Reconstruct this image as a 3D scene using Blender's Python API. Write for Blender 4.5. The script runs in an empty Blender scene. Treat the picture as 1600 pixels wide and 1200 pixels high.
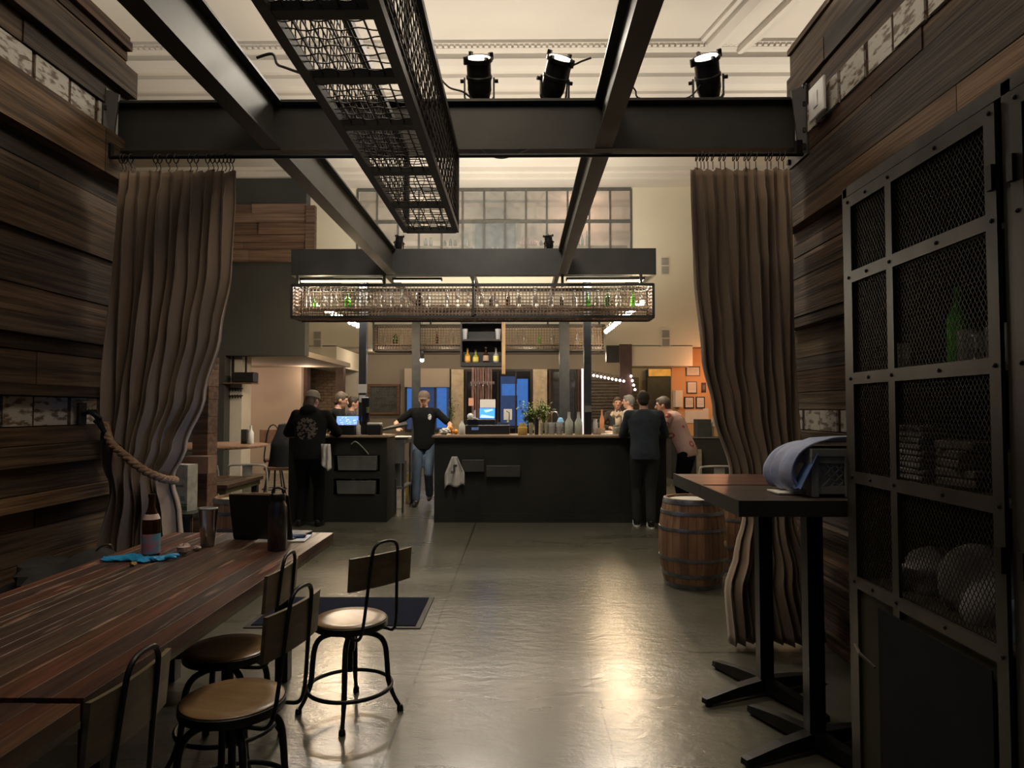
import bpy, math, random
from mathutils import Vector, Matrix, Euler
random.seed(7)
C = bpy.context.scene.collection
SC = bpy.context.scene
PI = math.pi
R = math.radians
# ------------------------------------------------------------------ camera, world, exposure
F = 1070.0                                   # focal length in pixels of the 1600 px wide frame
VX, VY = 12.0, -40.0                         # where the hall axis meets the frame, from its centre
cam_d = bpy.data.cameras.new('camera'); cam = bpy.data.objects.new('camera', cam_d); C.objects.link(cam)
cam_d.sensor_width = 36.0; cam_d.lens = 36.0 * F / 1600.0; cam_d.clip_start = 0.02; cam_d.clip_end = 100
cam.location = (0, 0, 1.5)
cam.rotation_euler = (PI / 2 - math.atan(VY / F), 0, math.atan(VX / F))
SC.camera = cam
CAM_M = cam.rotation_euler.to_matrix(); CAM_L = Vector(cam.location)
w = bpy.data.worlds.new('world'); SC.world = w; w.use_nodes = True
w.node_tree.nodes['Background'].inputs[0].default_value = (0.30, 0.42, 0.80, 1)   # dusk outside, reaches in from the street side
w.node_tree.nodes['Background'].inputs[1].default_value = 0.035
SC.view_settings.view_transform = 'Standard'; SC.view_settings.look = 'None'
SC.view_settings.gamma = 1; SC.view_settings.use_curve_mapping = False
SC.view_settings.exposure = 0.68
cy = SC.cycles
cy.use_denoising = True; cy.use_adaptive_sampling = True; cy.adaptive_threshold = 0.03
cy.max_bounces = 8; cy.diffuse_bounces = 4; cy.glossy_bounces = 4; cy.transmission_bounces = 8; cy.transparent_max_bounces = 12
cy.sample_clamp_indirect = 4.0; cy.caustics_reflective = False; cy.caustics_refractive = False
try: cy.use_light_tree = True
except Exception: pass


def at(px, py, Y):
    """point at distance Y along the hall that the picture shows at px, py"""
    d = CAM_M @ Vector(((px - 800) / F, (600 - py) / F, -1.0))
    return CAM_L + d * (Y / d.y)


def X(px, Y): return at(px, 640, Y).x
def Z(py, Y): return at(812, py, Y).z


def onfloor(px, py, z=0.0):
    d = CAM_M @ Vector(((px - 800) / F, (600 - py) / F, -1.0))
    return CAM_L + d * ((z - 1.5) / d.z)


def light(kind, name, loc, energy, color, size=0.1, rot=(0, 0, 0), **k):
    l = bpy.data.lights.new(name, kind); l.energy = energy; l.color = color
    if kind == 'AREA':
        l.size = size
        if 'size_y' in k: l.shape = 'RECTANGLE'; l.size_y = k['size_y']
    elif kind in ('POINT', 'SPOT'):
        l.shadow_soft_size = size
        if kind == 'SPOT': l.spot_size = k.get('spot', 1.4); l.spot_blend = k.get('blend', 0.6)
    o = bpy.data.objects.new(name, l); C.objects.link(o); o.location = loc; o.rotation_euler = rot
    return o


WARM = (1.0, 0.82, 0.60); CREAM = (1.0, 0.89, 0.745)
# uplights of the steel frame (bodies built below, except for the added ones): they wash the high ceiling
for px in (748, 868, 1110):
    p = at(px, 92, 4.80)
    light('SPOT', 'stage_and_fill_uplight', p + Vector((0, -0.06, 0.14)), 300, CREAM, 0.08, (PI + R(42), 0, 0), spot=2.5, blend=0.9)
for px in (623, 860):
    p = at(px, 365, 9.2)
    light('SPOT', 'stage_and_fill_uplight', p + Vector((0, 0, 0.14)), 150, CREAM, 0.08, (PI - R(28), 0, 0), spot=2.8, blend=0.9)
for x in (-2.3, -0.6, 1.1):
    light('SPOT', 'canopy_rear_fill', (x, 13.6, 3.80), 190, CREAM, 0.08, (PI - R(35), 0, 0), spot=2.4, blend=0.9)  # added spots without bodies, hidden by the fascia, to brighten the back wall
light('SPOT', 'stage_and_fill_uplight', (-4.6, 8.0, 3.6), 130, CREAM, 0.08, (PI, 0, 0), spot=2.6, blend=0.9)  # added uplight out of view, no lamp body
light('SPOT', 'stage_and_fill_uplight', (4.6, 9.5, 3.6), 260, CREAM, 0.08, (PI, 0, 0), spot=2.6, blend=0.9)  # likewise added out of view on the right, no body
# tubes under the bar canopy
for (x, e) in ((-2.4, 60), (1.35, 60), (-0.6, 30)):
    light('AREA', 'canopy_tube_light', (x, 9.34, 3.26), e, CREAM, 0.9, (0, 0, 0), size_y=0.06)
# ceiling lamps over the bar working area, the nook, the passage and the room above
light('AREA', 'bar_down_light', (-0.6, 11.6, 3.3), 26, WARM, 2.2, (0, 0, 0), size_y=1.6)
light('POINT', 'nook_light', (-6.6, 14.6, 2.25), 26, (1.0, 0.70, 0.54), 0.10)
light('POINT', 'nook_light', (-4.9, 15.7, 2.30), 8, (1.0, 0.74, 0.56), 0.10)
for x in (-3.6, -1.9, 0.2, 2.0):
    light('POINT', 'passage_light', (x, 17.7, 2.85), 16, (1.0, 0.80, 0.60), 0.10)
light('POINT', 'order_counter_light', (4.6, 16.1, 2.35), 26, (1.0, 0.42, 0.20), 0.10)
light('POINT', 'kitchen_light', (4.0, 17.6, 2.9), 16, (1.0, 0.66, 0.25), 0.10)
light('POINT', 'mezzanine_light', (1.6, 17.4, 6.5), 18, (1.0, 0.72, 0.62), 0.10)
light('POINT', 'mezzanine_light', (-2.6, 17.4, 6.5), 12, (1.0, 0.84, 0.70), 0.10)
# added fill panels without lamp bodies, brightening hall and front room
light('AREA', 'hall_fill', (-0.4, 7.0, 5.2), 62, CREAM, 1.0, (0, 0, 0), size_y=1.0)
light('AREA', 'front_room_fill', (-0.5, 2.6, 4.8), 26, WARM, 1.2, (0, 0, 0), size_y=2.0)

# ------------------------------------------------------------------ materials
MATS = {}


def _n(nt, t, **k):
    n = nt.nodes.new(t)
    for a, b in k.items():
        if a.startswith('i_'): n.inputs[a[2:].replace('_', ' ')].default_value = b
        else: setattr(n, a, b)
    return n


def mat(name, col, rough=0.6, metal=0.0, col2=None, scale=(8, 8, 8), detail=4, mixlo=0.4, mixhi=0.62, bump=0.0, bscale=None,
        bdist=0.01, trans=0.0, emit=None, estr=0.0, tint=False, ior=1.45, alpha=1.0, spec=0.5, coat=0.0, col3=None, r2=None, sheen=0.0):
    if name in MATS: return MATS[name]
    m = bpy.data.materials.new(name); m.use_nodes = True; nt = m.node_tree; b = nt.nodes['Principled BSDF']; L = nt.links
    b.inputs['Roughness'].default_value = rough; b.inputs['Metallic'].default_value = metal; b.inputs['IOR'].default_value = ior
    b.inputs['Specular IOR Level'].default_value = spec; b.inputs['Coat Weight'].default_value = coat
    b.inputs['Sheen Weight'].default_value = sheen
    b.inputs['Base Color'].default_value = (*col, 1)
    tc = _n(nt, 'ShaderNodeTexCoord'); mp = _n(nt, 'ShaderNodeMapping'); mp.inputs['Scale'].default_value = scale
    L.new(tc.outputs['Object'], mp.inputs['Vector'])
    no = _n(nt, 'ShaderNodeTexNoise'); no.inputs['Scale'].default_value = 1.0; no.inputs['Detail'].default_value = detail
    L.new(mp.outputs[0], no.inputs['Vector'])
    if col2 is None: col2 = tuple(c * 0.78 for c in col)
    rp = _n(nt, 'ShaderNodeValToRGB'); rp.color_ramp.elements[0].position = mixlo; rp.color_ramp.elements[1].position = mixhi
    rp.color_ramp.elements[0].color = (*col, 1); rp.color_ramp.elements[1].color = (*col2, 1)
    if col3: e3 = rp.color_ramp.elements.new(min(mixhi + 0.07, 1)); e3.color = (*col3, 1)
    L.new(no.outputs[0], rp.inputs[0]); cout = rp.outputs[0]
    if tint:
        a = _n(nt, 'ShaderNodeAttribute', attribute_name='tint')
        mx = _n(nt, 'ShaderNodeMix', data_type='RGBA', blend_type='MULTIPLY'); mx.inputs[0].default_value = 1.0
        L.new(cout, mx.inputs[6]); L.new(a.outputs['Color'], mx.inputs[7]); cout = mx.outputs[2]
    L.new(cout, b.inputs['Base Color'])
    if r2 is not None:
        mr = _n(nt, 'ShaderNodeMapRange'); mr.inputs[1].default_value = 0.35; mr.inputs[2].default_value = 0.65
        mr.inputs[3].default_value = rough; mr.inputs[4].default_value = r2
        L.new(no.outputs[0], mr.inputs[0]); L.new(mr.outputs[0], b.inputs['Roughness'])
    if bump:
        n2 = _n(nt, 'ShaderNodeTexNoise'); n2.inputs['Detail'].default_value = 3
        m2 = _n(nt, 'ShaderNodeMapping'); m2.inputs['Scale'].default_value = bscale or scale; n2.inputs['Scale'].default_value = 1.0
        L.new(tc.outputs['Object'], m2.inputs['Vector']); L.new(m2.outputs[0], n2.inputs['Vector'])
        bp = _n(nt, 'ShaderNodeBump'); bp.inputs['Strength'].default_value = bump; bp.inputs['Distance'].default_value = bdist
        L.new(n2.outputs[0], bp.inputs['Height']); L.new(bp.outputs[0], b.inputs['Normal'])
    if trans: b.inputs['Transmission Weight'].default_value = trans
    if alpha < 1: b.inputs['Alpha'].default_value = alpha
    if emit:
        b.inputs['Emission Color'].default_value = (*emit, 1); b.inputs['Emission Strength'].default_value = estr
    MATS[name] = m
    return m


STEEL = mat('painted_steel', (0.042, 0.042, 0.037), 0.48, 0.0, (0.032, 0.032, 0.029), (3, 3, 3), bump=0.15, bscale=(30, 30, 30), bdist=0.003)
BLACKM = mat('black_metal', (0.016, 0.016, 0.017), 0.42, 0.4)
CABMET = mat('cabinet_angle_steel', (0.075, 0.071, 0.062), 0.42, 0.75, (0.05, 0.047, 0.042), (6, 6, 2))
BRIGHT = mat('galvanised_angle', (0.30, 0.28, 0.24), 0.38, 0.9, (0.2, 0.19, 0.16), (10, 10, 3))
RUSTM = mat('rusted_wire', (0.34, 0.235, 0.18), 0.6, 0.2, (0.20, 0.14, 0.11), (12, 12, 12))
WIRE = mat('dark_wire', (0.034, 0.028, 0.022), 0.5, 0.4)
WALLWOOD_Y = mat('reclaimed_wood_lengthwise', (0.95, 0.93, 0.90), 0.75, 0, (0.26, 0.25, 0.24), (14, 1.1, 30), 9, 0.38, 0.64, bump=0.8, bscale=(30, 2.2, 70), bdist=0.006, tint=True, spec=0.3)
WALLWOOD_X = mat('reclaimed_wood_crosswise', (0.9, 0.86, 0.82), 0.75, 0, (0.4, 0.36, 0.33), (0.9, 14, 26), 8, 0.35, 0.68, bump=0.5, bscale=(2.2, 30, 70), bdist=0.006, tint=True, spec=0.3)
PEEL = mat('peeling_white_paint', (0.42, 0.40, 0.36), 0.7, 0, (0.12, 0.085, 0.06), (34, 11, 30), 8, 0.50, 0.60, bump=0.5, bscale=(25, 12, 25), bdist=0.006)
TABLE = mat('worn_table_wood', (1.0, 0.95, 0.9), 0.30, 0, (0.34, 0.32, 0.30), (30, 2.2, 10), 10, 0.40, 0.60, col3=(2.2, 2.2, 2.1), bump=0.5, bscale=(60, 4, 30), bdist=0.003, tint=True, r2=0.5)
TABLEX = mat('worn_table_wood_cross', (1.0, 1.0, 1.0), 0.38, 0, (0.5, 0.46, 0.44), (1.3, 26, 10), 8, 0.42, 0.62, bump=0.4, bscale=(4, 60, 30), bdist=0.003, tint=True)
SEATW = mat('stool_wood', (0.25, 0.155, 0.075), 0.28, 0, (0.15, 0.09, 0.042), (3, 22, 12), 6, 0.4, 0.65, bump=0.15, bscale=(5, 40, 20), bdist=0.002)
BOARDW = mat('stool_back_wood', (0.20, 0.155, 0.095), 0.45, 0, (0.12, 0.09, 0.055), (18, 3, 18), 6, 0.4, 0.65)
STOOLM = mat('stool_iron', (0.022, 0.023, 0.027), 0.38, 0.5, (0.032, 0.032, 0.034), (20, 20, 20))
PLASTER = mat('ceiling_plaster', (0.56, 0.53, 0.48), 0.85, 0, (0.52, 0.49, 0.445), (0.7, 0.7, 0.7), bump=0.1, bscale=(20, 20, 20))
CREAMW = mat('cream_wall_paint', (0.64, 0.60, 0.47), 0.8, 0, (0.60, 0.56, 0.44), (0.6, 0.6, 0.6))
GREYW = mat('charcoal_wall_paint', (0.044, 0.048, 0.046), 0.7, 0, (0.037, 0.041, 0.039), (0.8, 0.8, 0.8))
BEIGEW = mat('beige_wall_paint', (0.46, 0.385, 0.30), 0.8, 0, (0.42, 0.35, 0.27), (0.6, 0.6, 0.6))
TAUPE = mat('taupe_wall_paint', (0.25, 0.22, 0.17), 0.8, 0, (0.22, 0.19, 0.15), (0.6, 0.6, 0.6))
WHITEW = mat('white_column_paint', (0.60, 0.56, 0.48), 0.75, 0, (0.55, 0.51, 0.43), (3, 3, 3), bump=0.3, bscale=(8, 8, 14))
ORANGEW = mat('ochre_wall_paint', (0.62, 0.36, 0.17), 0.8, 0, (0.56, 0.32, 0.15), (1, 1, 1))
BROWNP = mat('brown_post_paint', (0.075, 0.04, 0.03), 0.6)
BARP = mat('bar_black_paint', (0.026, 0.026, 0.021), 0.55, 0, (0.019, 0.019, 0.016), (2, 2, 2), spec=0.3, bump=0.2, bscale=(3, 3, 60), bdist=0.002)
BARTOP = mat('bar_top_wood', (0.30, 0.21, 0.13), 0.35, 0, (0.20, 0.14, 0.09), (2, 20, 20), 5)
SHADEG = mat('grey_plastic_bin', (0.13, 0.135, 0.12), 0.5, 0)
LINEN = mat('curtain_burlap', (0.27, 0.195, 0.135), 0.95, 0, (0.20, 0.145, 0.10), (2.5, 2.5, 1.2), 6, 0.4, 0.65, bump=0.4, bscale=(140, 140, 220), bdist=0.002, sheen=0.2)
ROPE = mat('manila_rope', (0.30, 0.19, 0.11), 0.9, 0, (0.20, 0.12, 0.07), (60, 60, 60), bump=0.5, bscale=(120, 120, 120), bdist=0.002)
OAK = mat('barrel_oak', (0.9, 0.85, 0.8), 0.62, 0, (0.5, 0.45, 0.42), (22, 22, 1.6), 6, 0.4, 0.65, bump=0.3, bscale=(40, 40, 4), bdist=0.003, tint=True)
HOOP = mat('barrel_hoop_steel', (0.20, 0.22, 0.25), 0.42, 0.8, (0.12, 0.13, 0.14), (10, 10, 10))
HEADW = mat('barrel_head_wood', (0.50, 0.42, 0.30), 0.5, 0, (0.38, 0.31, 0.22), (3, 22, 3), 5)
BWHITE = mat('white_metal_paint', (0.62, 0.60, 0.52), 0.4, 0.0)
GLASS = mat('clear_glass', (0.80, 0.84, 0.80), 0.06, 0, (0.80, 0.84, 0.80), trans=0.72, ior=1.35)
GGREEN = mat('green_glass', (0.12, 0.62, 0.06), 0.05, 0, (0.12, 0.62, 0.06), trans=0.55, ior=1.3)
GDGREEN = mat('dark_green_glass', (0.03, 0.12, 0.04), 0.05, 0, (0.03, 0.12, 0.04), trans=0.7, ior=1.3)
GBROWN = mat('brown_beer_glass', (0.05, 0.018, 0.006), 0.06, 0, (0.05, 0.018, 0.006), trans=0.5, ior=1.4)
GDARK = mat('dark_bottle_glass', (0.015, 0.013, 0.012), 0.08)
GYEL = mat('amber_liquor', (0.65, 0.36, 0.05), 0.08, 0, (0.65, 0.36, 0.05), trans=0.4, ior=1.33)
PAPER = mat('paper', (0.62, 0.60, 0.55), 0.8, 0, (0.58, 0.56, 0.5), (5, 5, 5))
CLOTHW = mat('white_cloth', (0.60, 0.58, 0.54), 0.9, 0, (0.50, 0.48, 0.45), (9, 9, 9), bump=0.4, bscale=(60, 60, 60), bdist=0.003)
BLACKP = mat('black_plastic', (0.012, 0.012, 0.013), 0.4)
BLACKC = mat('black_cloth', (0.006, 0.006, 0.007), 0.95, 0, (0.009, 0.009, 0.010), (20, 20, 20), bump=0.3, bscale=(12, 12, 12), bdist=0.02)
COPPER = mat('copper_pipe', (0.55, 0.36, 0.32), 0.28, 0.9)
CHROME = mat('polished_steel', (0.60, 0.60, 0.60), 0.22, 1.0)
SKINM = mat('skin', (0.52, 0.30, 0.21), 0.55, 0, (0.47, 0.26, 0.18), (12, 12, 12))
HAIRB = mat('dark_hair', (0.018, 0.013, 0.010), 0.6, 0, (0.03, 0.02, 0.015), (60, 60, 8))
HAIRN = mat('brown_hair', (0.07, 0.045, 0.028), 0.6, 0, (0.045, 0.03, 0.02), (60, 60, 8))
HAIRG = mat('grey_hair', (0.17, 0.165, 0.15), 0.7, 0, (0.10, 0.10, 0.09), (60, 60, 8))
EYE = mat('eye_dark', (0.02, 0.015, 0.012), 0.3)
LIPS = mat('lips', (0.35, 0.12, 0.10), 0.5)
LEAF = mat('plant_leaf', (0.10, 0.16, 0.04), 0.6, 0, (0.18, 0.22, 0.07), (30, 30, 30))
BULB = mat('lit_bulb', (1, 0.8, 0.6), 0.3, emit=(1.0, 0.72, 0.42), estr=110)
BULBP = mat('small_pink_bulb', (1, 0.8, 0.8), 0.3, emit=(1.0, 0.72, 0.72), estr=9)
TUBE = mat('lit_tube', (1, 0.9, 0.8), 0.3, emit=(1.0, 0.88, 0.68), estr=3.5)
LENS = mat('lit_lens', (1, 0.9, 0.8), 0.2, emit=(1.0, 0.90, 0.75), estr=2.2)
SCREEN = mat('lit_blue_screen', (0.1, 0.2, 0.8), 0.3, emit=(0.12, 0.22, 0.95), estr=1.2)
SCREENW = mat('lit_white_screen', (0.1, 0.2, 0.8), 0.3, emit=(0.30, 0.50, 1.0), estr=8.0)
DUSK = mat('dusk_glass', (0.02, 0.03, 0.06), 0.1, emit=(0.07, 0.12, 0.30), estr=0.22)
BLUEGL = mat('bright_dusk_glass', (0.02, 0.06, 0.2), 0.1, emit=(0.08, 0.24, 0.72), estr=0.34)
CONC = None


def floor_mat():
    m = bpy.data.materials.new('polished_concrete'); m.use_nodes = True; nt = m.node_tree; L = nt.links; b = nt.nodes['Principled BSDF']
    tc = _n(nt, 'ShaderNodeTexCoord')
    def noise(s, d=5, dist=0.0):
        mp = _n(nt, 'ShaderNodeMapping'); mp.inputs['Scale'].default_value = s; L.new(tc.outputs['Object'], mp.inputs['Vector'])
        n = _n(nt, 'ShaderNodeTexNoise'); n.inputs['Scale'].default_value = 1; n.inputs['Detail'].default_value = d
        n.inputs['Distortion'].default_value = dist; L.new(mp.outputs[0], n.inputs['Vector']); return n.outputs[0]
    n1 = noise((0.45, 1.5, 1), 7, 0.0); n2 = noise((5, 5, 5), 6)
    mx = _n(nt, 'ShaderNodeMath', operation='MULTIPLY_ADD'); L.new(n2, mx.inputs[0]); mx.inputs[1].default_value = 0.35
    ad = _n(nt, 'ShaderNodeMath', operation='MULTIPLY'); L.new(n1, ad.inputs[0]); ad.inputs[1].default_value = 0.75; L.new(ad.outputs[0], mx.inputs[2])
    rp = _n(nt, 'ShaderNodeValToRGB'); e = rp.color_ramp.elements
    e[0].position = 0.30; e[0].color = (0.064, 0.062, 0.045, 1); e[1].position = 0.82; e[1].color = (0.122, 0.119, 0.092, 1)
    e2 = rp.color_ramp.elements.new(0.54); e2.color = (0.094, 0.092, 0.068, 1)
    L.new(mx.outputs[0], rp.inputs[0])
    sx = _n(nt, 'ShaderNodeSeparateXYZ'); L.new(tc.outputs['Object'], sx.inputs[0])
    wob = noise((3, 3, 3), 3)
    def line(sock, pos, wd, wob_amt=0.01):
        a = _n(nt, 'ShaderNodeMath', operation='SUBTRACT'); L.new(sock, a.inputs[0]); a.inputs[1].default_value = pos
        w_ = _n(nt, 'ShaderNodeMath', operation='MULTIPLY_ADD'); L.new(wob, w_.inputs[0]); w_.inputs[1].default_value = wob_amt; L.new(a.outputs[0], w_.inputs[2])
        ab = _n(nt, 'ShaderNodeMath', operation='ABSOLUTE'); L.new(w_.outputs[0], ab.inputs[0])
        lt = _n(nt, 'ShaderNodeMath', operation='LESS_THAN'); L.new(ab.outputs[0], lt.inputs[0]); lt.inputs[1].default_value = wd
        return lt.outputs[0]
    # saw-cut joints of the slab, and one crack
    g = line(sx.outputs['X'], -0.575, 0.0065)
    for s, p, wd in ((sx.outputs['Y'], 4.31, 0.008), (sx.outputs['Y'], 7.6, 0.007), (sx.outputs['X'], -4.0, 0.004), (sx.outputs['X'], 2.9, 0.004)):
        mxx = _n(nt, 'ShaderNodeMath', operation='MAXIMUM'); L.new(g, mxx.inputs[0]); L.new(line(s, p, wd), mxx.inputs[1]); g = mxx.outputs[0]
    cr = line(sx.outputs['X'], 0.46, 0.0045, 0.10)
    ra = _n(nt, 'ShaderNodeMath', operation='LESS_THAN'); L.new(sx.outputs['Y'], ra.inputs[0]); ra.inputs[1].default_value = 4.3
    rb = _n(nt, 'ShaderNodeMath', operation='GREATER_THAN'); L.new(sx.outputs['Y'], rb.inputs[0]); rb.inputs[1].default_value = 2.9
    q = _n(nt, 'ShaderNodeMath', operation='MULTIPLY'); L.new(ra.outputs[0], q.inputs[0]); L.new(rb.outputs[0], q.inputs[1])
    q2 = _n(nt, 'ShaderNodeMath', operation='MULTIPLY'); L.new(q.outputs[0], q2.inputs[0]); L.new(cr, q2.inputs[1])
    mxx = _n(nt, 'ShaderNodeMath', operation='MAXIMUM'); L.new(g, mxx.inputs[0]); L.new(q2.outputs[0], mxx.inputs[1]); g = mxx.outputs[0]
    cm = _n(nt, 'ShaderNodeMix', data_type='RGBA'); L.new(g, cm.inputs[0]); L.new(rp.outputs[0], cm.inputs[6]); cm.inputs[7].default_value = (0.010, 0.010, 0.008, 1)
    L.new(cm.outputs[2], b.inputs['Base Color'])
    r = _n(nt, 'ShaderNodeMapRange'); L.new(n1, r.inputs[0]); r.inputs[1].default_value = 0.3; r.inputs[2].default_value = 0.7
    r.inputs[3].default_value = 0.24; r.inputs[4].default_value = 0.36; L.new(r.outputs[0], b.inputs['Roughness'])
    b.inputs['Specular IOR Level'].default_value = 0.6; b.inputs['Coat Weight'].default_value = 0.7; b.inputs['Coat Roughness'].default_value = 0.22
    nb = noise((9, 16, 9), 4, 0.5); nb2 = noise((55, 80, 55), 3)
    s_ = _n(nt, 'ShaderNodeMath', operation='MULTIPLY_ADD'); L.new(nb2, s_.inputs[0]); s_.inputs[1].default_value = 0.25; L.new(nb, s_.inputs[2])
    bp = _n(nt, 'ShaderNodeBump'); bp.inputs['Strength'].default_value = 0.30; bp.inputs['Distance'].default_value = 0.010
    L.new(s_.outputs[0], bp.inputs['Height']); L.new(bp.outputs[0], b.inputs['Normal']); L.new(bp.outputs[0], b.inputs['Coat Normal'])
    return m


# ------------------------------------------------------------------ mesh builder
class MB:
    def __init__(s): s.v = []; s.f = []; s.m = []; s.c = []; s.cur = 0; s.tint = (1, 1, 1)

    def add(s, vs, fs):
        k = len(s.v); s.v += [tuple(v) for v in vs]
        for f in fs: s.f.append([i + k for i in f]); s.m.append(s.cur); s.c.append(s.tint)
        return s

    def box(s, lo, hi, M=None, bev=0.0):
        x0, y0, z0 = lo; x1, y1, z1 = hi
        if bev <= 0:
            vs = [(x, y, z) for z in (z0, z1) for y in (y0, y1) for x in (x0, x1)]
            fs = [(0, 2, 3, 1), (4, 5, 7, 6), (0, 1, 5, 4), (2, 6, 7, 3), (0, 4, 6, 2), (1, 3, 7, 5)]
        else:
            b = bev; vs = []; pr = [(x0 + b, y0), (x1 - b, y0), (x1, y0 + b), (x1, y1 - b), (x1 - b, y1), (x0 + b, y1), (x0, y1 - b), (x0, y0 + b)]
            pi = [(x0 + b, y0 + b), (x1 - b, y0 + b), (x1 - b, y0 + b), (x1 - b, y1 - b), (x1 - b, y1 - b), (x0 + b, y1 - b), (x0 + b, y1 - b), (x0 + b, y0 + b)]
            for z, P in ((z0, pi), (z0 + b, pr), (z1 - b, pr), (z1, pi)): vs += [(p[0], p[1], z) for p in P]
            fs = [tuple(reversed(range(8)))]
            for r in range(3):
                for i in range(8): j = (i + 1) % 8; fs.append((r * 8 + i, r * 8 + j, r * 8 + 8 + j, r * 8 + 8 + i))
            fs.append(tuple(range(24, 32)))
        if M is not None: vs = [M @ Vector(v) for v in vs]
        return s.add(vs, fs)

    def cbox(s, c, d, rot=(0, 0, 0), bev=0.0):
        M = Matrix.Translation(Vector(c)) @ Euler(rot).to_matrix().to_4x4()
        h = [k / 2 for k in d]
        return s.box((-h[0], -h[1], -h[2]), (h[0], h[1], h[2]), M, bev)

    def ring_frame(s, d, up=None):
        d = d.normalized(); up = up or (Vector((0, 0, 1)) if abs(d.z) < 0.95 else Vector((1, 0, 0)))
        a = d.cross(up).normalized(); return a, a.cross(d).normalized()

    def tube(s, pts, r, n=8, closed=False, caps=True):
        pts = [Vector(p) for p in pts]; N = len(pts); k = len(s.v); vs = []; up = None
        rs = r if isinstance(r, (list, tuple)) else [r] * N
        for i, p in enumerate(pts):
            if closed: d = pts[(i + 1) % N] - pts[i - 1]
            else: d = pts[min(i + 1, N - 1)] - pts[max(i - 1, 0)]
            a, b = s.ring_frame(d, up if (up and abs(up.dot(d.normalized())) < 0.95) else None); up = b
            for j in range(n):
                t = 2 * PI * j / n; vs.append(p + (a * math.cos(t) + b * math.sin(t)) * rs[i])
        fs = []
        for i in range(N if closed else N - 1):
            i2 = (i + 1) % N
            for j in range(n): j2 = (j + 1) % n; fs.append((i * n + j, i * n + j2, i2 * n + j2, i2 * n + j))
        if not closed and caps: fs.append(tuple(reversed(range(n)))); fs.append(tuple(range((N - 1) * n, N * n)))
        return s.add(vs, fs)

    def bar(s, p, q, w, h=None, up=(0, 0, 1)):
        p = Vector(p); q = Vector(q); h = h or w; d = q - p; a, b = s.ring_frame(d, Vector(up) if abs(d.normalized().dot(Vector(up))) < 0.98 else None)
        vs = [c + a * sx * w / 2 + b * sy * h / 2 for c in (p, q) for sx, sy in ((-1, -1), (1, -1), (1, 1), (-1, 1))]
        return s.add(vs, [(3, 2, 1, 0), (4, 5, 6, 7)] + [(i, (i + 1) % 4, (i + 1) % 4 + 4, i + 4) for i in range(4)])

    def lathe(s, prof, c=(0, 0, 0), n=20, M=None, cap=True):
        vs = []; c = Vector(c)
        for r, z in prof:
            for j in range(n): t = 2 * PI * j / n; vs.append(Vector((r * math.cos(t), r * math.sin(t), z)))
        if M is not None: vs = [M @ v for v in vs]
        vs = [v + c for v in vs]; fs = []
        for i in range(len(prof) - 1):
            for j in range(n): j2 = (j + 1) % n; fs.append((i * n + j, i * n + j2, (i + 1) * n + j2, (i + 1) * n + j))
        if cap: fs.append(tuple(reversed(range(n)))); fs.append(tuple(range((len(prof) - 1) * n, len(prof) * n)))
        return s.add(vs, fs)

    def ball(s, c, r, n=12, m=8, M=None):
        r = r if isinstance(r, (tuple, list)) else (r, r, r); vs = []; c = Vector(c)
        vs.append(Vector((0, 0, -r[2])))
        for i in range(1, m):
            a = -PI / 2 + PI * i / m
            for j in range(n): t = 2 * PI * j / n; vs.append(Vector((r[0] * math.cos(a) * math.cos(t), r[1] * math.cos(a) * math.sin(t), r[2] * math.sin(a))))
        vs.append(Vector((0, 0, r[2])))
        if M is not None: vs = [M @ v for v in vs]
        vs = [v + c for v in vs]; fs = []
        for j in range(n): fs.append((0, 1 + (j + 1) % n, 1 + j))
        for i in range(m - 2):
            for j in range(n): j2 = (j + 1) % n; fs.append((1 + i * n + j, 1 + i * n + j2, 1 + (i + 1) * n + j2, 1 + (i + 1) * n + j))
        b = 1 + (m - 2) * n; t_ = len(vs) - 1
        for j in range(n): fs.append((b + j, b + (j + 1) % n, t_))
        return s.add(vs, fs)

    def grid(s, P):
        """P: rows of points -> sheet"""
        h = len(P); w_ = len(P[0])
        return s.add([p for r in P for p in r], [(i * w_ + j, i * w_ + j + 1, (i + 1) * w_ + j + 1, (i + 1) * w_ + j) for i in range(h - 1) for j in range(w_ - 1)])

    def build(s, name, mats, parent=None, smooth=False, w=False, solid=0.0, sub=0):
        """w: vertices are in world space (the origin goes to the base, or the parent's place is taken off)"""
        off = Vector((0, 0, 0))
        if w:
            if parent is not None: off = world_loc(parent)
            else:
                xs = [v[0] for v in s.v]; ys = [v[1] for v in s.v]; zs = [v[2] for v in s.v]
                off = Vector(((min(xs) + max(xs)) / 2, (min(ys) + max(ys)) / 2, min(zs)))
        me = bpy.data.meshes.new(name); me.from_pydata([tuple(Vector(v) - off) for v in s.v], [], s.f); me.validate(); me.update()
        if not isinstance(mats, (list, tuple)): mats = [mats]
        for m in mats: me.materials.append(m)
        if len(mats) > 1 or any(c != (1, 1, 1) for c in s.c):
            if len(me.polygons) == len(s.f):
                for p, mi in zip(me.polygons, s.m): p.material_index = mi
                ca = me.color_attributes.new('tint', 'FLOAT_COLOR', 'CORNER')
                for p, c in zip(me.polygons, s.c):
                    for li in p.loop_indices: ca.data[li].color = (*c, 1)
        elif any(m.name.startswith(('reclaimed', 'worn', 'barrel_oak')) for m in mats):
            ca = me.color_attributes.new('tint', 'FLOAT_COLOR', 'CORNER')
            for d in ca.data: d.color = (1, 1, 1, 1)
        if smooth:
            for p in me.polygons: p.use_smooth = True
            try: me.set_sharp_from_angle(angle=R(45))
            except Exception: pass
        o = bpy.data.objects.new(name, me); C.objects.link(o)
        if parent is not None: o.parent = parent
        elif w: o.location = off
        if solid: md = o.modifiers.new('thickness', 'SOLIDIFY'); md.thickness = solid; md.offset = 0
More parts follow.
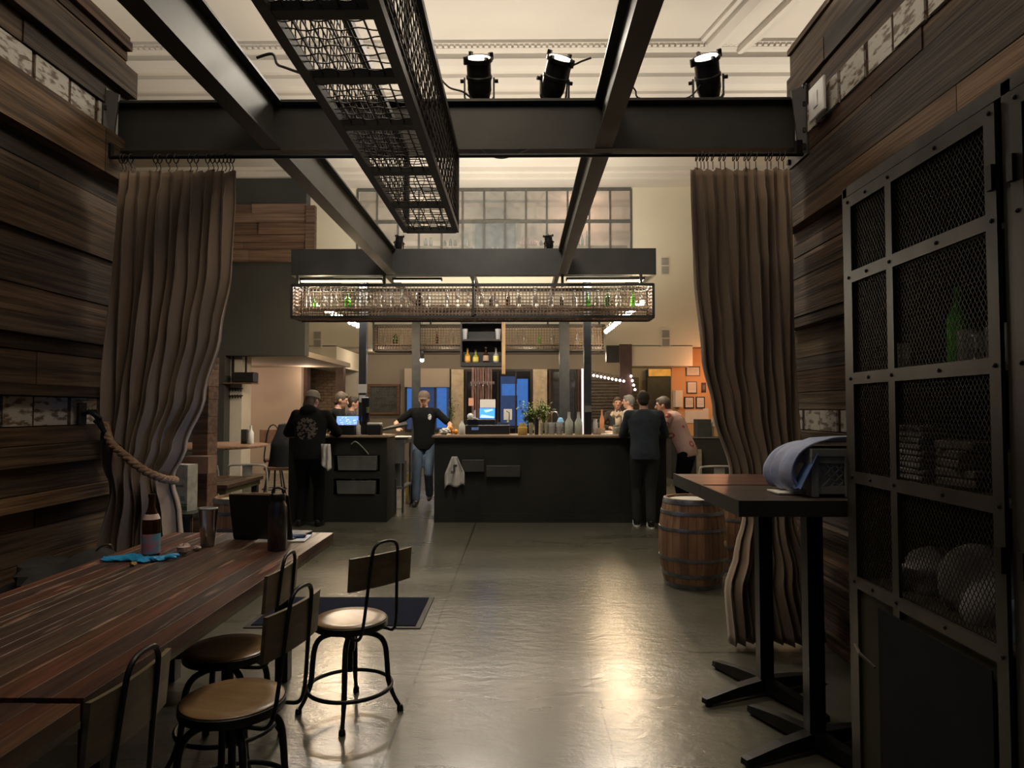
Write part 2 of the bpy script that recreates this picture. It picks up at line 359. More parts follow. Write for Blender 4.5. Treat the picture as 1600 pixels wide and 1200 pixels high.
        if sub: md = o.modifiers.new('smooth', 'SUBSURF'); md.levels = sub; md.render_levels = sub
        return o


def world_loc(o):
    p = Vector(o.location)
    while o.parent is not None: o = o.parent; p = p + Vector(o.location)
    return p


def tag(o, label=None, cat=None, group=None, kind=None):
    if label: o['label'] = label
    if cat: o['category'] = cat
    if group: o['group'] = group
    if kind: o['kind'] = kind
    return o


def thing(name, label, cat, loc=(0, 0, 0), rz=0, group=None):
    o = bpy.data.objects.new(name, None); C.objects.link(o); o.location = loc; o.rotation_euler = (0, 0, rz)
    o.empty_display_size = 0.1
    return tag(o, label, cat, group)


def struct(name, mb, m, smooth=False): return tag(mb.build(name, m, smooth=smooth), kind='structure')


def solo(name, label, cat, mb, m, group=None, smooth=False, **k):
    return tag(mb.build(name, m, w=True, smooth=smooth, **k), label, cat, group)


def copy_tree(o, parent=None):
    c = o.copy(); C.objects.link(c)
    if parent is not None: c.parent = parent
    for ch in list(o.children): copy_tree(ch, c)
    return c


def dup(o, loc, rz=0, label=None, group=None, scale=None):
    c = copy_tree(o); c.location = loc; c.rotation_euler = (0, 0, rz)
    if label: c['label'] = label
    if group: c['group'] = group
    if scale: c.scale = (scale,) * 3 if isinstance(scale, (int, float)) else scale
    return c


def ibeam(mb, p, q, h, w_, t=0.02, up=(0, 0, 1)):
    """I section from p to q; p, q at the middle of the bottom flange's underside"""
    U = Vector(up)
    p = Vector(p); q = Vector(q)
    mb.bar(p + U * t / 2, q + U * t / 2, w_, t, up)
    mb.bar(p + U * (h - t / 2), q + U * (h - t / 2), w_, t, up)
    mb.bar(p + U * h / 2, q + U * h / 2, 0.014, h - 2 * t + 0.002, up)
    return mb


ORD = ['first', 'second', 'third', 'fourth', 'fifth', 'sixth', 'seventh', 'eighth', 'ninth', 'tenth', 'eleventh', 'twelfth', 'thirteenth',
       'fourteenth', 'fifteenth', 'sixteenth', 'seventeenth', 'eighteenth', 'nineteenth', 'twentieth', 'twenty-first', 'twenty-second',
       'twenty-third', 'twenty-fourth', 'twenty-fifth', 'twenty-sixth', 'twenty-seventh', 'twenty-eighth', 'twenty-ninth', 'thirtieth', 'thirty-first', 'thirty-second']

# ================================================================== THE SETTING
XL, XR = -2.90, 1.98            # side walls of the front room
YC = 4.78                       # plane of the cross beam
H = 6.9                         # high ceiling
fl = MB(); fl.box((-9.0, -2.5, -0.12), (8.5, 20.0, 0.0)); struct('floor', fl, floor_mat())
ce = MB(); ce.box((-9.0, -2.5, H), (8.5, 16.5, H + 0.15)); struct('ceiling', ce, PLASTER)
ow = MB(); ow.box((-9.1, -2.5, 0), (-9.0, 20.0, H)); struct('wall_west', ow, CREAMW)
ow = MB(); ow.box((8.5, -2.5, 0), (8.6, 20.0, H)); struct('wall_east', ow, CREAMW)

BROWNS = [(0.145, 0.088, 0.052), (0.17, 0.108, 0.064), (0.100, 0.068, 0.046), (0.066, 0.050, 0.040), (0.22, 0.140, 0.078), (0.135, 0.068, 0.042),
          (0.085, 0.076, 0.066), (0.13, 0.080, 0.050), (0.045, 0.038, 0.033)]


def plank_wall(name, x, side, top, y0, y1, strips, seed, mat_, peel):
    """boards of different depth laid lengthwise; side=+1 faces +x. strips: heights of rows of painted blocks"""
    rnd = random.Random(seed); mb = MB(); z = 0.0
    mb.cur = 0; mb.tint = (0.03, 0.022, 0.018); mb.box((min(x, x - side * 0.15), y0, 0), (max(x, x - side * 0.15), y1, top))
    strips = sorted(strips)
    while z < top - 0.02:
        st = next((s for s in strips if abs(s[0] - z) < 1e-4), None)
        nxt = min([s[0] for s in strips if s[0] > z + 1e-4] + [top])
        h = (st[1] - st[0]) if st else min(rnd.choice([0.07, 0.12, 0.16, 0.20, 0.26, 0.15, 0.09]), nxt - z)
        if nxt - z - h < 0.05 and not st: h = nxt - z
        if st:
            y = y0
            while y < y1:
                l = rnd.uniform(0.26, 0.34); mb.cur = 1; mb.tint = (1, 1, 1)
                d = rnd.uniform(0.012, 0.03)
                mb.box((min(x, x + side * d), y, z + 0.004), (max(x, x + side * d), min(y + l - 0.035, y1), z + h - 0.004))
                mb.cur = 0; mb.tint = (0.09, 0.05, 0.032)
                mb.box((min(x, x + side * 0.012), min(y + l - 0.035, y1), z + 0.004), (max(x, x + side * 0.012), min(y + l, y1), z + h - 0.004)); y += l
        else:
            rowd = rnd.choice([0.006, 0.012, 0.03, 0.05, 0.085]); tone = rnd.choice(BROWNS); y = y0
            if rnd.random() < 0.45: y1s = [y1]
            while y < y1:
                l = rnd.uniform(1.2, 3.4); ye = min(y + l, y1)
                if y1 - ye < 0.35: ye = y1
                t = rnd.choice(BROWNS); kk = rnd.uniform(0.7, 1.35); t = tuple((a * 0.5 + b * 0.5) * kk for a, b in zip(tone, t))
                mb.cur = 0; mb.tint = t; d = max(0.004, rowd + rnd.uniform(-0.004, 0.008))
                mb.box((min(x, x + side * d), y + 0.0015, z + 0.003), (max(x, x + side * d), ye - 0.0015, z + h - 0.003)); y = ye
        z += h
    mb.cur = 0; mb.tint = (0.15, 0.095, 0.055)
    mb.box((min(x - side * 0.16, x + side * 0.03), y0, top), (max(x - side * 0.16, x + side * 0.03), y1, top + 0.04))
    o = mb.build(name, [mat_, peel]); return tag(o, kind='structure')


plank_wall('wall_left', XL, 1, 4.20, -1.2, 4.92, [(1.40, 1.58), (3.42, 3.62)], 11, WALLWOOD_Y, PEEL)
plank_wall('wall_right', XR, -1, 4.07, -1.2, 4.92, [(1.36, 1.50), (3.38, 3.58)], 23, WALLWOOD_Y, PEEL)

# plaster bands of the ceiling
YB0, YB1 = 9.8, 11.3


def profile_band(mb, prof, p, q, axis_up=(0, 0, 1)):
    """extrude a (offset across, drop) profile from p to q under the ceiling"""
    p = Vector(p); q = Vector(q); d = (q - p).normalized(); a = d.cross(Vector((0, 0, 1))).normalized()
    vs = []; n = len(prof)
    for c in (p, q):
        for o_, z_ in prof: vs.append(c + a * o_ - Vector((0, 0, z_)))
    mb.add(vs, [(i, i + 1, n + i + 1, n + i) for i in range(n - 1)])


co = MB()
pr = [(0, 0), (0, .05), (.07, .05), (.07, .09), (.12, .12), (.16, .12), (.16, .07), (.26, .07), (.26, .15), (.34, .22), (.42, .26), (.46, .26), (.46, .20), (.62, .20), (.62, .26), (.70, .34), (.78, .38), (.84, .38),
      (.84, .30), (.98, .30), (.98, .36), (1.06, .42), (1.14, .42), (1.14, .33), (1.24, .26), (1.34, .16), (1.34, .10), (1.44, .10), (1.44, .05), (1.5, .05), (1.5, 0)]
profile_band(co, [(-a + 1.5, b) for a, b in reversed(pr)], (-9, YB1, H), (8.5, YB1, H))
for x in [i * 0.085 for i in range(-105, 100)]:
    co.box((x, YB0 + 0.02, H - 0.085), (x + 0.05, YB0 + 0.075, H - 0.045))                # egg row along the band's near lip
for x in [i * 0.16 for i in range(-56, 53)]:
    co.box((x, YB0 + 0.66, H - 0.245), (x + 0.09, YB0 + 0.80, H - 0.195))
struct('trim_1', co, PLASTER)
cd = MB(); a0 = Vector((3.05, YB0 + 0.1, H)); a1 = Vector((3.9, 6.0, H))
profile_band(cd, [(-.42, 0), (-.42, .04), (-.33, .05), (-.33, .10), (-.22, .16), (-.16, .16), (-.16, .08), (.16, .08), (.16, .16), (.22, .16), (.33, .10), (.33, .05), (.42, .04), (.42, 0)], a0, a1)
struct('trim_2', cd, PLASTER)
cd = MB(); cd.box((-9, 16.32, 6.62), (-5.4, 16.5, H)); profile_band(cd, [(0, 0), (0, .2), (.1, .2), (.1, .1), (.25, .1), (.25, 0)], (-9, 15.3, H), (8.5, 15.3, H)); struct('trim_3', cd, PLASTER)

# charcoal wall left of the bar, with a wide opening below it and reclaimed boards across it
YG = 12.5; xg1 = X(475, YG); xg0 = X(350, YG); zg = Z(555, YG)
gw = MB(); gw.box((-9.0, YG, zg), (xg1, YG + 0.25, Z(277, YG))); gw.box((-9.0, YG, 0), (xg0, YG + 0.25, zg)); struct('wall_charcoal', gw, GREYW)
bd = MB(); z = Z(409, YG); rnd = random.Random(5)
while z < Z(316, YG) - 0.05:
    h = min(rnd.choice([0.14, 0.18, 0.22]), Z(316, YG) - z); x = -8.9
    while x < xg1 - 0.01:
        xe = min(x + rnd.uniform(1.0, 2.6), xg1 + 0.02)
        if xg1 - xe < 0.4: xe = xg1 + 0.02
        t = rnd.choice([(0.25, 0.175, 0.135), (0.21, 0.14, 0.105), (0.28, 0.20, 0.155), (0.18, 0.125, 0.10)]); bd.tint = t
        d = rnd.uniform(0.03, 0.10); bd.box((x, YG - d, z + 0.004), (xe - 0.004, YG - 0.001, z + h - 0.004)); x = xe
    z += h
bd.tint = (0.22, 0.155, 0.12); bd.box((xg1 + 0.021, YG - 0.10, Z(409, YG)), (xg1 + 0.19, YG + 0.02, Z(322, YG)))
solo('board_cladding', 'band of brown reclaimed boards across the charcoal wall above the nook opening', 'wall cladding', bd, WALLWOOD_X)
cg = MB(); cg.box((-9.0, YG - 0.08, Z(277, YG)), (xg1 + 0.02, YG + 0.26, Z(277, YG) + 0.10)); cg.box((-9.0, YG - 0.15, Z(277, YG) + 0.10), (xg1 + 0.02, YG + 0.28, Z(277, YG) + 0.16)); struct('trim_4', cg, PLASTER)

# cream upper wall behind the bar, with the room above behind panes
YW = 16.5
wx0, wx1, wz0, wz1 = X(556, YW), X(988, YW), 4.95, Z(296, YW)
zl, zc = Z(572, YW), Z(541, YW)
cw = MB()
cw.box((-9, YW, zc), (wx0, YW + 0.2, H)); cw.box((wx1, YW, zc), (8.5, YW + 0.2, H)); cw.box((wx0, YW, zc), (wx1, YW + 0.2, wz0)); cw.box((wx0, YW, wz1), (wx1, YW + 0.2, H))
struct('wall_cream', cw, CREAMW)
cw = MB(); cw.box((X(473, YW), YW, zl), (X(525, YW), 19.0, zc + 0.02)); cw.box((X(985, YW), YW, zl), (X(1083, YW), YW + 0.9, zc + 0.02)); struct('wall_cream_drop', cw, CREAMW)
so = MB(); so.box((-9, YW + 0.2, zc), (8.5, 20.0, zc + 0.2)); struct('ceiling_back', so, TAUPE)
# room above
ur = MB(); ur.box((wx0 - 0.3, 18.1, wz0 - 0.1), (wx1 + 0.3, 18.2, H)); ur.box((wx0 - 0.3, YW + 0.2, wz0 - 0.2), (wx1 + 0.3, 18.1, wz0 - 0.1)); ur.box((wx0 - 0.4, YW + 0.2, wz0 - 0.1), (wx0 - 0.3, 18.1, H)); ur.box((wx1 + 0.3, YW + 0.2, wz0 - 0.1), (wx1 + 0.4, 18.1, H))
ur.box((wx0 - 0.4, YW + 0.2, H), (wx1 + 0.4, 18.2, H + 0.1)); struct('wall_upper_room', ur, BEIGEW)
wn = MB(); fw = 0.045
xs = [X(p, YW) for p in (556, 587, 620, 653, 689, 722, 756, 789, 822, 855, 888, 922, 955, 988)]
for x in xs: wn.box((x - fw / 2, YW - 0.02, wz0), (x + fw / 2, YW + 0.05, wz1))
zm = Z(346, YW)
for z in (wz0, zm, wz1): wn.box((wx0, YW - 0.025, z - 0.035), (wx1, YW + 0.055, z + 0.035))
wo = struct('window_1', wn, mat('window_bar_grey', (0.10, 0.10, 0.09), 0.5))
pg = MB(); pg.box((wx0, YW + 0.015, wz0), (wx1, YW + 0.02, wz1)); g = pg.build('window_pane', mat('pane_glass', (0.55, 0.62, 0.62), 0.03, alpha=0.16, spec=0.6), wo)
# dark cupboard, shelf and jars in the upper room
cb = thing('tall_cupboard', 'dark grey tall cupboard standing behind the upper panes', 'cupboard', (0, 17.2, wz0 - 0.098))
b_ = MB(); b_.box((X(742, 17.2), 0, 0), (X(806, 17.2), 0.5, Z(345, 17.2) - wz0 + 0.1)); b_.build('body', mat('cupboard_grey', (0.05, 0.055, 0.06), 0.5), cb)
for k in (0, 1):
    d = MB(); xa = X(744 + 31 * k, 17.2); d.box((xa, -0.02, 0.05), (xa + 0.46, 0, 1.3)); dd = d.build('door', mat('cupboard_door', (0.07, 0.075, 0.085), 0.4), cb)
    h_ = MB(); h_.box((xa + (0.40 if k == 0 else 0.03), -0.045, 0.5), (xa + (0.43 if k == 0 else 0.06), -0.02, 0.75)); h_.build('handle', BRIGHT, dd)
zs = Z(386, 16.95)
sh = MB(); sh.box((wx0 + 0.05, 16.8, zs - 0.05), (X(738, 16.95), 17.1, zs)); solo('wall_shelf', 'long pale shelf with jars behind the upper panes on the cupboard left', 'shelf', sh, BARTOP)
sh = MB(); sh.box((X(808, 16.95), 16.8, zs - 0.05), (wx1 - 0.05, 17.1, zs)); solo('wall_shelf', 'long pale shelf with pink glasses behind the upper panes on the cupboard right', 'shelf', sh, BARTOP)
jm = [mat('jar_dark', (0.08, 0.06, 0.04), 0.3), mat('jar_pink', (0.45, 0.2, 0.16), 0.3), mat('jar_grey', (0.25, 0.25, 0.22), 0.3)]
jar_pos = [(664, 0.22, 0, 2), (672, 0.24, 0, 2), (694, 0.16, 0, 0), (703, 0.2, 0, 0), (710, 0.17, 0, 0), (726, 0.32, 1, 2), (733, 0.2, 1, 2)] + [(814 + 4.6 * i, 0.19 + 0.03 * (i % 2), 1, 1) for i in range(6)] + [(846, 0.16, 0, 0), (853, 0.16, 0, 0), (899, 0.34, 1, 1), (905, 0.36, 1, 1), (911, 0.3, 1, 2), (918, 0.4, 1, 2)]
for i, (px, hh, t, c) in enumerate(jar_pos):
    j = MB(); r = 0.045; q = Vector((X(px, 16.95), 16.95, zs))
    pr_ = [(r, 0), (r, hh * 0.75), (r * 0.55, hh * 0.82), (r * 0.6, hh)] if t == 0 else [(r * 0.7, 0), (r * 0.8, hh * 0.6), (r * 0.3, hh * 0.75), (r * 0.3, hh)]
    j.lathe(pr_, q, 10)
    side = 'left' if px < 760 else 'right'
    k = sum(1 for z_ in jar_pos[:i] if (z_[0] < 760) == (px < 760))
    solo('jar' if t == 0 else 'bottle', f"{['dark','pink lit','grey'][c]} {'jar' if t == 0 else 'bottle'} on the upper shelf {side} of the cupboard, {ORD[k]} from left", 'jar' if t == 0 else 'bottle', j, jm[c], 'jars and bottles behind the upper panes', True)
for (px, py0, py1, where) in ((1041, 401, 430, 'high on the cream wall right of the canopy'), (1041, 514, 543, 'low on the cream wall right of the canopy'), (495, 516, 543, 'on the cream wall left below the bottle basket')):
    v = thing('wall_vent', 'white double louvred vent ' + where, 'vent', (X(px, YW), YW, Z(py1, YW)))
    hh = Z(py0, YW) - Z(py1, YW)
    m = MB(); m.box((-.11, -.02, 0), (.11, -0.0, hh)); m.build('frame', WHITEW, v)
    for k in (0, 1):
        s_ = MB()
        for i in range(6): s_.box((-.085, -.028, hh * (0.06 + k * 0.47) + i * hh * 0.068), (.085, -.021, hh * (0.06 + k * 0.47) + i * hh * 0.068 + 0.014))
        s_.build('grille', SHADEG, v)

# back wall of the passage behind the bar
YP = 19.0
bw = MB(); bw.box((-9, YP, 0), (8.5, YP + 0.2, zc)); struct('wall_back', bw, TAUPE)
nk = MB(); nk.box((-9.0, 16.1, 0), (X(470, 16.1), 16.3, zc)); struct('wall_nook', nk, BEIGEW)
nk = MB(); nk.box((-9.0, YG + 0.25, zg), (X(475, YG) - 0.05, 16.1, zg + 0.1)); struct('ceiling_nook', nk, BEIGEW)
pc = MB(); pc.box((X(350, 12.8), 12.76, 0), (X(379, 12.8), 13.2, zg)); struct('column_white', pc, WHITEW)
po = MB(); po.box((X(468, 16.3), 16.31, 0), (X(479, 16.3), 16.6, zl)); struct('column_brown', po, BROWNP)
po = MB(); po.box((X(524, 16.6), 16.6, 0), (X(536, 16.6), 16.8, zl - 0.02)); struct('column_brown_2', po, BROWNP)
BRK = mat('brick_patch', (0.42, 0.31, 0.20), 0.85, 0, (0.30, 0.21, 0.14), (9, 9, 30), 4)
bk = MB()
for r_ in range(14):
    x = X(486, YP) + (0.12 if r_ % 2 else 0)
    while x < X(524, YP) - 0.05:
        bk.box((x, YP - 0.03, Z(640, YP) - 0.02 + r_ * 0.085), (min(x + 0.22, X(525, YP)), YP - 0.001, Z(640, YP) + 0.05 + r_ * 0.085)); x += 0.235
tag(bk.build('brick_patch', BRK, w=True), 'patch of exposed tan brick between two brown posts', 'brick patch')
cw = MB(); cw.box((X(540, YP), YP - 0.12, 0), (X(573, YP), YP - 0.001, Z(561, YP))); struct('column_painted', cw, WHITEW)
# chalkboard
cbx = thing('chalkboard', 'wood-framed chalkboard hanging on the painted passage wall', 'chalkboard', (X(600, YP), YP - 0.06, Z(648, YP)))
hw = (X(625, YP) - X(575, YP)) / 2; hh = Z(600, YP) - Z(648, YP)
m = MB(); m.box((-hw + .06, 0, .06), (hw - .06, 0.03, hh - .06)); sl = m.build('board', mat('slate', (0.05, 0.055, 0.05), 0.8, 0, (0.08, 0.085, 0.08), (6, 6, 6)), cbx)
m = MB(); m.tint = (0.20, 0.12, 0.08)
m.box((-hw, -.03, 0), (hw, .06, .07)); m.box((-hw, -.03, hh - .07), (hw, .06, hh)); m.box((-hw, -.03, .07), (-hw + .07, .06, hh - .07)); m.box((hw - .07, -.03, .07), (hw, .06, hh - .07)); m.build('frame', WALLWOOD_X, cbx)
m = MB(); rnd = random.Random(3)
for r_ in range(3):
    for i in range(9):
        m.bar((-0.3 + i * 0.068, -0.004, hh - 0.18 - r_ * 0.18), (-0.27 + i * 0.068, -0.004, hh - 0.18 - r_ * 0.18 + rnd.uniform(-.03, .03)), 0.012)
m.build('chalk_lines', mat('chalk', (0.2, 0.2, 0.19), 0.9), cbx)


def back_window(name, x0, x1, z0, z1, glassm, bars=(), hb=(), framem=None, Y=YP, blind=None):
    fr = MB(); t = 0.06
    fr.box((x0, Y - .07, z0), (x0 + t, Y, z1)); fr.box((x1 - t, Y - .07, z0), (x1, Y, z1)); fr.box((x0 + t, Y - .07, z0), (x1 - t, Y, z0 + t)); fr.box((x0 + t, Y - .07, z1 - t), (x1 - t, Y, z1))
    for b in bars: fr.box((b - .02, Y - .06, z0 + t), (b + .02, Y - .01, z1 - t))
    for b in hb: fr.box((x0 + t, Y - .06, b - .02), (x1 - t, Y - .01, b + .02))
    o = tag(fr.build(name, framem or mat('dark_window_frame', (0.03, 0.028, 0.024), 0.5)), kind='structure')
    g_ = MB(); g_.box((x0 + t, Y - .03, z0 + t), (x1 - t, Y - .02, z1 - t)); g_.build('window_glass', glassm, o)
    return o


back_window('window_2', X(633, YP), X(705, YP), 0.9, Z(577, YP), DUSK, bars=(X(655, YP), X(680, YP)))
bl = MB(); bl.box((X(633, YP), YP - 0.14, Z(605, YP)), (X(652, YP), YP - 0.09, Z(576, YP))); solo('roller_blind', 'narrow tan roller blind half down left of the dark post', 'blind', bl, BEIGEW)
bl = MB(); bl.box((X(656, YP), YP - 0.14, Z(605, YP)), (X(703, YP), YP - 0.09, Z(576, YP))); solo('roller_blind', 'wide tan roller blind half down behind the cap-wearing bartender', 'blind', bl, BEIGEW)
g_ = MB(); g_.box((X(683, YP), YP - .045, 1.0), (X(698, YP), YP - .034, Z(606, YP))); g_.box((X(634.5, YP), YP - .045, 1.4), (X(650, YP), YP - .034, Z(607, YP))); tag(g_.build('window_3', BLUEGL), kind='structure')
for i, (a, b) in enumerate(((705, 724), (833, 855))):
    m = MB(); m.box((X(a, 18.8), 18.8, 0), (X(b, 18.8), 18.99, Z(577, 18.8))); struct('column_cream' + ('' if i == 0 else '_2'), m, mat('column_cream_paint', (0.62, 0.52, 0.36), 0.8))
back_window('door_1', X(726, YP), X(832, YP), 0.0, Z(577, YP), mat('dark_glass', (0.02, 0.02, 0.022), 0.1), bars=(X(778, YP), X(806, YP)), hb=(1.0,), Y=YP)
g_ = MB(); g_.box((X(782, YP), YP - .045, 1.05), (X(806, YP), YP - .034, Z(588, YP))); tag(g_.build('window_4', DUSK), kind='structure')
g_ = MB(); g_.box((X(808, YP), YP - .045, 1.05), (X(825, YP), YP - .034, Z(592, YP))); g_.box((X(784, YP), YP - .048, Z(618, YP)), (X(824, YP), YP - .031, Z(600, YP))); tag(g_.build('window_5', BLUEGL), kind='structure')
m = MB(); m.box((X(857, YP), YP - .12, 0), (X(861, YP), YP - .001, Z(577, YP))); struct('column_brown_3', m, BROWNP)
m = MB(); m.box((X(902, YP), YP - .12, 0), (X(908, YP), YP - .001, Z(577, YP))); struct('column_brown_4', m, BROWNP)
back_window('door_2', X(861, YP), X(902, YP), 0.0, Z(577, YP), mat('grey_glass', (0.06, 0.065, 0.075), 0.12), bars=(X(878, YP), X(888, YP)), hb=(Z(594, YP),))
tb = MB(); tb.box((X(909, 18.7), 18.7, 0.0), (X(912.5, 18.7), 18.75, Z(576, 18.7))); solo('light_tube', 'thin upright whitish pink light tube right beside the dark post', 'lamp', tb, mat('pink_tube', (0.9, 0.8, 0.8), 0.3, emit=(1, 0.78, 0.75), estr=0.8))
# slatted dark menu wall
sw = thing('slatted_menu_board', 'wide dark slatted menu board with faint lettering behind the bar', 'menu board', (X(953, 18.8), 18.8, Z(662, 18.8)))
hw = (X(1012, 18.8) - X(921, 18.8)) / 2; hh = Z(590, 18.8) - Z(662, 18.8)
m = MB(); m.box((-hw, 0, 0), (hw, .03, hh)); m.build('panel', mat('slat_back', (0.045, 0.04, 0.032), 0.7), sw)
m = MB()
for i in range(15): m.box((-hw, -.02, i * hh / 15 + .01), (hw, -.001, i * hh / 15 + hh / 15 - .015))
m.build('slats', mat('slat_brown', (0.085, 0.075, 0.06), 0.6), sw)
m = MB(); rnd = random.Random(9)
for r_ in range(7):
    x = -hw + 0.15
    while x < -0.15: l = rnd.uniform(.03, .08); m.box((x, -.028, .35 + r_ * .085), (x + l, -.021, .365 + r_ * .085)); x += l + .02
m.build('lettering', mat('menu_lettering', (0.2, 0.18, 0.15), 0.8), sw)
bl = MB(); bl.box((X(1012, 18.75), 18.75, 0), (X(1066, 18.75), 18.98, Z(577, 18.75))); solo('kitchen_pass', 'dark block coloured like the shaded kitchen recess behind the two leaning customers', 'kitchen pass', bl, mat('kitchen_shade', (0.035, 0.035, 0.03), 0.5))  # solid block; the opening's shade is put into its colour
bl = MB(); bl.box((X(1014, 18.7), 18.70, Z(588, 18.7)), (X(1066, 18.7), 18.749, Z(577, 18.7))); solo('warm_header_panel', 'narrow yellow lit header panel above the kitchen recess', 'wall panel', bl, mat('header_yellow', (0.85, 0.55, 0.20), 0.6))
# ochre wall with notices
YO = 17.2
ww = MB(); ww.box((X(1050, YO), YO, 0), (8.5, YO + 0.1, zc)); struct('wall_ochre', ww, ORANGEW)
FR = [(1072, 1094, 573, 588, 'framed certificate nearest the ceiling on the ochre wall'), (1073, 1089, 596, 615, 'framed portrait-format certificate under the topmost one on the ochre wall'), (1069, 1084, 620, 638, 'left one of the paired framed sheets on the ochre wall'),
      (1087, 1101, 620, 638, 'right one of the paired framed sheets on the ochre wall'), (1096, 1103, 598, 613, 'small brown framed print beside the curtain on the ochre wall')]
for (a, b, c, d, lb) in FR:
    f_ = thing('picture_frame', 'dark thin ' + lb, 'picture frame', (X((a + b) / 2, YO), YO - 0.03, Z(d, YO)))
    hw = (X(b, YO) - X(a, YO)) / 2; hh = Z(c, YO) - Z(d, YO)
    m = MB(); m.box((-hw, 0, 0), (hw, .025, hh)); m.build('frame', BLACKP, f_)
    m = MB(); m.box((-hw + .025, -.006, .025), (hw - .025, -.001, hh - .025)); m.build('sheet', PAPER if b < 1102 or hw > .15 else BROWNP, f_)
    m = MB()
    for i in range(5): m.box((-hw * 0.6, -.009, hh * (.3 + .1 * i)), (hw * 0.6, -.0065, hh * (.3 + .1 * i) + .006))
    m.build('lettering', mat('faint_print', (0.4, 0.36, 0.33), 0.8), f_)
m = MB(); m.box((X(1070, YO), YO - .02, Z(661, YO)), (X(1098, YO), YO - .001, Z(641, YO))); solo('notice_sheet', 'large pale sheet pinned low on the ochre wall', 'paper sheet', m, PAPER)
m = MB(); m.box((X(1098, YO), YO - .02, Z(655, YO)), (X(1107, YO), YO - .001, Z(638, YO))); solo('notice_sheet', 'small pale sheet pinned beside the large one near the curtain', 'paper sheet', m, PAPER)
m = MB(); m.box((X(1056, 16.9), 16.9, Z(636, 16.9)), (X(1067, 16.9), 17.19, Z(610, 16.9))); solo('wall_box', 'pinkish white box on the ochre wall left of the paired sheets', 'box', m, WHITEW)

# ================================================================== STEEL FRAME
BZ, BH = 3.32, 0.36
cb_ = thing('cross_beam', 'black steel I-beam spanning the room above the curtains', 'beam', (-0.46, YC, BZ))
m = MB(); ibeam(m, (XL + 0.04 + 0.46, 0, 0), (XR - 0.04 + 0.46, 0, 0), BH, 0.12, 0.018); m.build('girder', STEEL, cb_)
for s_, x in ((1, XL + 0.03), (-1, XR - 0.03)):
    m = MB(); x += 0.46; xw = x - s_ * 0.025
    m.box((min(xw, xw + s_ * .02), -.17, -.08), (max(xw, xw + s_ * .02), .17, .44))
    m.add([(xw, -.16, .40), (xw, -.175, .40), (xw + s_ * .10, -.11, .38), (xw + s_ * .10, -.095, .38), (xw, -.16, -.02), (xw, -.175, -.02), (xw + s_ * .06, -.11, .02), (xw + s_ * .06, -.095, .02)], [(0, 1, 2, 3), (4, 7, 6, 5), (0, 4, 5, 1), (2, 6, 7, 3), (1, 5, 6, 2), (0, 3, 7, 4)])
    for dz in (-.03, .09, .27, .39): m.cbox((xw + s_ * .022, -.14, dz), (.03, .03, .03)); m.cbox((xw + s_ * .022, .14, dz), (.03, .03, .03))
    m.build('end_bracket', STEEL, cb_)
for (x, lb) in ((-1.735, 'black steel I-beam running overhead from the left foreground to the bar canopy'), (0.585, 'black steel I-beam running overhead from the right foreground to the bar canopy')):
    m = MB(); ibeam(m, (x, -0.5, BZ + 0.004), (x, YC - 0.062, BZ + 0.004), BH - 0.006, 0.12, 0.018); ibeam(m, (x, YC + 0.062, BZ + 0.004), (x, 9.18, BZ + 0.004), BH - 0.006, 0.12, 0.018)
    solo('ceiling_beam', lb, 'beam', m, STEEL)

# bar canopy: a rectangle of beams on posts
CX0, CX1, CY0, CY1 = X(452, 9.2), X(1027, 9.2), 9.2, 14.2
cn = thing('bar_canopy', 'rectangular black steel beam canopy over the bar on posts', 'canopy', ((CX0 + CX1) / 2, 9.2, BZ))
ox = (CX0 + CX1) / 2
m = MB(); m.box((CX0 - ox, 0, 0), (CX1 - ox, 0.03, BH)); m.box((CX0 - ox, 0.03, 0), (CX1 - ox, 0.13, 0.02)); m.box((CX0 - ox, 0.03, BH - .02), (CX1 - ox, 0.13, BH)); m.build('front_fascia', mat('canopy_steel', (0.055, 0.056, 0.055), 0.45, 0.2, (0.042, 0.043, 0.042), (2, 2, 2)), cn)
m = MB(); m.box((CX0 - ox, 4.97, 0), (CX1 - ox, 5.0, BH)); m.build('rear_fascia', STEEL, cn)
for x in (CX0, CX1 - 0.03): m = MB(); m.box((x - ox, 0.13, 0), (x - ox + .03, 4.97, BH)); m.build('side_fascia', STEEL, cn)
for x in (-1.9, -0.7, 0.5): m = MB(); m.box((x - ox, 0.13, .05), (x - ox + .06, 4.97, .15)); m.build('joist', STEEL, cn)
for (px, Y, wd, lb) in ((567, 9.5, 0.10, 'front'), (918, 9.5, 0.10, 'front'), (650, 13.6, 0.16, 'rear'), (882, 13.6, 0.2, 'rear')):
    m = MB(); x = X(px, Y) - ox; y = Y - 9.2; zb = -BZ + (1.16 if lb == 'front' else 0)
    m.box((x - wd / 2, y - .05, zb), (x + wd / 2, y + .05, 0)); m.build('post', mat('post_steel', (0.05, 0.055, 0.06), 0.4, 0.4), cn)
for px in (459, 597, 738, 880, 1005):
    m = MB(); x = X(px, 9.1) - ox; m.box((x - .018, -.02, Z(446, 9.1) - BZ), (x + .018, .02, 0)); m.build('hanger', STEEL, cn)
    m = MB(); x = X(px, 9.1) - ox; m.box((x - .018, 4.8, -0.14), (x + .018, 4.84, 0)); m.build('hanger', STEEL, cn)
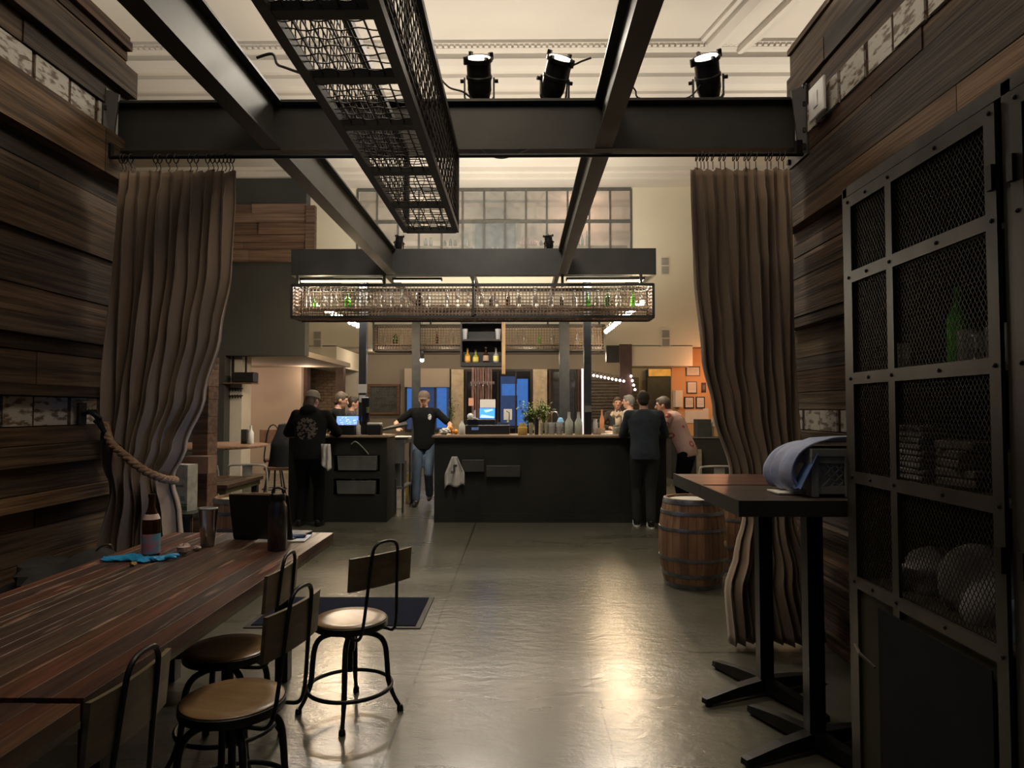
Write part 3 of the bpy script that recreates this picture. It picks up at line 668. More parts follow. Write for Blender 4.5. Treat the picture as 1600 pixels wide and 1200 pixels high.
for (a, b, lb) in ((466, 597, 'lit tube lamp under the canopy fascia, at its left end'), (612, 690, 'lit tube lamp under the canopy fascia, left of its middle'), (885, 1008, 'lit tube lamp under the canopy fascia, at its right end')):
    t = thing('tube_lamp', lb, 'lamp', (X((a + b) / 2, 9.4), 9.40, BZ - 0.035), group='tube lamps under the canopy')
    hw = (X(b, 9.4) - X(a, 9.4)) / 2
    m = MB(); m.box((-hw, -.05, 0), (hw, .05, .033)); m.build('housing', STEEL, t)
    m = MB(); m.tube([(-hw + .02, 0, -.008), (hw - .02, 0, -.008)], 0.014, 8); m.build('tube', TUBE, t)


def basket(name, label, x0, x1, y0, y1, z0, z1, cell, wr, shelfz=None, posts=(), wm=RUSTM, fm=STEEL, cat='hanging basket', bow=False, braces=()):
    t = thing(name, label, cat, ((x0 + x1) / 2, (y0 + y1) / 2, z0)); dx = (x1 - x0) / 2; dy = (y1 - y0) / 2; h = z1 - z0; e = 0.018
    m = MB()
    for z in (0, h):
        for y in (-dy, dy): m.bar((-dx, y, z), (dx, y, z), 2 * e)
        for x in (-dx, dx): m.bar((x, -dy, z), (x, dy, z), 2 * e)
    for x in [-dx, dx] + [p - (x0 + x1) / 2 for p in posts]:
        for y in (-dy, dy): m.bar((x, y, 0), (x, y, h), 2 * e if x not in (-dx, dx) else 2 * e)
        if x not in (-dx, dx): m.bar((x, -dy, 0), (x, dy, 0), 2 * e)
    for yb in braces: m.bar((-dx, yb - (y0 + y1) / 2, 0), (dx, yb - (y0 + y1) / 2, 0), 0.05, 0.03)
    m.build('frame', fm, t)
    m = MB(); nz = max(2, round(h / cell)); nx = round(2 * dx / cell); ny = max(2, round(2 * dy / cell))
    def wire(p, q, k, nrm):
        if not bow: m.bar(p, q, wr)
        else:
            p = Vector(p); q = Vector(q); d = (q - p).normalized(); n = max(4, int((q - p).length / cell) * 4); pts = []
            if abs(d.y) > .9: m.bar(p, q, wr); return
            iv = Vector((0, 1, 0)) if abs(nrm[1]) < .5 else Vector((1, 0, 0))
            for i in range(n + 1): pts.append(p.lerp(q, i / n) + iv * (cell * .16 * math.sin(PI * i / 4 + PI * k)))
            m.tube(pts, wr / 2, 4)
    for y, s_ in ((-dy, -1), (dy, 1)):
        for i in range(1, nx): x = -dx + 2 * dx * i / nx; wire((x, y, 0), (x, y, h), i, (0, 1, 0))
        for i in range(1, nz): wire((-dx, y, h * i / nz), (dx, y, h * i / nz), i, (0, 1, 0))
    for x in (-dx, dx):
        for i in range(1, ny): y = -dy + 2 * dy * i / ny; wire((x, y, 0), (x, y, h), i, (1, 0, 0))
        for i in range(1, nz): wire((x, -dy, h * i / nz), (x, dy, h * i / nz), i, (1, 0, 0))
    for i in range(1, nx): x = -dx + 2 * dx * i / nx; wire((x, -dy, 0), (x, dy, 0), i, (0, 0, 1))
    for i in range(1, ny): y = -dy + 2 * dy * i / ny; wire((-dx, y, 0), (dx, y, 0), i, (0, 0, 1))
    m.build('wire_mesh', wm, t)
    if shelfz:
        m = MB(); m.box((-dx + .03, -dy + .05, shelfz - z0 - .02), (dx - .03, dy - .05, shelfz - z0)); m.build('shelf', mat('basket_shelf', (0.30, 0.27, 0.20), 0.5), t)
    return t


BX0, BX1 = X(454, 8.95), X(1022, 8.95)
SZ = Z(482, 9.15)
basket('bottle_basket', 'long rusty wire mesh basket of bottles hanging in front of the canopy', BX0, BX1, 8.95, 9.33, Z(495, 8.95), Z(445, 8.95), 0.046, 0.0095, SZ, posts=(X(739, 8.95),))
SZ2 = Z(538, 14.0)
basket('bottle_basket', 'far wire mesh basket of bottles hanging behind the bar', X(583, 13.8), X(945, 13.8), 13.8, 14.15, Z(547, 13.8), Z(508, 13.8), 0.055, 0.009, SZ2, posts=(X(764, 13.8),), wm=mat('far_mesh', (0.28, 0.19, 0.13), 0.6, 0.2))
fb = basket('overhead_wire_trough', 'long dark wire mesh trough hanging lengthwise overhead near the camera', -0.735, -0.412, 0.7, 4.4, 2.665, 3.165, 0.050, 0.0052, None, wm=WIRE, bow=True, braces=(1.55, 1.95, 2.35, 2.75, 3.3, 3.85))
for yy in (1.2, 2.3, 3.4): m = MB(); m.box((-.015, yy - 2.55, .5), (.015, yy - 2.52, 1.02)); m.build('hanger_strap', STEEL, fb)
m = MB(); m.box((.02, -1.8, .455), (.06, 1.5, .475)); m.build('inner_rail', STEEL, fb)


# ------------------------------------------------------------------ bottles in the baskets
def bottle_prof(kind, h):
    r = {'tall': .12, 'flask': .15, 'wine': .13, 'jug': .26, 'jar': .22, 'small': .18}[kind] * h
    if kind == 'jug': return [(r * .9, 0), (r, h * .08), (r, h * .55), (r * .8, h * .7), (r * .35, h * .82), (r * .33, h * .95), (r * .4, h)]
    if kind == 'jar': return [(r * .9, 0), (r, h * .05), (r, h * .72), (r * .75, h * .82), (r * .8, h)]
    if kind == 'flask': return [(r, 0), (r * 1.05, h * .04), (r * 1.05, h * .58), (r * .5, h * .68), (r * .36, h * .75), (r * .36, h * .96), (r * .45, h)]
    return [(r * .92, 0), (r, h * .04), (r, h * .52), (r * .8, h * .62), (r * .36, h * .72), (r * .32, h * .94), (r * .4, h)]


BM = {'clear': GLASS, 'green': GGREEN, 'dgreen': GDGREEN, 'dark': GDARK, 'brown': GBROWN}
NM = {'clear': 'clear glass', 'green': 'bright green glass', 'dgreen': 'dark green glass', 'dark': 'black glass', 'brown': 'brown glass'}
KN = {'tall': 'tall bottle', 'flask': 'round-bodied bottle', 'wine': 'bottle', 'jug': 'squat jug', 'jar': 'wide jar', 'small': 'small bottle'}
front = [(479, .27, 'flask', 'clear'), (489, .15, 'small', 'green'), (503, .25, 'flask', 'clear'), (514, .25, 'wine', 'clear'), (523, .22, 'wine', 'clear'), (542, .19, 'jug', 'green'), (557, .17, 'small', 'clear'), (566, .24, 'wine', 'clear'),
         (577, .22, 'jar', 'clear'), (588, .17, 'small', 'clear'), (598, .25, 'flask', 'clear'), (612, .25, 'tall', 'clear'), (628, .25, 'flask', 'clear'), (637, .14, 'small', 'clear'), (654, .22, 'jar', 'dark'), (668, .25, 'tall', 'clear'),
         (698, .25, 'wine', 'clear'), (715, .26, 'tall', 'clear'), (731, .18, 'small', 'clear'), (752, .26, 'flask', 'clear'), (767, .22, 'wine', 'dark'), (776, .16, 'small', 'clear'), (794, .25, 'tall', 'brown'), (810, .25, 'flask', 'clear'), (837, .27, 'flask', 'clear'),
         (861, .24, 'flask', 'clear'), (878, .22, 'wine', 'dark'), (898, .24, 'flask', 'clear'), (919, .20, 'wine', 'green'), (934, .24, 'flask', 'clear'), (950, .27, 'wine', 'dgreen'), (967, .25, 'flask', 'clear'), (990, .25, 'tall', 'green')]
cache = {}


def shelf_bottle(px, h, kind, c, Y, z, lb, grp):
    key = (kind, c, h)
    if key not in cache:
        m = MB(); m.lathe(bottle_prof(kind, h), n=14); o = m.build('bottle' if kind not in ('jar', 'jug') else 'jar', BM[c], smooth=True)
        cl = MB()
        if kind in ('tall', 'wine', 'flask'): cl.lathe([(.016, h * .985), (.016, h * 1.03)], n=8); cl.build('stopper', BLACKP if c != 'clear' else CHROME, o)
        cache[key] = o
    else: o = copy_tree(cache[key])
    o.location = (X(px, Y), Y, z); tag(o, lb, 'bottle' if kind not in ('jar', 'jug') else 'jar', grp); return o


cnt = {}
for (px, h, kind, c) in front:
    side = 'left' if px < 739 else 'right'; key = (side,); cnt[key] = cnt.get(key, 0) + 1; nn = sum(1 for q in front if q[0] >= px and q[0] > 739)
    shelf_bottle(px, h, kind, c, 9.14, SZ, f"{NM[c]} {KN[kind]}, {ORD[cnt[key] - 1] if side == 'left' else ORD[nn - 1]} from the {side} end of the front basket", 'bottles in the front basket')
rear = [(600, .27, 'tall', 'clear'), (617, .2, 'jug', 'dgreen'), (627, .24, 'wine', 'clear'), (636, .24, 'tall', 'clear'), (668, .16, 'small', 'clear'), (682, .22, 'wine', 'brown'), (693, .16, 'small', 'clear'), (704, .26, 'tall', 'clear'), (712, .24, 'wine', 'clear'),
        (807, .25, 'tall', 'clear'), (819, .25, 'flask', 'clear'), (843, .2, 'wine', 'green'), (863, .25, 'flask', 'clear'), (902, .25, 'flask', 'clear'), (926, .25, 'tall', 'clear'), (935, .22, 'wine', 'clear')]
cnt = {}
for (px, h, kind, c) in rear:
    side = 'left' if px < 739 else 'right'; cnt[side] = cnt.get(side, 0) + 1
    shelf_bottle(px, h * 1.15, kind, c, 13.97, SZ2, f"{NM[c]} {KN[kind]} in the far basket's {side} half, {ORD[cnt[side] - 1]} from its left", 'bottles in the far basket')

# ------------------------------------------------------------------ bulb strings along the canopy sides
def bulb_string(label, p, q, n, r, bm, grp, dens=1.0, sag=0.03):
    t = thing('string_lights', label, 'string lights', (Vector(p) + Vector(q)) / 2, group=grp); o = (Vector(p) + Vector(q)) / 2
    p = Vector(p) - o; q = Vector(q) - o; pts = [p.lerp(q, i / 30) + Vector((0, 0, .07 + r - sag * math.sin(i / 30 * PI * 4) ** 2)) for i in range(31)]
    m = MB(); m.tube(pts, 0.006, 5); m.build('cord', BLACKP, t)
    for i in range(n):
        f = (i + 0.5) / n; c = p.lerp(q, f)
        s_ = MB(); s_.lathe([(r * .35, r * .8), (r * .4, r * .8 + .05)], c, 8); so_ = s_.build('socket', BLACKP, t)
        b = MB(); b.lathe([(r * .12, -r * 1.15), (r * .6, -r * .9), (r, -r * .2), (r * .85, r * .35), (r * .42, r * .85)], c, 10); b.build('bulb', bm, t, smooth=True)


bulb_string('row of glowing warm bulbs hanging along the left side of the bar canopy', (X(486, 9.6), 9.6, Z(473, 9.6)), (X(572, 12.8), 12.8, Z(515, 12.8)), 12, 0.040, BULB, 'warm bulb strings over the bar')
bulb_string('row of glowing warm bulbs hanging along the right side of the bar canopy', (X(1008, 9.5), 9.5, Z(470, 9.5)), (X(946, 13.4), 13.4, Z(519, 13.4)), 13, 0.040, BULB, 'warm bulb strings over the bar')
bulb_string('string of small pinkish bulbs over the dark slatted board behind the bar', (X(925, 16.2), 16.2, Z(586, 16.2)), (X(978, 15.6), 15.6, Z(596, 15.6)), 9, 0.028, BULBP, 'pinkish bulbs', sag=0.02)
bulb_string('short string of pinkish bulbs wound on the right post above the customers', (X(986, 15.9), 15.96, Z(584, 15.9)), (X(994, 15.9), 15.96, Z(612, 15.9)), 4, 0.028, BULBP, 'pinkish bulbs', sag=0.02)
po = MB(); po.box((X(969, 16.0), 16.0, 0), (X(988, 16.0), 16.12, zc)); struct('column_maroon', po, BROWNP)
po = MB(); po.box((X(948, 16.3), 16.3, Z(566, 16.3)), (X(980, 16.3), 16.5, zc)); solo('wall_speaker', 'dark speaker box up under the soffit beside the maroon post', 'speaker', po, BLACKP)

# ------------------------------------------------------------------ stage lamps on the beams
def par_can(label, loc, rz, tilt, sc=1.0, grp='stage lamps on the cross beam'):
    t = thing('stage_lamp', label, 'lamp', loc, rz, grp); h = .30 * sc; r = .085 * sc; pz = .15 * sc
    M = Matrix.Translation((0, 0, pz)) @ Matrix.Rotation(tilt, 4, 'X')
    m = MB(); m.lathe([(r * .35, -h * .48), (r * .8, -h * .42), (r * .95, -h * .25), (r, -h * .2), (r, h * .05), (r * 1.08, h * .06), (r * 1.08, h * .12), (r, h * .14), (r, h * .42), (r * 1.15, h * .44), (r * 1.15, h * .52), (r * .98, h * .52), (r * .95, h * .40)], n=20, M=M, cap=False)
    m.ball(M @ Vector((0, 0, -h * .42)), (r * .75, r * .75, r * .4), 14, 6); m.build('housing', BLACKM, t, smooth=True)
    m = MB(); m.lathe([(r * 1.02, h * .515), (r * .6, h * .535), (0.001, h * .54)], n=20, M=M, cap=False); m.build('lens', LENS, t, smooth=True)
    for k in range(4):
        a = k * PI / 2 + .6; m = MB(); m.cbox((0, 0, 0), (.018 * sc, .03 * sc, .05 * sc)); mm = MB()
        mm.add([M @ (Matrix.Rotation(a, 4, 'Z') @ (Vector(v) + Vector((0, r * 1.2, h * .50)))) for v in m.v], m.f); mm.build('lens_clip', BLACKM, t)
    m = MB(); rr = r * 1.22; pts = [(-rr, 0, pz + .02), (-rr, 0, .03), (-rr * .85, 0, .006), (rr * .85, 0, .006), (rr, 0, .03), (rr, 0, pz + .02)]
    for a, b in zip(pts, pts[1:]): m.bar(a, b, .012 * sc, .028 * sc, up=(0, 1, 0.01))
    m.build('yoke', BLACKM, t)
    for s_ in (-1, 1):
        m = MB(); m.tube([(s_ * rr * .95, 0, pz), (s_ * rr * 1.3, 0, pz)], .014 * sc, 8); m.build('yoke_knob', BLACKM, t)
    return t


ztop = BZ + BH + 0.002
par_can('black stage lamp on the cross beam, between the wire trough and the second lamp', (X(748, YC), YC, ztop), 0.0, R(41))
par_can('black stage lamp on the cross beam, tilted and next left of the right-hand ceiling beam', (X(868, YC), YC, ztop), 0.35, R(43))
par_can('black stage lamp on the cross beam, alone between ceiling beam and right wall', (X(1112, YC), YC, ztop), -0.4, R(43))
for k, (px, rz, lb) in enumerate(((622, 0.6, 'left'), (858, -0.6, 'right'))):
    par_can(f'small stage lamp on top of the canopy beside the {lb} ceiling beam', (X(px, 9.27), 9.27, ztop), rz, R(10), 0.62, 'small stage lamps on the canopy')
cables = [
    ('black looped cable from the left ceiling beam into the wire trough', [(-1.69, 4.3, Z(88, 4.3)), (X(418, 4.3), 4.3, Z(82, 4.3)), (X(426, 4.3), 4.3, Z(98, 4.3)), (X(440, 4.2), 4.2, Z(104, 4.2)), (X(480, 4.0), 4.0, Z(118, 4.0))], .009),
    ('black cable looping beside the first stage lamp', [(X(683, 4.76), 4.76, Z(118, 4.76)), (X(700, 4.74), 4.74, Z(136, 4.74)), (X(722, 4.75), 4.75, Z(143, 4.75)), (X(737, 4.76), 4.76, ztop + .01)], .007),
    ('black cable curving up from the tilted stage lamp to the ceiling beam', [(X(885, 4.76), 4.76, ztop + .01), (X(892, 4.75), 4.75, Z(110, 4.75)), (X(905, 4.75), 4.75, Z(99, 4.75)), (X(926, 4.75), 4.75, Z(91, 4.75))], .007),
    ('black cable lying from the ceiling beam along the cross beam', [(X(988, 4.75), 4.75, Z(132, 4.75)), (X(996, 4.75), 4.75, Z(142, 4.75)), (X(1006, 4.76), 4.76, ztop + .008), (X(1075, 4.76), 4.76, ztop + .008), (X(1100, 4.75), 4.75, Z(134, 4.75))], .006),
    ('thin slack cable under the cross beam beside the wire trough', [(X(750, 4.7), 4.72, BZ - .0), (X(765, 4.7), 4.72, Z(242, 4.7)), (X(790, 4.7), 4.72, Z(245, 4.7)), (X(830, 4.7), 4.72, BZ - .0)], .004)]


def smoothpts(pts, n=6):
    pts = [Vector(p) for p in pts]; out = []
    for i in range(len(pts) - 1):
        p0 = pts[max(i - 1, 0)]; p1 = pts[i]; p2 = pts[i + 1]; p3 = pts[min(i + 2, len(pts) - 1)]
        for k in range(n):
            t = k / n; out.append(0.5 * ((2 * p1) + (p2 - p0) * t + (2 * p0 - 5 * p1 + 4 * p2 - p3) * t * t + (3 * p1 - p0 - 3 * p2 + p3) * t ** 3))
    return out + [pts[-1]]


for lb, pts, r in cables:
    m = MB(); m.tube(smoothpts(pts), r, 6); solo('cable', lb, 'cable', m, BLACKP, smooth=True)
m = MB(); p = Vector((XR, 4.34, Z(150, 4.34))); sp = thing('wall_plate', 'white double wall plate high on the right plank wall', 'wall plate', (XR - 0.062, 4.34, Z(184, 4.34)))
m.box((-.02, -.11, 0), (.0, .11, .22), bev=.006); m.build('plate', mat('white_plate', (0.72, 0.72, 0.70), 0.5), sp)
m = MB(); m.box((-.026, -.03, .06), (-.0205, .03, .16), bev=.002); m.build('rocker', mat('white_rocker', (0.6, 0.6, 0.58), 0.4), sp)

# ================================================================== CURTAINS
rod = thing('curtain_rod', 'long thin black curtain rod spanning under the cross beam', 'curtain rod', (-0.46, 4.6, Z(243, 4.6)))
zr = Z(243, 4.6)
m = MB(); m.tube([(XL + .06 + .46, 0, 0), (XR - .06 + .46, 0, 0)], .014, 10); m.build('rod', BLACKM, rod, smooth=True)
for x in (XL + .09, XR - .09): m = MB(); m.box((x + .46 - .02, -.02, 0), (x + .46 + .02, .02, BZ - zr)); m.build('rod_bracket', BLACKM, rod)


def lerp_tab(tab, y):
    for (a, b), (c, d) in zip(tab, tab[1:]):
        if y <= c: t = (y - a) / (c - a); t = t * t * (3 - 2 * t); return b + (d - b) * t
    return tab[-1][1]


def curtain(name, label, Y, top, bot, le, ri, nf, seed, depthf, ring_px, fwd=0.0):
    """le/ri: (pixel height, pixel x) edges in the curtain's own plane; folds run between them"""
    rnd = random.Random(seed); ox = X((lerp_tab(le, top) + lerp_tab(ri, top)) / 2, Y)
    zb = .012 if bot > 980 else Z(bot, Y); t = thing(name, label, 'curtain', (ox, Y, zb))
    nu = nf * 14; nv = 46; P = []
    ph = [rnd.uniform(-.25, .25) for _ in range(nf + 2)]; am = [rnd.uniform(.6, 1.25) for _ in range(nf + 2)]
    for i in range(nv + 1):
        py = top + (bot - top) * i / nv; Yr = Y - fwd * (max(0, (py - top) / (bot - top) - .15) / .85); x0 = X(lerp_tab(le, py), Yr); x1 = X(lerp_tab(ri, py), Yr); row = []
        wdt = x1 - x0; A = depthf(py)
        for j in range(nu + 1):
            u = j / nu; k = u * nf; a_ = am[int(k)] * (1 - k % 1) + am[int(k) + 1] * (k % 1)
            drift = 0.06 * math.sin(py * 0.004 + u * 5)
            s = math.sin(2 * PI * (k + ph[int(k)] * 0.0 + drift)); s2 = math.sin(2 * PI * (k * .37 + py * .002 + seed))
            xx = x0 + wdt * (u + 0.012 * math.sin(2 * PI * (k + drift) * 2))
            yy = -A * a_ * (abs(s) ** 0.8 * (1 if s > 0 else -1)) - A * .5 * s2
            zz = Z(py, Yr); yy += Yr - Y
            if i == 0: zz -= 0.035 * (0.5 + 0.5 * math.sin(2 * PI * k / 1.0)) + 0.01 * s2
            if i < 3: yy *= 0.55
            row.append((xx - ox, yy, max(zz - zb, 0)))
        P.append(row)
    m = MB(); m.grid(P); m.build('cloth', LINEN, t, smooth=True, solid=0.006)
    # stitched header line
    for q in ring_px:
        m = MB(); x = X(q, Y) - ox; rr = .030
        m.tube([(x + 0.006 * math.sin(a), rr * math.cos(a), zr - zb - rr + .014 + .004 + rr * math.sin(a)) for a in [2 * PI * k / 14 for k in range(14)]], .0042, 6, closed=True); m.build('ring', BLACKM, t, smooth=True)
        m = MB(); m.tube([(x, 0, zr - zb - 2 * rr + .014), (x + .004, .012, zr - zb - 2 * rr - .015), (x, 0, zr - zb - 2 * rr - .04)], .003, 5); m.build('hook', BLACKM, t)
    return t


def dl(py): return .045 if py < 420 else (.045 + (py - 420) / 330 * .05 if py < 750 else .095)


lt = curtain('burlap_curtain', 'brown burlap curtain on the left, gathered by a thick rope', 4.6, 262, 988,
             [(262, 178), (430, 172), (600, 168), (720, 168), (760, 180), (860, 160), (990, 150)], [(262, 362), (420, 357), (520, 343), (620, 322), (700, 292), (752, 268), (800, 278), (870, 282), (990, 290)], 11, 3, dl,
             (182, 187, 196, 236, 242, 256, 268, 290, 300, 318, 326, 333, 340, 346, 352, 357))
rt = curtain('burlap_curtain', 'brown burlap curtain on the right, drawn back above the high tables', 4.6, 262, 1004,
             [(262, 1081), (430, 1085), (560, 1094), (640, 1110), (740, 1138), (808, 1160), (860, 1148), (920, 1132), (1004, 1136)], [(262, 1240), (500, 1243), (740, 1247), (808, 1236), (900, 1262), (1004, 1286)], 10, 8, lambda y: .04 if y < 400 else .055,
             (1093, 1099, 1104, 1110, 1118, 1130, 1137, 1152, 1158, 1170, 1176, 1186, 1204, 1210, 1222, 1230), fwd=.20)
# tieback rope of the left curtain
pts = [at(165, 662, 4.55), at(172, 690, 4.45), at(195, 712, 4.38), at(225, 735, 4.34), at(255, 748, 4.36), at(272, 750, 4.48), at(270, 751, 4.62)]
sp_ = smoothpts(pts, 14); m = MB(); n_ = len(sp_)
for s_ in range(3):
    q = []
    for i, p in enumerate(sp_):
        d = (sp_[min(i + 1, n_ - 1)] - sp_[max(i - 1, 0)]).normalized(); a = d.cross(Vector((0, 0, 1))).normalized(); b = a.cross(d); th = i * .55 + s_ * 2 * PI / 3
        q.append(p + (a * math.cos(th) + b * math.sin(th)) * .014)
    m.tube(q, .014, 8)
rp_ = solo('tieback_rope', 'thick twisted rope holding back the left curtain', 'rope', m, ROPE, smooth=True)
hk = thing('wall_hook', 'black iron hook with black straps on the left plank wall', 'hook', (XL + .055, 4.42, Z(668, 4.42)))
m = MB(); m.tube([(0, 0, .09), (.07, 0, .10), (.11, .02, .06), (.09, .05, .02), (.05, .06, .04)], .013, 8); m.box((-.008, -.04, .02), (.008, .04, .16)); m.build('hook_body', BLACKM, hk, smooth=True)
m = MB()
for k in range(3): m.tube([(.02, .01 * k, .08 + .01 * k), (.06 + .01 * k, -.03 + .02 * k, .11), (.10, .03, .05 - .02 * k), (.12 + .02 * k, .08, -.06 - .02 * k), (.17 + .015 * k, .10, -.13)], .012, 6)
m.build('strap', BLACKC, hk, smooth=True)

# ================================================================== LONG COMMUNAL TABLES
RED = [(0.105, 0.045, 0.030), (0.085, 0.050, 0.036), (0.12, 0.062, 0.038), (0.070, 0.042, 0.034), (0.135, 0.058, 0.036), (0.095, 0.065, 0.048)]


def long_table(label, x0, x1, y0, y1, zt, seed, grp):
    t = thing('communal_table', label, 'table', ((x0 + x1) / 2, (y0 + y1) / 2, 0), group=grp); hx = (x1 - x0) / 2; hy = (y1 - y0) / 2; rnd = random.Random(seed)
    m = MB(); x = -hx
    while x < hx - .01:
        w_ = rnd.choice([.045, .06, .075, .09]); xe = min(x + w_, hx)
        if hx - xe < .03: xe = hx
        c = rnd.choice(RED); k = rnd.uniform(.75, 1.25); m.tint = tuple(v * k for v in c)
        m.box((x + .0008, -hy, zt - .045 + rnd.uniform(0, .0)), (xe - .0008, hy, zt + rnd.uniform(-.0022, 0)), bev=.0012); x = xe
    m.build('tabletop', TABLE, t)
    m = MB(); m.tint = (.12, .10, .07)
    for s_ in (-1, 1): m.box((min(s_ * hx, s_ * (hx - .02)), -hy, zt - .065), (max(s_ * hx, s_ * (hx - .02)), hy, zt - .0455)); m.box((-hx + .02, min(s_ * hy, s_ * (hy - .02)), zt - .065), (hx - .02, max(s_ * hy, s_ * (hy - .02)), zt - .0455))
    m.build('apron', TABLE, t)
    for sy in (-1, 1):
        for sx in (-1, 1):
            m = MB(); m.box((sx * (hx - .18) - .035, sy * (hy - .35) - .035, 0), (sx * (hx - .18) + .035, sy * (hy - .35) + .035, zt - .0455)); m.build('leg', STEEL, t)
        m = MB(); m.box((-hx + .215, sy * (hy - .35) - .03, .12), (hx - .215, sy * (hy - .35) + .03, .18)); m.build('leg_rail', STEEL, t)
    return t


TX0, TX1 = -2.12, -1.135
long_table('long dark plank table holding the bottle, tumbler and laptop', TX0, TX1, 1.80, 4.20, .75, 1, 'communal tables')
long_table('dark plank table end cut off by the bottom left corner of the picture', TX0, TX1, -.6, 1.788, .742, 2, 'communal tables')
# wall bench with dark jackets
be = thing('wall_bench', 'dark bench along the left plank wall behind the long table', 'bench', (-2.52, 2.6, 0))
m = MB(); m.box((-.20, -1.7, .40), (.20, 1.72, .45), bev=.006); m.build('seat', mat('bench_dark', (0.02, 0.018, 0.016), 0.6), be)
for y in (-1.5, 0, 1.5):
    m = MB(); m.box((-.17, y - .03, 0), (.17, y + .03, .40)); m.build('leg', STEEL, be)


def lump(name, label, cat, c, d, seed, matl, amp=.25, parent=None, group=None):
    rnd = random.Random(seed); m = MB(); nn, mm = 30, 16; m.ball((0, 0, 0), 1.0, nn, mm); vs = []
    f = [(rnd.uniform(2, 6), rnd.uniform(2, 6), rnd.uniform(2, 6), rnd.uniform(0, 6)) for _ in range(5)]
    for v in m.v:
        v = Vector(v); s = 1 + amp * sum(math.sin(a * v.x + b * v.y + c_ * v.z + e) for a, b, c_, e in f) / 3
        q = Vector((v.x * d[0], v.y * d[1], v.z * d[2])) * s; q.z = max(q.z, -d[2] * .45); vs.append(q + Vector(c) + Vector((0, 0, d[2] * .45)))
    m.v = vs
    return solo(name, label, cat, m, matl, group, smooth=True)


lump('jacket', 'black jacket heaped on the wall bench behind the brown bottle', 'jacket', (-2.50, 3.75, .45), (.20, .42, .17), 2, BLACKC)
lump('jacket', 'black jacket heaped on the wall bench at the left picture edge', 'jacket', (-2.50, 2.65, .45), (.20, .40, .15), 5, BLACKC)
m = MB(); c0 = at(160, 868, 3.95)
m.tube(smoothpts([at(146, 880, 3.9), at(150, 862, 3.9), at(160, 853, 3.9), at(172, 851, 3.9), at(176, 858, 3.92)], 5), .006, 6)
solo('coat_hanger', 'thin grey metal loop poking up from the black jacket by the wall', 'hanger', m, BRIGHT, smooth=True)

# ---- things on the long table
T = .7505
b = thing('beer_bottle', 'brown glass beer bottle with pink and blue label on the long table', 'bottle', (X(240, 3.5), 3.5, T))
m = MB(); m.lathe([(.036, 0), (.043, .006), (.043, .17), (.040, .19), (.022, .235), (.0155, .255), (.0145, .30), (.017, .302), (.017, .313), (.0135, .315)], n=24); m.build('glass_body', GBROWN, b, smooth=True)
LBL = mat('bottle_label', (0.55, 0.16, 0.17), 0.5, 0, (0.12, 0.32, 0.42), (14, 14, 22), 3, 0.42, 0.56)
m = MB(); m.lathe([(.0435, .02), (.0437, .022), (.0437, .118), (.0435, .12)], n=24, cap=False); m.build('label', LBL, b, smooth=True)
m = MB(); m.lathe([(.0405, .192), (.0295, .218)], n=24, cap=False); m.v = [(x * 1.03, y * 1.03, z) for x, y, z in m.v]; m.build('neck_label', mat('neck_label', (0.6, 0.45, 0.42), 0.5), b, smooth=True)
m = MB(); m.lathe([(.0165, .303), (.0178, .308), (.0165, .319), (.001, .320)], n=20); m.build('cap', mat('bottle_cap', (0.05, 0.03, 0.03), 0.4, 0.6), b, smooth=True)
tu = thing('steel_tumbler', 'brushed stainless steel tumbler with a narrow rim on the long table', 'tumbler', (X(328, 3.79), 3.79, T))
m = MB(); m.lathe([(.034, 0), (.037, .004), (.044, .11), (.051, .192), (.0525, .2), (.050, .2), (.042, .1), (.034, .01)], n=28, cap=False); m.build('cup', CHROME, tu, smooth=True)
m = MB(); m.lathe([(.050, .198), (.051, .205), (.046, .21), (.044, .204), (.001, .204)], n=28, cap=False); m.build('lid', mat('clear_lid', (0.25, 0.25, 0.25), 0.2), tu, smooth=True)
fk = thing('steel_flask', 'tall dark metallic drinking flask with black screw lid before the laptop', 'flask', (X(436, 3.68), 3.68, T))
m = MB(); m.lathe([(.046, 0), (.050, .004), (.050, .21), (.047, .235), (.038, .252), (.036, .262)], n=28); m.build('body', mat('flask_gunmetal', (0.13, 0.135, 0.15), 0.25, 0.9), fk, smooth=True)
m = MB(); m.lathe([(.040, .262), (.041, .264), (.041, .295), (.038, .299)], n=28); m.build('lid', BLACKP, fk, smooth=True)
m = MB(); m.tube(smoothpts([(-.03, 0, .297), (-.026, 0, .322), (0, 0, .330), (.026, 0, .322), (.03, 0, .297)], 4), .006, 8); m.build('lid_handle', BLACKP, fk, smooth=True)
lp = thing('laptop', 'open black laptop seen from behind on the long table', 'laptop', (X(408, 3.9), 3.95, T), -.16)
m = MB(); m.box((-.185, 0, 0), (.185, .25, .018), bev=.004); m.build('keyboard_base', BLACKP, lp)
Ml = Matrix.Translation((0, .004, .010)) @ Matrix.Rotation(R(12), 4, 'X')
m = MB(); m.box((-.185, -.006, .0), (.185, .004, .262), Ml, bev=.003); ld = m.build('lid', mat('laptop_black', (0.012, 0.012, 0.014), 0.5), lp)
m = MB(); m.box((-.172, .0042, .014), (.172, .006, .248), Ml); m.build('screen', SCREENW, lp)
m = MB(); z0 = T; p0 = onfloor(446, 847, T); p1 = onfloor(452, 826, T); p2 = onfloor(503, 829, T); p3 = onfloor(466, 845, T)
nb_ = thing('notebook', 'open white notebook at the far table corner under the black case', 'notebook', (p2.x - .14, 3.98, T), .1)
for s_ in (-1, 1): m = MB(); m.box((min(0, s_ * .14), -.10, 0), (max(0, s_ * .14), .10, .006)); m.build('page_block', PAPER, nb_)
cs = solo('eyeglasses_case', 'slim black case lying on the white notebook', 'case', MB().cbox((p2.x - .10, 3.99, T + .018), (.17, .055, .022), (0, 0, .1), bev=.008), BLACKP)
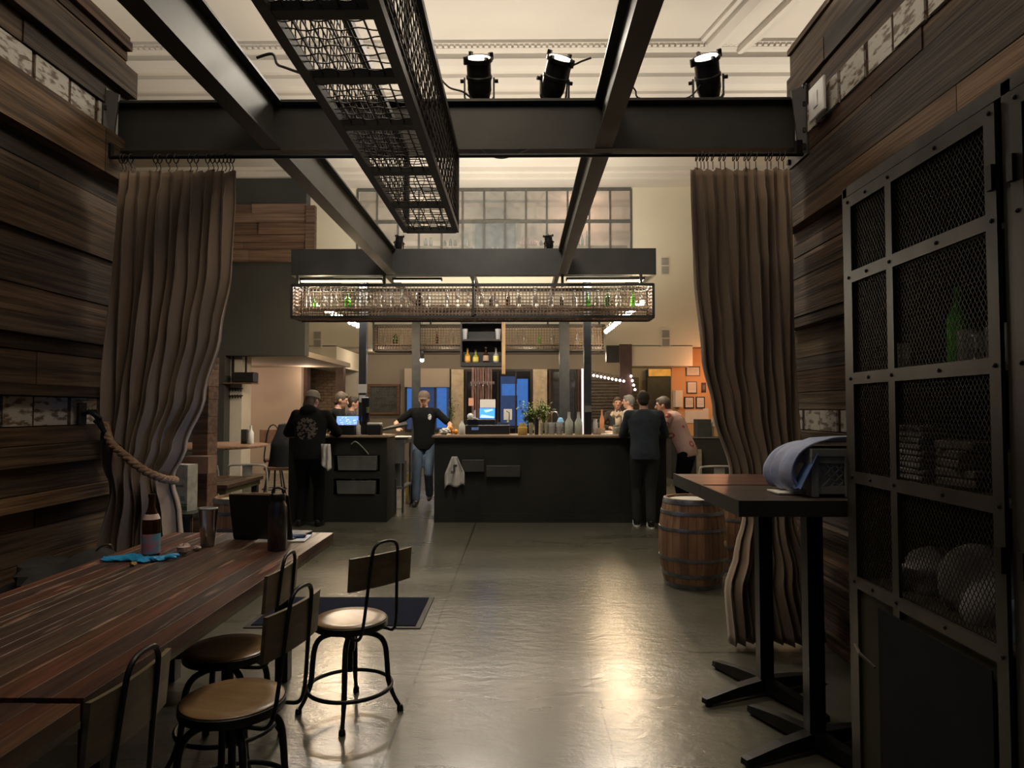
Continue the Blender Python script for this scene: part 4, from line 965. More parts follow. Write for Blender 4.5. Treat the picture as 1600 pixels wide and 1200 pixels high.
# blue glove and a paper cup ball
gl = thing('rubber_glove', 'crumpled bright blue rubber glove under the brown beer bottle', 'glove', (X(215, 3.42), 3.42, T))
BLUEG = mat('blue_nitrile', (0.02, 0.30, 0.62), 0.45, 0, (0.02, 0.24, 0.52), (30, 30, 30), bump=0.6, bscale=(60, 60, 60), bdist=.006)
path = [(-.155, .0, .012), (-.11, .005, .014), (-.06, .01, .020), (-.01, .015, .027), (.03, 0, .018), (.08, -.02, .016), (.12, .0, .018), (.16, .02, .014)]
sp_ = smoothpts(path, 5); m = MB(); rnd = random.Random(4)
P = []
for i, p in enumerate(sp_):
    f = i / (len(sp_) - 1); hw = .030 + .022 * math.sin(f * PI) + .004 * math.sin(f * 13)
    row = []
    for j in range(9):
        s_ = (j / 8 - .5) * 2; row.append((p.x, p.y + s_ * hw, max(.003, p.z * (1 - s_ * s_ * .8) + .005 * math.sin(f * 31 + j * 1.9))))
    P.append(row)
m.grid(P); m.build('palm_and_cuff', BLUEG, gl, smooth=True, solid=.003)
for k, (x, y, dx, dy) in enumerate(((.15, .02, .05, .03), (.155, .0, .055, -.005), (.10, -.035, .03, -.015))):
    m = MB(); m.tube(smoothpts([(x, y, .012), (x + dx * .5, y + dy * .5, .018), (x + dx, y + dy, .011)], 4), [.010] * 8 + [.006], 8); m.build('finger', BLUEG, gl, smooth=True)
def crumple(name, label, cat, c, r, seed, matl, flat=.85):
    rnd = random.Random(seed); m = MB(); m.ball((0, 0, 0), 1.0, 12, 8); m.v = [tuple(Vector((v[0] * r, v[1] * r, v[2] * r * flat)) * rnd.uniform(.72, 1.08) + Vector(c) + Vector((0, 0, r * flat * .86))) for v in m.v]
    zmin = min(v[2] for v in m.v); m.v = [(x, y, z - zmin + c[2]) for x, y, z in m.v]
    return solo(name, label, cat, m, matl)
crumple('crumpled_wrapper', 'pinkish white crumpled wrapper ball beside the steel tumbler', 'wrapper', (X(291, 3.55), 3.55, T), .036, 3, mat('wrapper_pink', (0.42, 0.30, 0.27), 0.5))
crumple('crumpled_wrapper', 'small flattened pinkish wrapper touching the foot of the steel tumbler', 'wrapper', (X(311, 3.66), 3.66, T), .022, 6, mat('wrapper_pink', (0.42, 0.30, 0.27), 0.5), .6)
crumple('gold_foil', 'small yellow foil scrap in front of the blue glove', 'foil', (X(213, 3.30), 3.30, T), .02, 9, mat('gold_foil', (0.35, 0.22, 0.05), 0.4, .4), .5)

# ================================================================== STOOLS
def make_stool(label):
    t = thing('swivel_stool', label, 'stool', (0, 0, 0), 0, 'swivel stools at the long table'); SH = .47
    m = MB(); m.lathe([(.01, SH - .006), (.12, SH - .006), (.168, SH - .002), (.178, SH - .008), (.180, SH - .018), (.176, SH - .024)], n=36); m.build('seat', SEATW, t, smooth=True)
    m = MB(); m.lathe([(.150, SH - .045), (.181, SH - .045), (.184, SH - .040), (.184, SH - .014), (.181, SH - .012), (.179, SH - .024), (.05, SH - .0245)], n=36); m.build('seat_pan', STOOLM, t, smooth=True)
    m = MB(); m.lathe([(.014, .20), (.014, SH - .05)], n=12); m.lathe([(.045, SH - .085), (.062, SH - .075), (.062, SH - .055), (.04, SH - .046)], n=20); m.lathe([(.022, .30), (.026, .32), (.026, .37), (.03, .385)], n=14); m.build('screw_shaft', STOOLM, t, smooth=True)
    for k in range(4):
        a = k * PI / 2 + PI / 4; c, s = math.cos(a), math.sin(a)
        pr_ = [(.03, .385), (.09, .385), (.145, .365), (.172, .32), (.182, .24), (.190, .15), (.215, .075), (.245, .02)]
        m = MB(); m.tube(smoothpts([(r * c, r * s, z) for r, z in pr_], 4), [.0135] * 21 + [.013, .012, .011, .010, .010, .010, .010, .010], 10); l = m.build('leg', STOOLM, t, smooth=True)
        m = MB(); m.lathe([(.014, 0), (.017, .003), (.016, .018), (.011, .028)], (.248 * c, .248 * s, 0), 10); m.build('foot', BLACKP, l, smooth=True)
    m = MB(); m.tube([(.205 * math.cos(2 * PI * i / 40), .205 * math.sin(2 * PI * i / 40), .13) for i in range(40)], .010, 8, closed=True); m.build('foot_ring', STOOLM, t, smooth=True)
    h = [(.04, -.10, SH - .052), (.15, -.105, SH - .055), (.205, -.105, SH - .045), (.228, -.10, SH + .02), (.245, -.088, SH + .18), (.262, -.078, SH + .34), (.266, -.062, SH + .385), (.268, -.03, SH + .402),
         (.268, .03, SH + .402), (.266, .062, SH + .385), (.262, .078, SH + .34), (.245, .088, SH + .18), (.228, .10, SH + .02), (.205, .105, SH - .045), (.15, .105, SH - .055), (.04, .10, SH - .052)]
    m = MB(); m.tube(smoothpts(h, 4), .0078, 8); m.build('back_hoop', STOOLM, t, smooth=True)
    P = []; m = MB(); bw_, bh = .185, .155
    for fx in (0, .014):
        for z in (0, 1): P.append([(.235 + fx + z * .012 - .018 * (s_ / 8) ** 2, s_ / 8 * bw_, SH + .19 + z * bh) for s_ in range(-8, 9)])
    n = 17; vs = [p for r in P for p in r]; fs = []
    for i in range(16): fs += [(i, n + i, n + i + 1, i + 1), (2 * n + i, 2 * n + i + 1, 3 * n + i + 1, 3 * n + i), (n + i, 3 * n + i, 3 * n + i + 1, n + i + 1), (i, i + 1, 2 * n + i + 1, 2 * n + i)]
    fs += [(0, 2 * n, 3 * n, n), (16, n + 16, 3 * n + 16, 2 * n + 16)]
    m.add(vs, fs); m.build('back_board', BOARDW, t)
    return t


st = make_stool('swivel stool standing alone on the floor, its pale seat catching the light')
st.location = (-.845, 3.45, 0); st.rotation_euler = (0, 0, R(-39))
dup(st, (-1.035, 2.50, 0), R(-11), 'swivel stool nearest the camera with its whole round seat showing')
dup(st, (-1.275, 3.02, 0), R(-1), 'swivel stool mostly hidden under the long table, dark seat')
dup(st, (-1.245, 1.80, 0), R(0), 'swivel stool at the bottom left picture edge, only its backrest showing')
# floor mat
fm_ = thing('floor_mat', 'dark blue-black rubber-edged floor mat behind the lone stool', 'mat', (-1.12, 5.01, 0))
pA = onfloor(683, 934); pB = onfloor(657, 983); 
m = MB(); m.box((-1.9 + 1.12, pB.y - 5.01, .0), (pA.x + 1.12 - .02, pA.y - 5.01, .008), bev=.003); m.build('rubber_border', BLACKP, fm_)
m = MB(); m.box((-1.86 + 1.12, pB.y - 5.01 + .04, .0081), (pA.x + 1.12 - .06, pA.y - 5.01 - .04, .013)); m.build('pile', mat('mat_pile', (0.008, 0.011, 0.026), 0.95, 0, (0.005, 0.007, 0.016), (80, 80, 80), spec=.1, bump=.5, bscale=(200, 200, 200), bdist=.004), fm_)

# ================================================================== HIGH TABLES (right)
def high_table(label, x0, x1, y0, y1, zt, px, py_, seed):
    t = thing('high_table', label, 'table', (px, py_, 0), group='high tables by the right wall'); rnd = random.Random(seed)
    m = MB(); y = y0
    while y < y1 - .005:
        ye = min(y + rnd.choice([.06, .08, .1]), y1)
        if y1 - ye < .03: ye = y1
        c = rnd.choice([(.15, .065, .045), (.12, .055, .04), (.17, .08, .055)]) if seed == 1 else rnd.choice([(.07, .055, .045), (.06, .045, .038), (.085, .062, .05)])
        m.tint = c; m.box((x0 - px, y - py_, zt - .03), (x1 - px, ye - py_ - .001, zt)); y = ye
    m.build('tabletop', TABLEX, t)
    m = MB(); e = .012
    m.box((x0 - px - e, y0 - py_ - e, zt - .062), (x0 - px, y1 - py_, zt + .003)); m.box((x0 - px, y0 - py_ - e, zt - .062), (x1 - px, y0 - py_, zt + .003)); m.build('steel_edge', STEEL, t)
    m = MB(); m.box((-.035, -.035, .05), (.035, .035, zt - .04)); m.build('column', BLACKM, t)
    m = MB(); m.box((-.14, -.14, zt - .042), (.14, .14, zt - .031)); m.build('top_plate', BLACKM, t)
    for k in range(4):
        a = k * PI / 2 + R(24); c, s = math.cos(a), math.sin(a); L_ = .40
        m = MB(); d = Vector((c, s, 0)); n = Vector((-s, c, 0)); vs = []
        for r_, hw, zb, zt_ in ((.0, .035, .02, .085), (.20, .032, .018, .07), (L_ - .03, .028, .012, .045), (L_, .022, .012, .038)):
            for sx, z in ((-1, zb), (1, zb), (.8, zt_), (-.8, zt_)): vs.append(d * r_ + n * (sx * hw) + Vector((0, 0, z)))
        fs = [(0, 3, 2, 1), (12, 13, 14, 15)]
        for i in range(3):
            for j in range(4): j2 = (j + 1) % 4; fs.append((i * 4 + j, i * 4 + j2, (i + 1) * 4 + j2, (i + 1) * 4 + j))
        m.add(vs, fs); l = m.build('foot', BLACKM, t, smooth=False)
        m = MB(); m.lathe([(.018, 0), (.018, .013)], (d * (L_ - .03)), 10); m.build('glide', BLACKP, l)
    return t


HZ = 1.13
high_table('high table with reddish plank top nearer the right curtain', .895, 1.70, 3.392, 3.965, HZ, 1.30, 3.70, 1)
high_table('high table with dark top carrying the grey crate', .895, 1.70, 2.80, 3.376, HZ, 1.305, 3.10, 2)
# crate and cloth
CG = mat('crate_grey_plastic', (0.30, 0.31, 0.30), 0.5)
cr = thing('plastic_crate', 'grey perforated plastic crate on the high table beside the metal cabinet', 'crate', (1.45, 3.06, HZ + .004))
cw_, cd_, ch = .21, .15, .20
m = MB(); t_ = .006
m.box((-cw_ + .01, -cd_ + .01, .012), (cw_ - .01, cd_ - .01, .018))
for s_ in (-1, 1):
    # solid rim, corner posts and a diagonal lattice between
    m.box((-cw_ - .012, s_ * cd_ - .012, ch - .03), (cw_ + .012, s_ * cd_ + .012, ch)); m.box((s_ * cw_ - .012, -cd_ + .012, ch - .03), (s_ * cw_ + .012, cd_ - .012, ch))
    m.box((-cw_, s_ * cd_ - t_, .012), (cw_, s_ * cd_ + t_, .045)); m.box((s_ * cw_ - t_, -cd_, .012), (s_ * cw_ + t_, cd_, .05))
    m.box((-cw_, s_ * cd_ - t_, ch - .06), (cw_, s_ * cd_ + t_, ch - .03))
    for x in (-cw_, -.07, .07, cw_): m.box((x - .014, s_ * cd_ - .011, .0), (x + .014, s_ * cd_ + .011, ch - .03))
    for y in (-cd_ + .03, cd_ - .03): m.box((s_ * cw_ - .014, y - .025, .0), (s_ * cw_ + .014, y + .025, ch - .03))
    m.box((s_ * cw_ - t_, -cd_, ch - .06), (s_ * cw_ + t_, cd_, ch - .03))
    for i in range(-12, 24):
        for d in (-1, 1):
            x0 = -cw_ + i * .035; z0, z1 = .045, ch - .06; x1 = x0 + d * (z1 - z0)
            if min(x0, x1) < -cw_ or max(x0, x1) > cw_: continue
            m.bar((x0, s_ * cd_, z0), (x1, s_ * cd_, z1), .004, .006)
m.build('crate_body', CG, cr)
m = MB(); m.box((-cw_ + .015, -cd_ + .015, .019), (cw_ - .015, cd_ - .015, ch - .07)); m.build('folded_linen', CLOTHW, cr)
BLUEC = mat('pale_blue_cloth', (0.40, 0.44, 0.60), 0.85, 0, (0.30, 0.36, 0.56), (6, 6, 6), bump=.4, bscale=(40, 40, 40), bdist=.004)
P = []
prof = [(.24, .235), (.15, .245), (.05, .245), (-.08, .24), (-.17, .228), (-.245, .19), (-.285, .13), (-.292, .08), (-.275, .035), (-.25, .012)]
sp_ = smoothpts([(a, 0, b) for a, b in prof], 4)
for i, p in enumerate(sp_):
    f = i / (len(sp_) - 1); row = []
    for j in range(25):
        u = j / 24; wob = .010 * math.sin(u * 17 + f * 4) * (.4 + f * 1.6) + .004 * math.sin(u * 41 + f * 9)
        row.append((p.x - (wob if f > .4 else 0) - .02 * u * f, (-.165 + .05 * f) + u * (.31 - .06 * f), p.z + (wob if f <= .4 else 0) * .8 - .03 * u * (1 - f) + .004))
    P.append(row)
cl = thing('cloth', 'pale blue and white cloth draped over the grey crate', 'cloth', (1.45, 3.06, HZ + .004))
m = MB(); m.grid(P); m.build('drape', BLUEC, cl, smooth=True, solid=.008)
m = MB(); m.grid([[(-.262 - .014 * i, -.17 + .012 * j, .012 + .0 + .02 * i * (1 + .2 * math.sin(j))) for j in range(8)] for i in range(1, 2)] + [[(-.20, -.17 + .012 * j, .18) for j in range(8)]]); m.build('blue_lining', mat('blue_lining', (0.10, 0.18, 0.42), .8), cl, solid=.003)
solo('paper_napkins', 'white folded paper lying beside the grey crate', 'paper', MB().box((1.12, 2.99, HZ + .004), (1.23, 3.13, HZ + .010)), PAPER)

# ================================================================== BARRELS
def barrel(label, loc, h=.745, r=.285, rh=.235, grp='wine barrels'):
    t = thing('barrel', label, 'barrel', loc, random.uniform(0, 3), grp); rnd = random.Random(int(h * 100 + len(label))); ns = 26
    def rad(z): u = (z / h - .5) * 2; return r - (r - rh) * u * u
    m = MB(); NZ = 12
    for k in range(ns):
        a0 = 2 * PI * k / ns; a1 = 2 * PI * (k + 1) / ns; c = rnd.choice([(.30, .17, .095), (.26, .15, .085), (.34, .20, .12), (.24, .135, .08)]); m.tint = c; vs = []; g = .012
        for i in range(NZ + 1):
            z = h * i / NZ; R_ = rad(z)
            for a, dr in ((a0, -.004), (a0 + g, 0), (a1 - g, 0), (a1, -.004)): vs.append(((R_ + dr) * math.cos(a), (R_ + dr) * math.sin(a), z))
        fs = [(i * 4 + j, i * 4 + j + 1, i * 4 + 5 + j, i * 4 + 4 + j) for i in range(NZ) for j in range(3)]
        m.add(vs, fs)
    m.tint = (.28, .17, .1); ri = rh - .022
    m.lathe([(rh - .003, h), (ri, h), (ri, h - .028)], n=52, cap=False); m.lathe([(ri, 0.001), (rh - .003, 0)], n=52, cap=False); m.build('staves', OAK, t, smooth=False)
    m = MB(); m.lathe([(ri, h - .030), (ri, h - .024), (.001, h - .024)], n=40, cap=False); m.lathe([(.001, .01), (ri, .01)], n=40, cap=False); m.build('head', HEADW, t)
    for f0, f1 in ((.0, .055), (.13, .175), (.31, .35), (.64, .68), (.82, .865), (.94, 1.0)):
        m = MB(); z0, z1 = h * f0 + .001, h * f1 - .001; m.lathe([(rad(z0) - .002, z0), (rad(z0) + .004, z0 + .001), (rad((z0 + z1) / 2) + .005, (z0 + z1) / 2), (rad(z1) + .004, z1 - .001), (rad(z1) - .002, z1)], n=52, cap=False); m.build('hoop', HOOP, t, smooth=True)
    m = MB(); m.lathe([(.028, -.004), (.028, .004), (.02, .008)], n=14, M=Matrix.Translation((0, -r - .001, h * .5)) @ Matrix.Rotation(PI / 2, 4, 'X')); m.build('bung', HEADW, t, smooth=True)
    return t


barrel('oak barrel with pale head standing on the floor beside the high table', (1.49, 5.98, 0))
barrel('oak barrel half hidden behind the right curtain foot', (2.12, 6.5, 0))
barrel('barrel with blue-lit steel hoops behind the open laptop', (-2.40, 6.0, 0), rh=.25)
m = MB(); m.lathe([(.20, 0), (.20, .004)], (1.49, 5.98, .7215), 24); m2 = None
solo('drip_tray', 'thin pale round sheet on the head of the barrel by the high table', 'tray', m, PAPER)

# ================================================================== METAL MESH CABINET (right)
XF = 1.30; YF = 2.74
ca = thing('mesh_cabinet', 'tall steel cabinet with diamond mesh doors along the right wall', 'cabinet', (XF + .33, 1.4, 0)); ox, oy = XF + .33, 1.4
zt = Z(300, 2.74)
def lb_(a, b, bev=0): m = MB(); m.box((a[0] - ox, a[1] - oy, a[2]), (b[0] - ox, b[1] - oy, b[2]), bev=bev); return m
YN = -.2
m = lb_((XF + .03, YN, .06), (XR - .065, YF, .09)); m.box((XF + .03 - ox, YN - oy, zt - .03), (XR - .065 - ox, YF - oy, zt)); m.box((XR - .075 - ox, YN - oy, .09), (XR - .065 - ox, YF - oy, zt - .03)); m.box((XF + .03 - ox, YF - .012 - oy, .09), (XR - .075 - ox, YF - oy, .84)); m.build('carcass', mat('cabinet_dark', (0.03, 0.028, 0.025), .6), ca)
m = MB()
for y in (YF - .03, 1.80, .86, YN):
    m.box((XF - ox, y - oy, 0), (XF + .04 - ox, y + .035 - oy, zt)); m.box((XR - .10 - ox, y - oy, 0), (XR - .07 - ox, y + .03 - oy, zt))
m.box((XF - ox, YN - oy, zt - .035), (XF + .03 - ox, YF - oy, zt + .005)); m.box((XF - ox, YN - oy, .04), (XF + .03 - ox, YF - oy, .075))
m.box((XF + .03 - ox, YF - .03 - oy, zt - .03), (XR - .1 - ox, YF - oy, zt + .004)); m.build('frame', CABMET, ca)
zrow = [.84, 1.24, 1.62, 2.015, zt - .04]
for z in zrow[:4]:
    m = lb_((XF + .045, YN, z - .012), (XR - .08, YF - .035, z + .004)); m.build('shelf', mat('cabinet_shelf', (0.05, 0.045, 0.035), .6), ca)
m = lb_((XF + .03, YF - .03, .84), (XR - .08, YF - .005, zt - .03)); m.build('side_sheet', mat('side_sheet_olive', (0.03, 0.028, 0.018), .6), ca)
side = MB()
for i in range(0):   # mesh of the far side
    z0, z1 = zrow[i] + .01, zrow[i + 1] - .01
    for k in range(0, 28): x = XF + .05 + k * .021; side.bar((x - ox, YF - .02 - oy, z0), (x - ox, YF - .02 - oy, z1), .0018)
    for k in range(0, 18): side.bar((XF + .05 - ox, YF - .02 - oy, z0 + k * .021), (XR - .1 - ox, YF - .02 - oy, z0 + k * .021), .0018)


def diamond(m, x, y0, y1, z0, z1, pitch=.021, asp=1.6, wr=.0018):
    """expanded-metal diamonds in the plane x: straight runs clipped to the panel"""
    hh = z1 - z0; ww = y1 - y0; dz = pitch * asp; slope = asp
    for sg in (-1, 1):
        k = -int(ww / pitch) - 2
        while True:
            # line z = z0 + slope*(y-y0)*sg + c
            c = k * dz if sg > 0 else k * dz
            pts = []
            for y in (y0, y1):
                z = z0 + sg * slope * (y - y0) + c
                if z0 <= z <= z1: pts.append((y, z))
            for z in (z0, z1):
                y = y0 + (z - z0 - c) / (sg * slope)
                if y0 < y < y1: pts.append((y, z))
            if len(pts) >= 2:
                pts.sort(); a, b = pts[0], pts[-1]
                if abs(a[0] - b[0]) > .002: m.bar((x, a[0], a[1]), (x, b[0], b[1]), wr, wr)
            k += 1
            if k * dz > hh + slope * ww + .1: break


def door(y0, y1, mull, hinge_far):
    mats_ = CABMET; hh = zt - .045
    d = MB(); xx = XF - .012
    def L(a, b, c, d_): d.box((xx - ox, a - oy, c), (xx + .012 - ox, b - oy, d_))
    L(y0, y0 + .045, .08, hh); L(y1 - .045, y1, .08, hh); L(y0 + .045, y1 - .045, hh - .045, hh); L(y0 + .045, y1 - .045, .08, .12)
    L(mull - .02, mull + .02, .12, hh - .045)
    for z in zrow[:4]: L(y0 + .045, mull - .02, z - .022, z + .022); L(mull + .02, y1 - .045, z - .022, z + .022)
    o = d.build('door', mats_, ca)
    ms = MB()
    for i in range(4):
        for a, b in ((y0 + .045, mull - .02), (mull + .02, y1 - .045)):
            z0, z1 = zrow[i] + .02, (zrow[i + 1] - .02 if i < 3 else hh - .045)
            diamond(ms, xx + .014 - ox, a - oy, b - oy, z0, z1, .018)
    ms.build('mesh_panel', WIRE, o)
    rv = MB()
    for z in zrow[:4] + [hh - .022]:
        for y in (y0 + .022, (y0 + mull) / 2, mull, (y1 + mull) / 2, y1 - .022):
            rv.lathe([(.007, 0), (.006, .004), (.001, .006)], (xx - ox, y - oy, z), 8, M=Matrix.Rotation(-PI / 2, 4, 'Y'))
    rv.build('rivets', BLACKM, o)
    lp_ = MB(); lp_.box((xx - .004 - ox, y0 + .06 - oy, .14), (xx - ox, y1 - .20 - oy, zrow[0] - .05)); lp_.build('lower_panel', mat('navy_black_panel', (0.006, 0.007, 0.012), .7, spec=.2), o)
    l2 = MB(); l2.box((xx + .012 - ox, y0 + .04 - oy, .11), (xx + .016 - ox, y1 - .04 - oy, zrow[0] - .02)); l2.build('lower_sheet', mat('olive_sheet', (0.035, 0.033, 0.02), .6, spec=.25), o)
    for z in (2.13, 1.1, .3):
        hg = MB(); hg.cbox((xx - .006 - ox, (y0 if not hinge_far else y1) + (.012 if not hinge_far else -.012) - oy, z), (.012, .022, .07)); hg.build('hinge', BLACKM, o)
    return o


door(1.845, 2.70, 2.385, False)
door(.91, 1.79, 1.46, True)
hl = MB(); hl.tube([(XF - .04 - ox, 2.62 - oy, .62), (XF - .045 - ox, 2.58 - oy, .60), (XF - .02 - ox, 2.52 - oy, .57)], .006, 6); hl.build('latch', BRIGHT, ca)


def cab_item(name, label, cat, prof, x, y, z, matl, extra=None, n=14):
    m = MB(); m.lathe(prof, (x, y, z), n)
    if extra: extra(m, x, y, z)
    return solo(name, label, cat, m, matl, None, smooth=True)


MUG = [(.035, 0), (.038, .004), (.040, .12), (.037, .12), (.034, .012), (.001, .012)]
def hnd(m, x, y, z): m.tube(smoothpts([(x - .02, y - .036, z + .10), (x - .03, y - .065, z + .09), (x - .03, y - .07, z + .05), (x - .02, y - .036, z + .025)], 4), .006, 6)
gz = zrow[2] + .0045
cab_item('bottle', 'green glass bottle on the cabinet shelf at eye height', 'bottle', [(.034, 0), (.036, .01), (.036, .16), (.014, .22), (.013, .27)], 1.42, 2.22, gz, GGREEN)
for i, (x, y, lb) in enumerate(((1.40, 2.13, 'glass mug lying nearest the green bottle in the cabinet'), (1.42, 2.03, 'glass mug next after the one by the green bottle in the cabinet'), (1.40, 1.935, 'glass mug in the middle of the cabinet mug row'), (1.50, 2.0, 'glass mug standing behind the cabinet mug row'))):
    cab_item('glass_mug', lb, 'mug', MUG, x, y, gz, GLASS, hnd)
cab_item('tall_glass', 'tall ribbed glass with blue reflection beside the cabinet mugs', 'glass', [(.030, 0), (.033, .18), (.03, .18), (.027, .01), (.001, .01)], 1.40, 1.87 + .0, gz, GLASS)
cab_item('tall_glass', 'tall glass behind the far narrow mesh panel of the cabinet', 'glass', [(.026, 0), (.03, .12), (.027, .12), (.024, .01), (.001, .01)], 1.42, 2.55, gz, GLASS)
def soft(name, label, cat, c, d, seed, matl, amp=.2): return lump(name, label, cat, c, d, seed, matl, amp)
MUT = mat('bundled_white_linen', (0.36, 0.36, 0.38), .9, 0, (0.24, 0.24, 0.27), (8, 8, 8))
MUTB = mat('bundled_blue_linen', (0.09, 0.14, 0.22), .9)
soft('linen_bundle', 'white wrapped linen bundle low behind the far mesh panel of the cabinet', 'linen', (1.50, 2.52, zrow[0] + .006), (.12, .10, .10), 3, MUT)
soft('linen_bundle', 'large white linen bundle low behind the wide mesh panel of the cabinet', 'linen', (1.50, 2.20, zrow[0] + .006), (.13, .13, .16), 7, MUT)
soft('linen_bundle', 'blue linen bundle low behind the wide mesh panel of the cabinet', 'linen', (1.48, 1.95, zrow[0] + .006), (.11, .10, .11), 8, MUTB)
m = MB()
for i in range(9): m.cbox((1.52, 2.52, zrow[1] + .018 + i * .022), (.24, .20, .018), (0, 0, .05 * math.sin(i * 2)), bev=.004)
solo('folded_napkins', 'stack of folded white napkins behind the far mesh panel of the cabinet', 'napkins', m, MUT)
m = MB(); rnd = random.Random(2)
for i in range(5): m.cbox((1.50, 2.24, zrow[1] + .026 + i * .03), (.22, .16, .026), (0, 0, rnd.uniform(-.2, .2)), bev=.004)
solo('box_stack', 'pile of small grey cartons behind the wide mesh panel of the cabinet', 'cartons', m, mat('carton_grey', (0.14, 0.13, 0.12), .8))
cab_item('metal_pot', 'dull metal pot on the cabinet shelf beside the small cartons', 'pot', [(.06, 0), (.065, .01), (.065, .13), (.03, .15), (.01, .17)], 1.48, 2.01, zrow[1] + .0045, mat('pot_dull', (0.12, .12, .12), .35, .8))

# ================================================================== BAR
BT = 1.157; BY = 9.17
bx0, bx1 = X(679, BY), 1.95
ba = thing('bar_counter', 'long black bar counter with pale worn top, right of the walkway', 'bar counter', ((bx0 + bx1) / 2, BY + .3, 0)); ox, oy = (bx0 + bx1) / 2, BY + .3
def bb(mb, a, b, bev=0): mb.box((a[0] - ox, a[1] - oy, a[2]), (b[0] - ox, b[1] - oy, b[2]), bev=bev); return mb
m = MB(); bb(m, (bx0, BY, .09), (bx1, BY + .04, BT - .035)); bb(m, (bx0, BY + .04, .09), (bx0 + .04, BY + .65, BT - .035)); bb(m, (bx1 - .04, BY + .04, .09), (bx1, 11.2, BT - .035)); bb(m, (bx1 - .62, BY + .65, .09), (bx1 - .58, 11.2, BT - .035)); bb(m, (bx1 - .58, 11.16, .09), (bx1 - .04, 11.2, BT - .035))
bb(m, (bx0 + .04, BY + .61, .09), (bx1 - .62, BY + .65, BT - .035)); m.build('body', BARP, ba)
m = MB(); bb(m, (bx0, BY - .012, 0), (bx1 + .01, BY + .0, .12)); bb(m, (bx0 + .02, BY + .001, 0), (bx1 - .02, BY + .6, .088)); m.build('kickboard', BARP, ba)
m = MB()
for x in (bx0 + .62, bx0 + 1.24, bx0 + 1.86, bx0 + 2.48): bb(m, (x - .004, BY - .006, .14), (x + .004, BY - .0005, BT - .10))
bb(m, (bx0, BY - .015, BT - .095), (bx1, BY - .0005, BT - .036)); m.build('front_trim', BARP, ba)
m = MB(); bb(m, (bx0 - .03, BY - .06, BT - .034), (bx1 + .05, BY + .66, BT), .008); bb(m, (bx1 - .64, BY + .661, BT - .034), (bx1 + .05, 11.25, BT), .008); m.build('countertop', BARTOP, ba)
for (a, b, c, d) in ((722, 757, 718, 737), (760, 813, 727, 745)):
    m = MB(); bb(m, (X(a, BY), BY - .06, Z(d, BY)), (X(b, BY), BY - .0165, Z(c, BY)), .006); m.build('ledge_bin', mat('dim_bin', (0.045, 0.045, 0.04), .6), ba)
# left section with open niches
lx0, lx1 = X(452, BY), X(605, BY)
bl_ = thing('bar_counter', 'short black bar section with two grey bins, left of the walkway', 'bar counter', ((lx0 + lx1) / 2, BY + .3, 0)); ox = (lx0 + lx1) / 2
nx0, nx1 = X(522, BY), X(594, BY)
m = MB(); bb(m, (lx0, BY, .0), (nx0, BY + .6, BT - .035)); bb(m, (nx1, BY, 0), (lx1, BY + .6, BT - .035)); bb(m, (nx0, BY + .4, 0), (nx1, BY + .6, BT - .035))
for z0, z1 in ((0, Z(773, BY)), (Z(748, BY), Z(737, BY)), (Z(711, BY), BT - .035)): bb(m, (nx0, BY, z0), (nx1, BY + .4, z1))
m.build('body', BARP, bl_)
m = MB(); bb(m, (lx0 - .05, BY - .05, BT - .034), (lx1 + .02, BY + .64, BT), .008); m.build('countertop', BARTOP, bl_)
m = MB(); m.v = []; pts = smoothpts([(X(550, BY) - ox, BY - .03 - oy, Z(694, BY)), (X(557, BY) - ox, BY - .04 - oy, Z(690, BY)), (X(567, BY) - ox, BY - .03 - oy, Z(698, BY)), (X(577, BY) - ox, BY - .015 - oy, Z(710, BY))], 5); m.tube(pts, .008, 6); m.build('hose_hook', mat('pale_hose', (0.35, 0.38, 0.25), .5), bl_, smooth=True)
for (a, b, c, d, lb) in ((529, 590, 713, 735, 'upper grey plastic bin in the left bar section'), (528, 588, 752, 772, 'lower grey plastic bin in the left bar section, white cloths poking out')):
    x0, x1 = X(a, BY), X(b, BY); z0, z1 = Z(d, BY) + .004, Z(c, BY)
    t = thing('plastic_bin', lb, 'bin', ((x0 + x1) / 2, BY + .15, z0)); h = z1 - z0; hw = (x1 - x0) / 2; m = MB()
    m.add([(-hw + .01, -.17, 0), (hw - .01, -.17, 0), (hw - .01, .17, 0), (-hw + .01, .17, 0), (-hw, -.18, h), (hw, -.18, h), (hw, .18, h), (-hw, .18, h)], [(3, 2, 1, 0), (0, 1, 5, 4), (1, 2, 6, 5), (2, 3, 7, 6), (3, 0, 4, 7)])
    m.build('tub', SHADEG, t, solid=.006)
    m = MB(); m.tube([(-hw, -.18, h), (hw, -.18, h), (hw, .18, h), (-hw, .18, h)], .008, 6, closed=True); m.build('rim', SHADEG, t)
m = MB(); x0, x1 = X(548, BY), X(580, BY); P = []
for i in range(10): P.append([(x0 + (x1 - x0) * i / 9, BY + .04 + .03 * j, Z(752, BY) + .005 + .05 * math.sin(i * .35) * (1 - j / 4) + .012 * math.sin(i * 2.1 + j)) for j in range(5)])
m.grid(P); solo('cloth', 'white cloth poking out of the lower grey bin', 'cloth', m, CLOTHW, smooth=True, solid=.006)

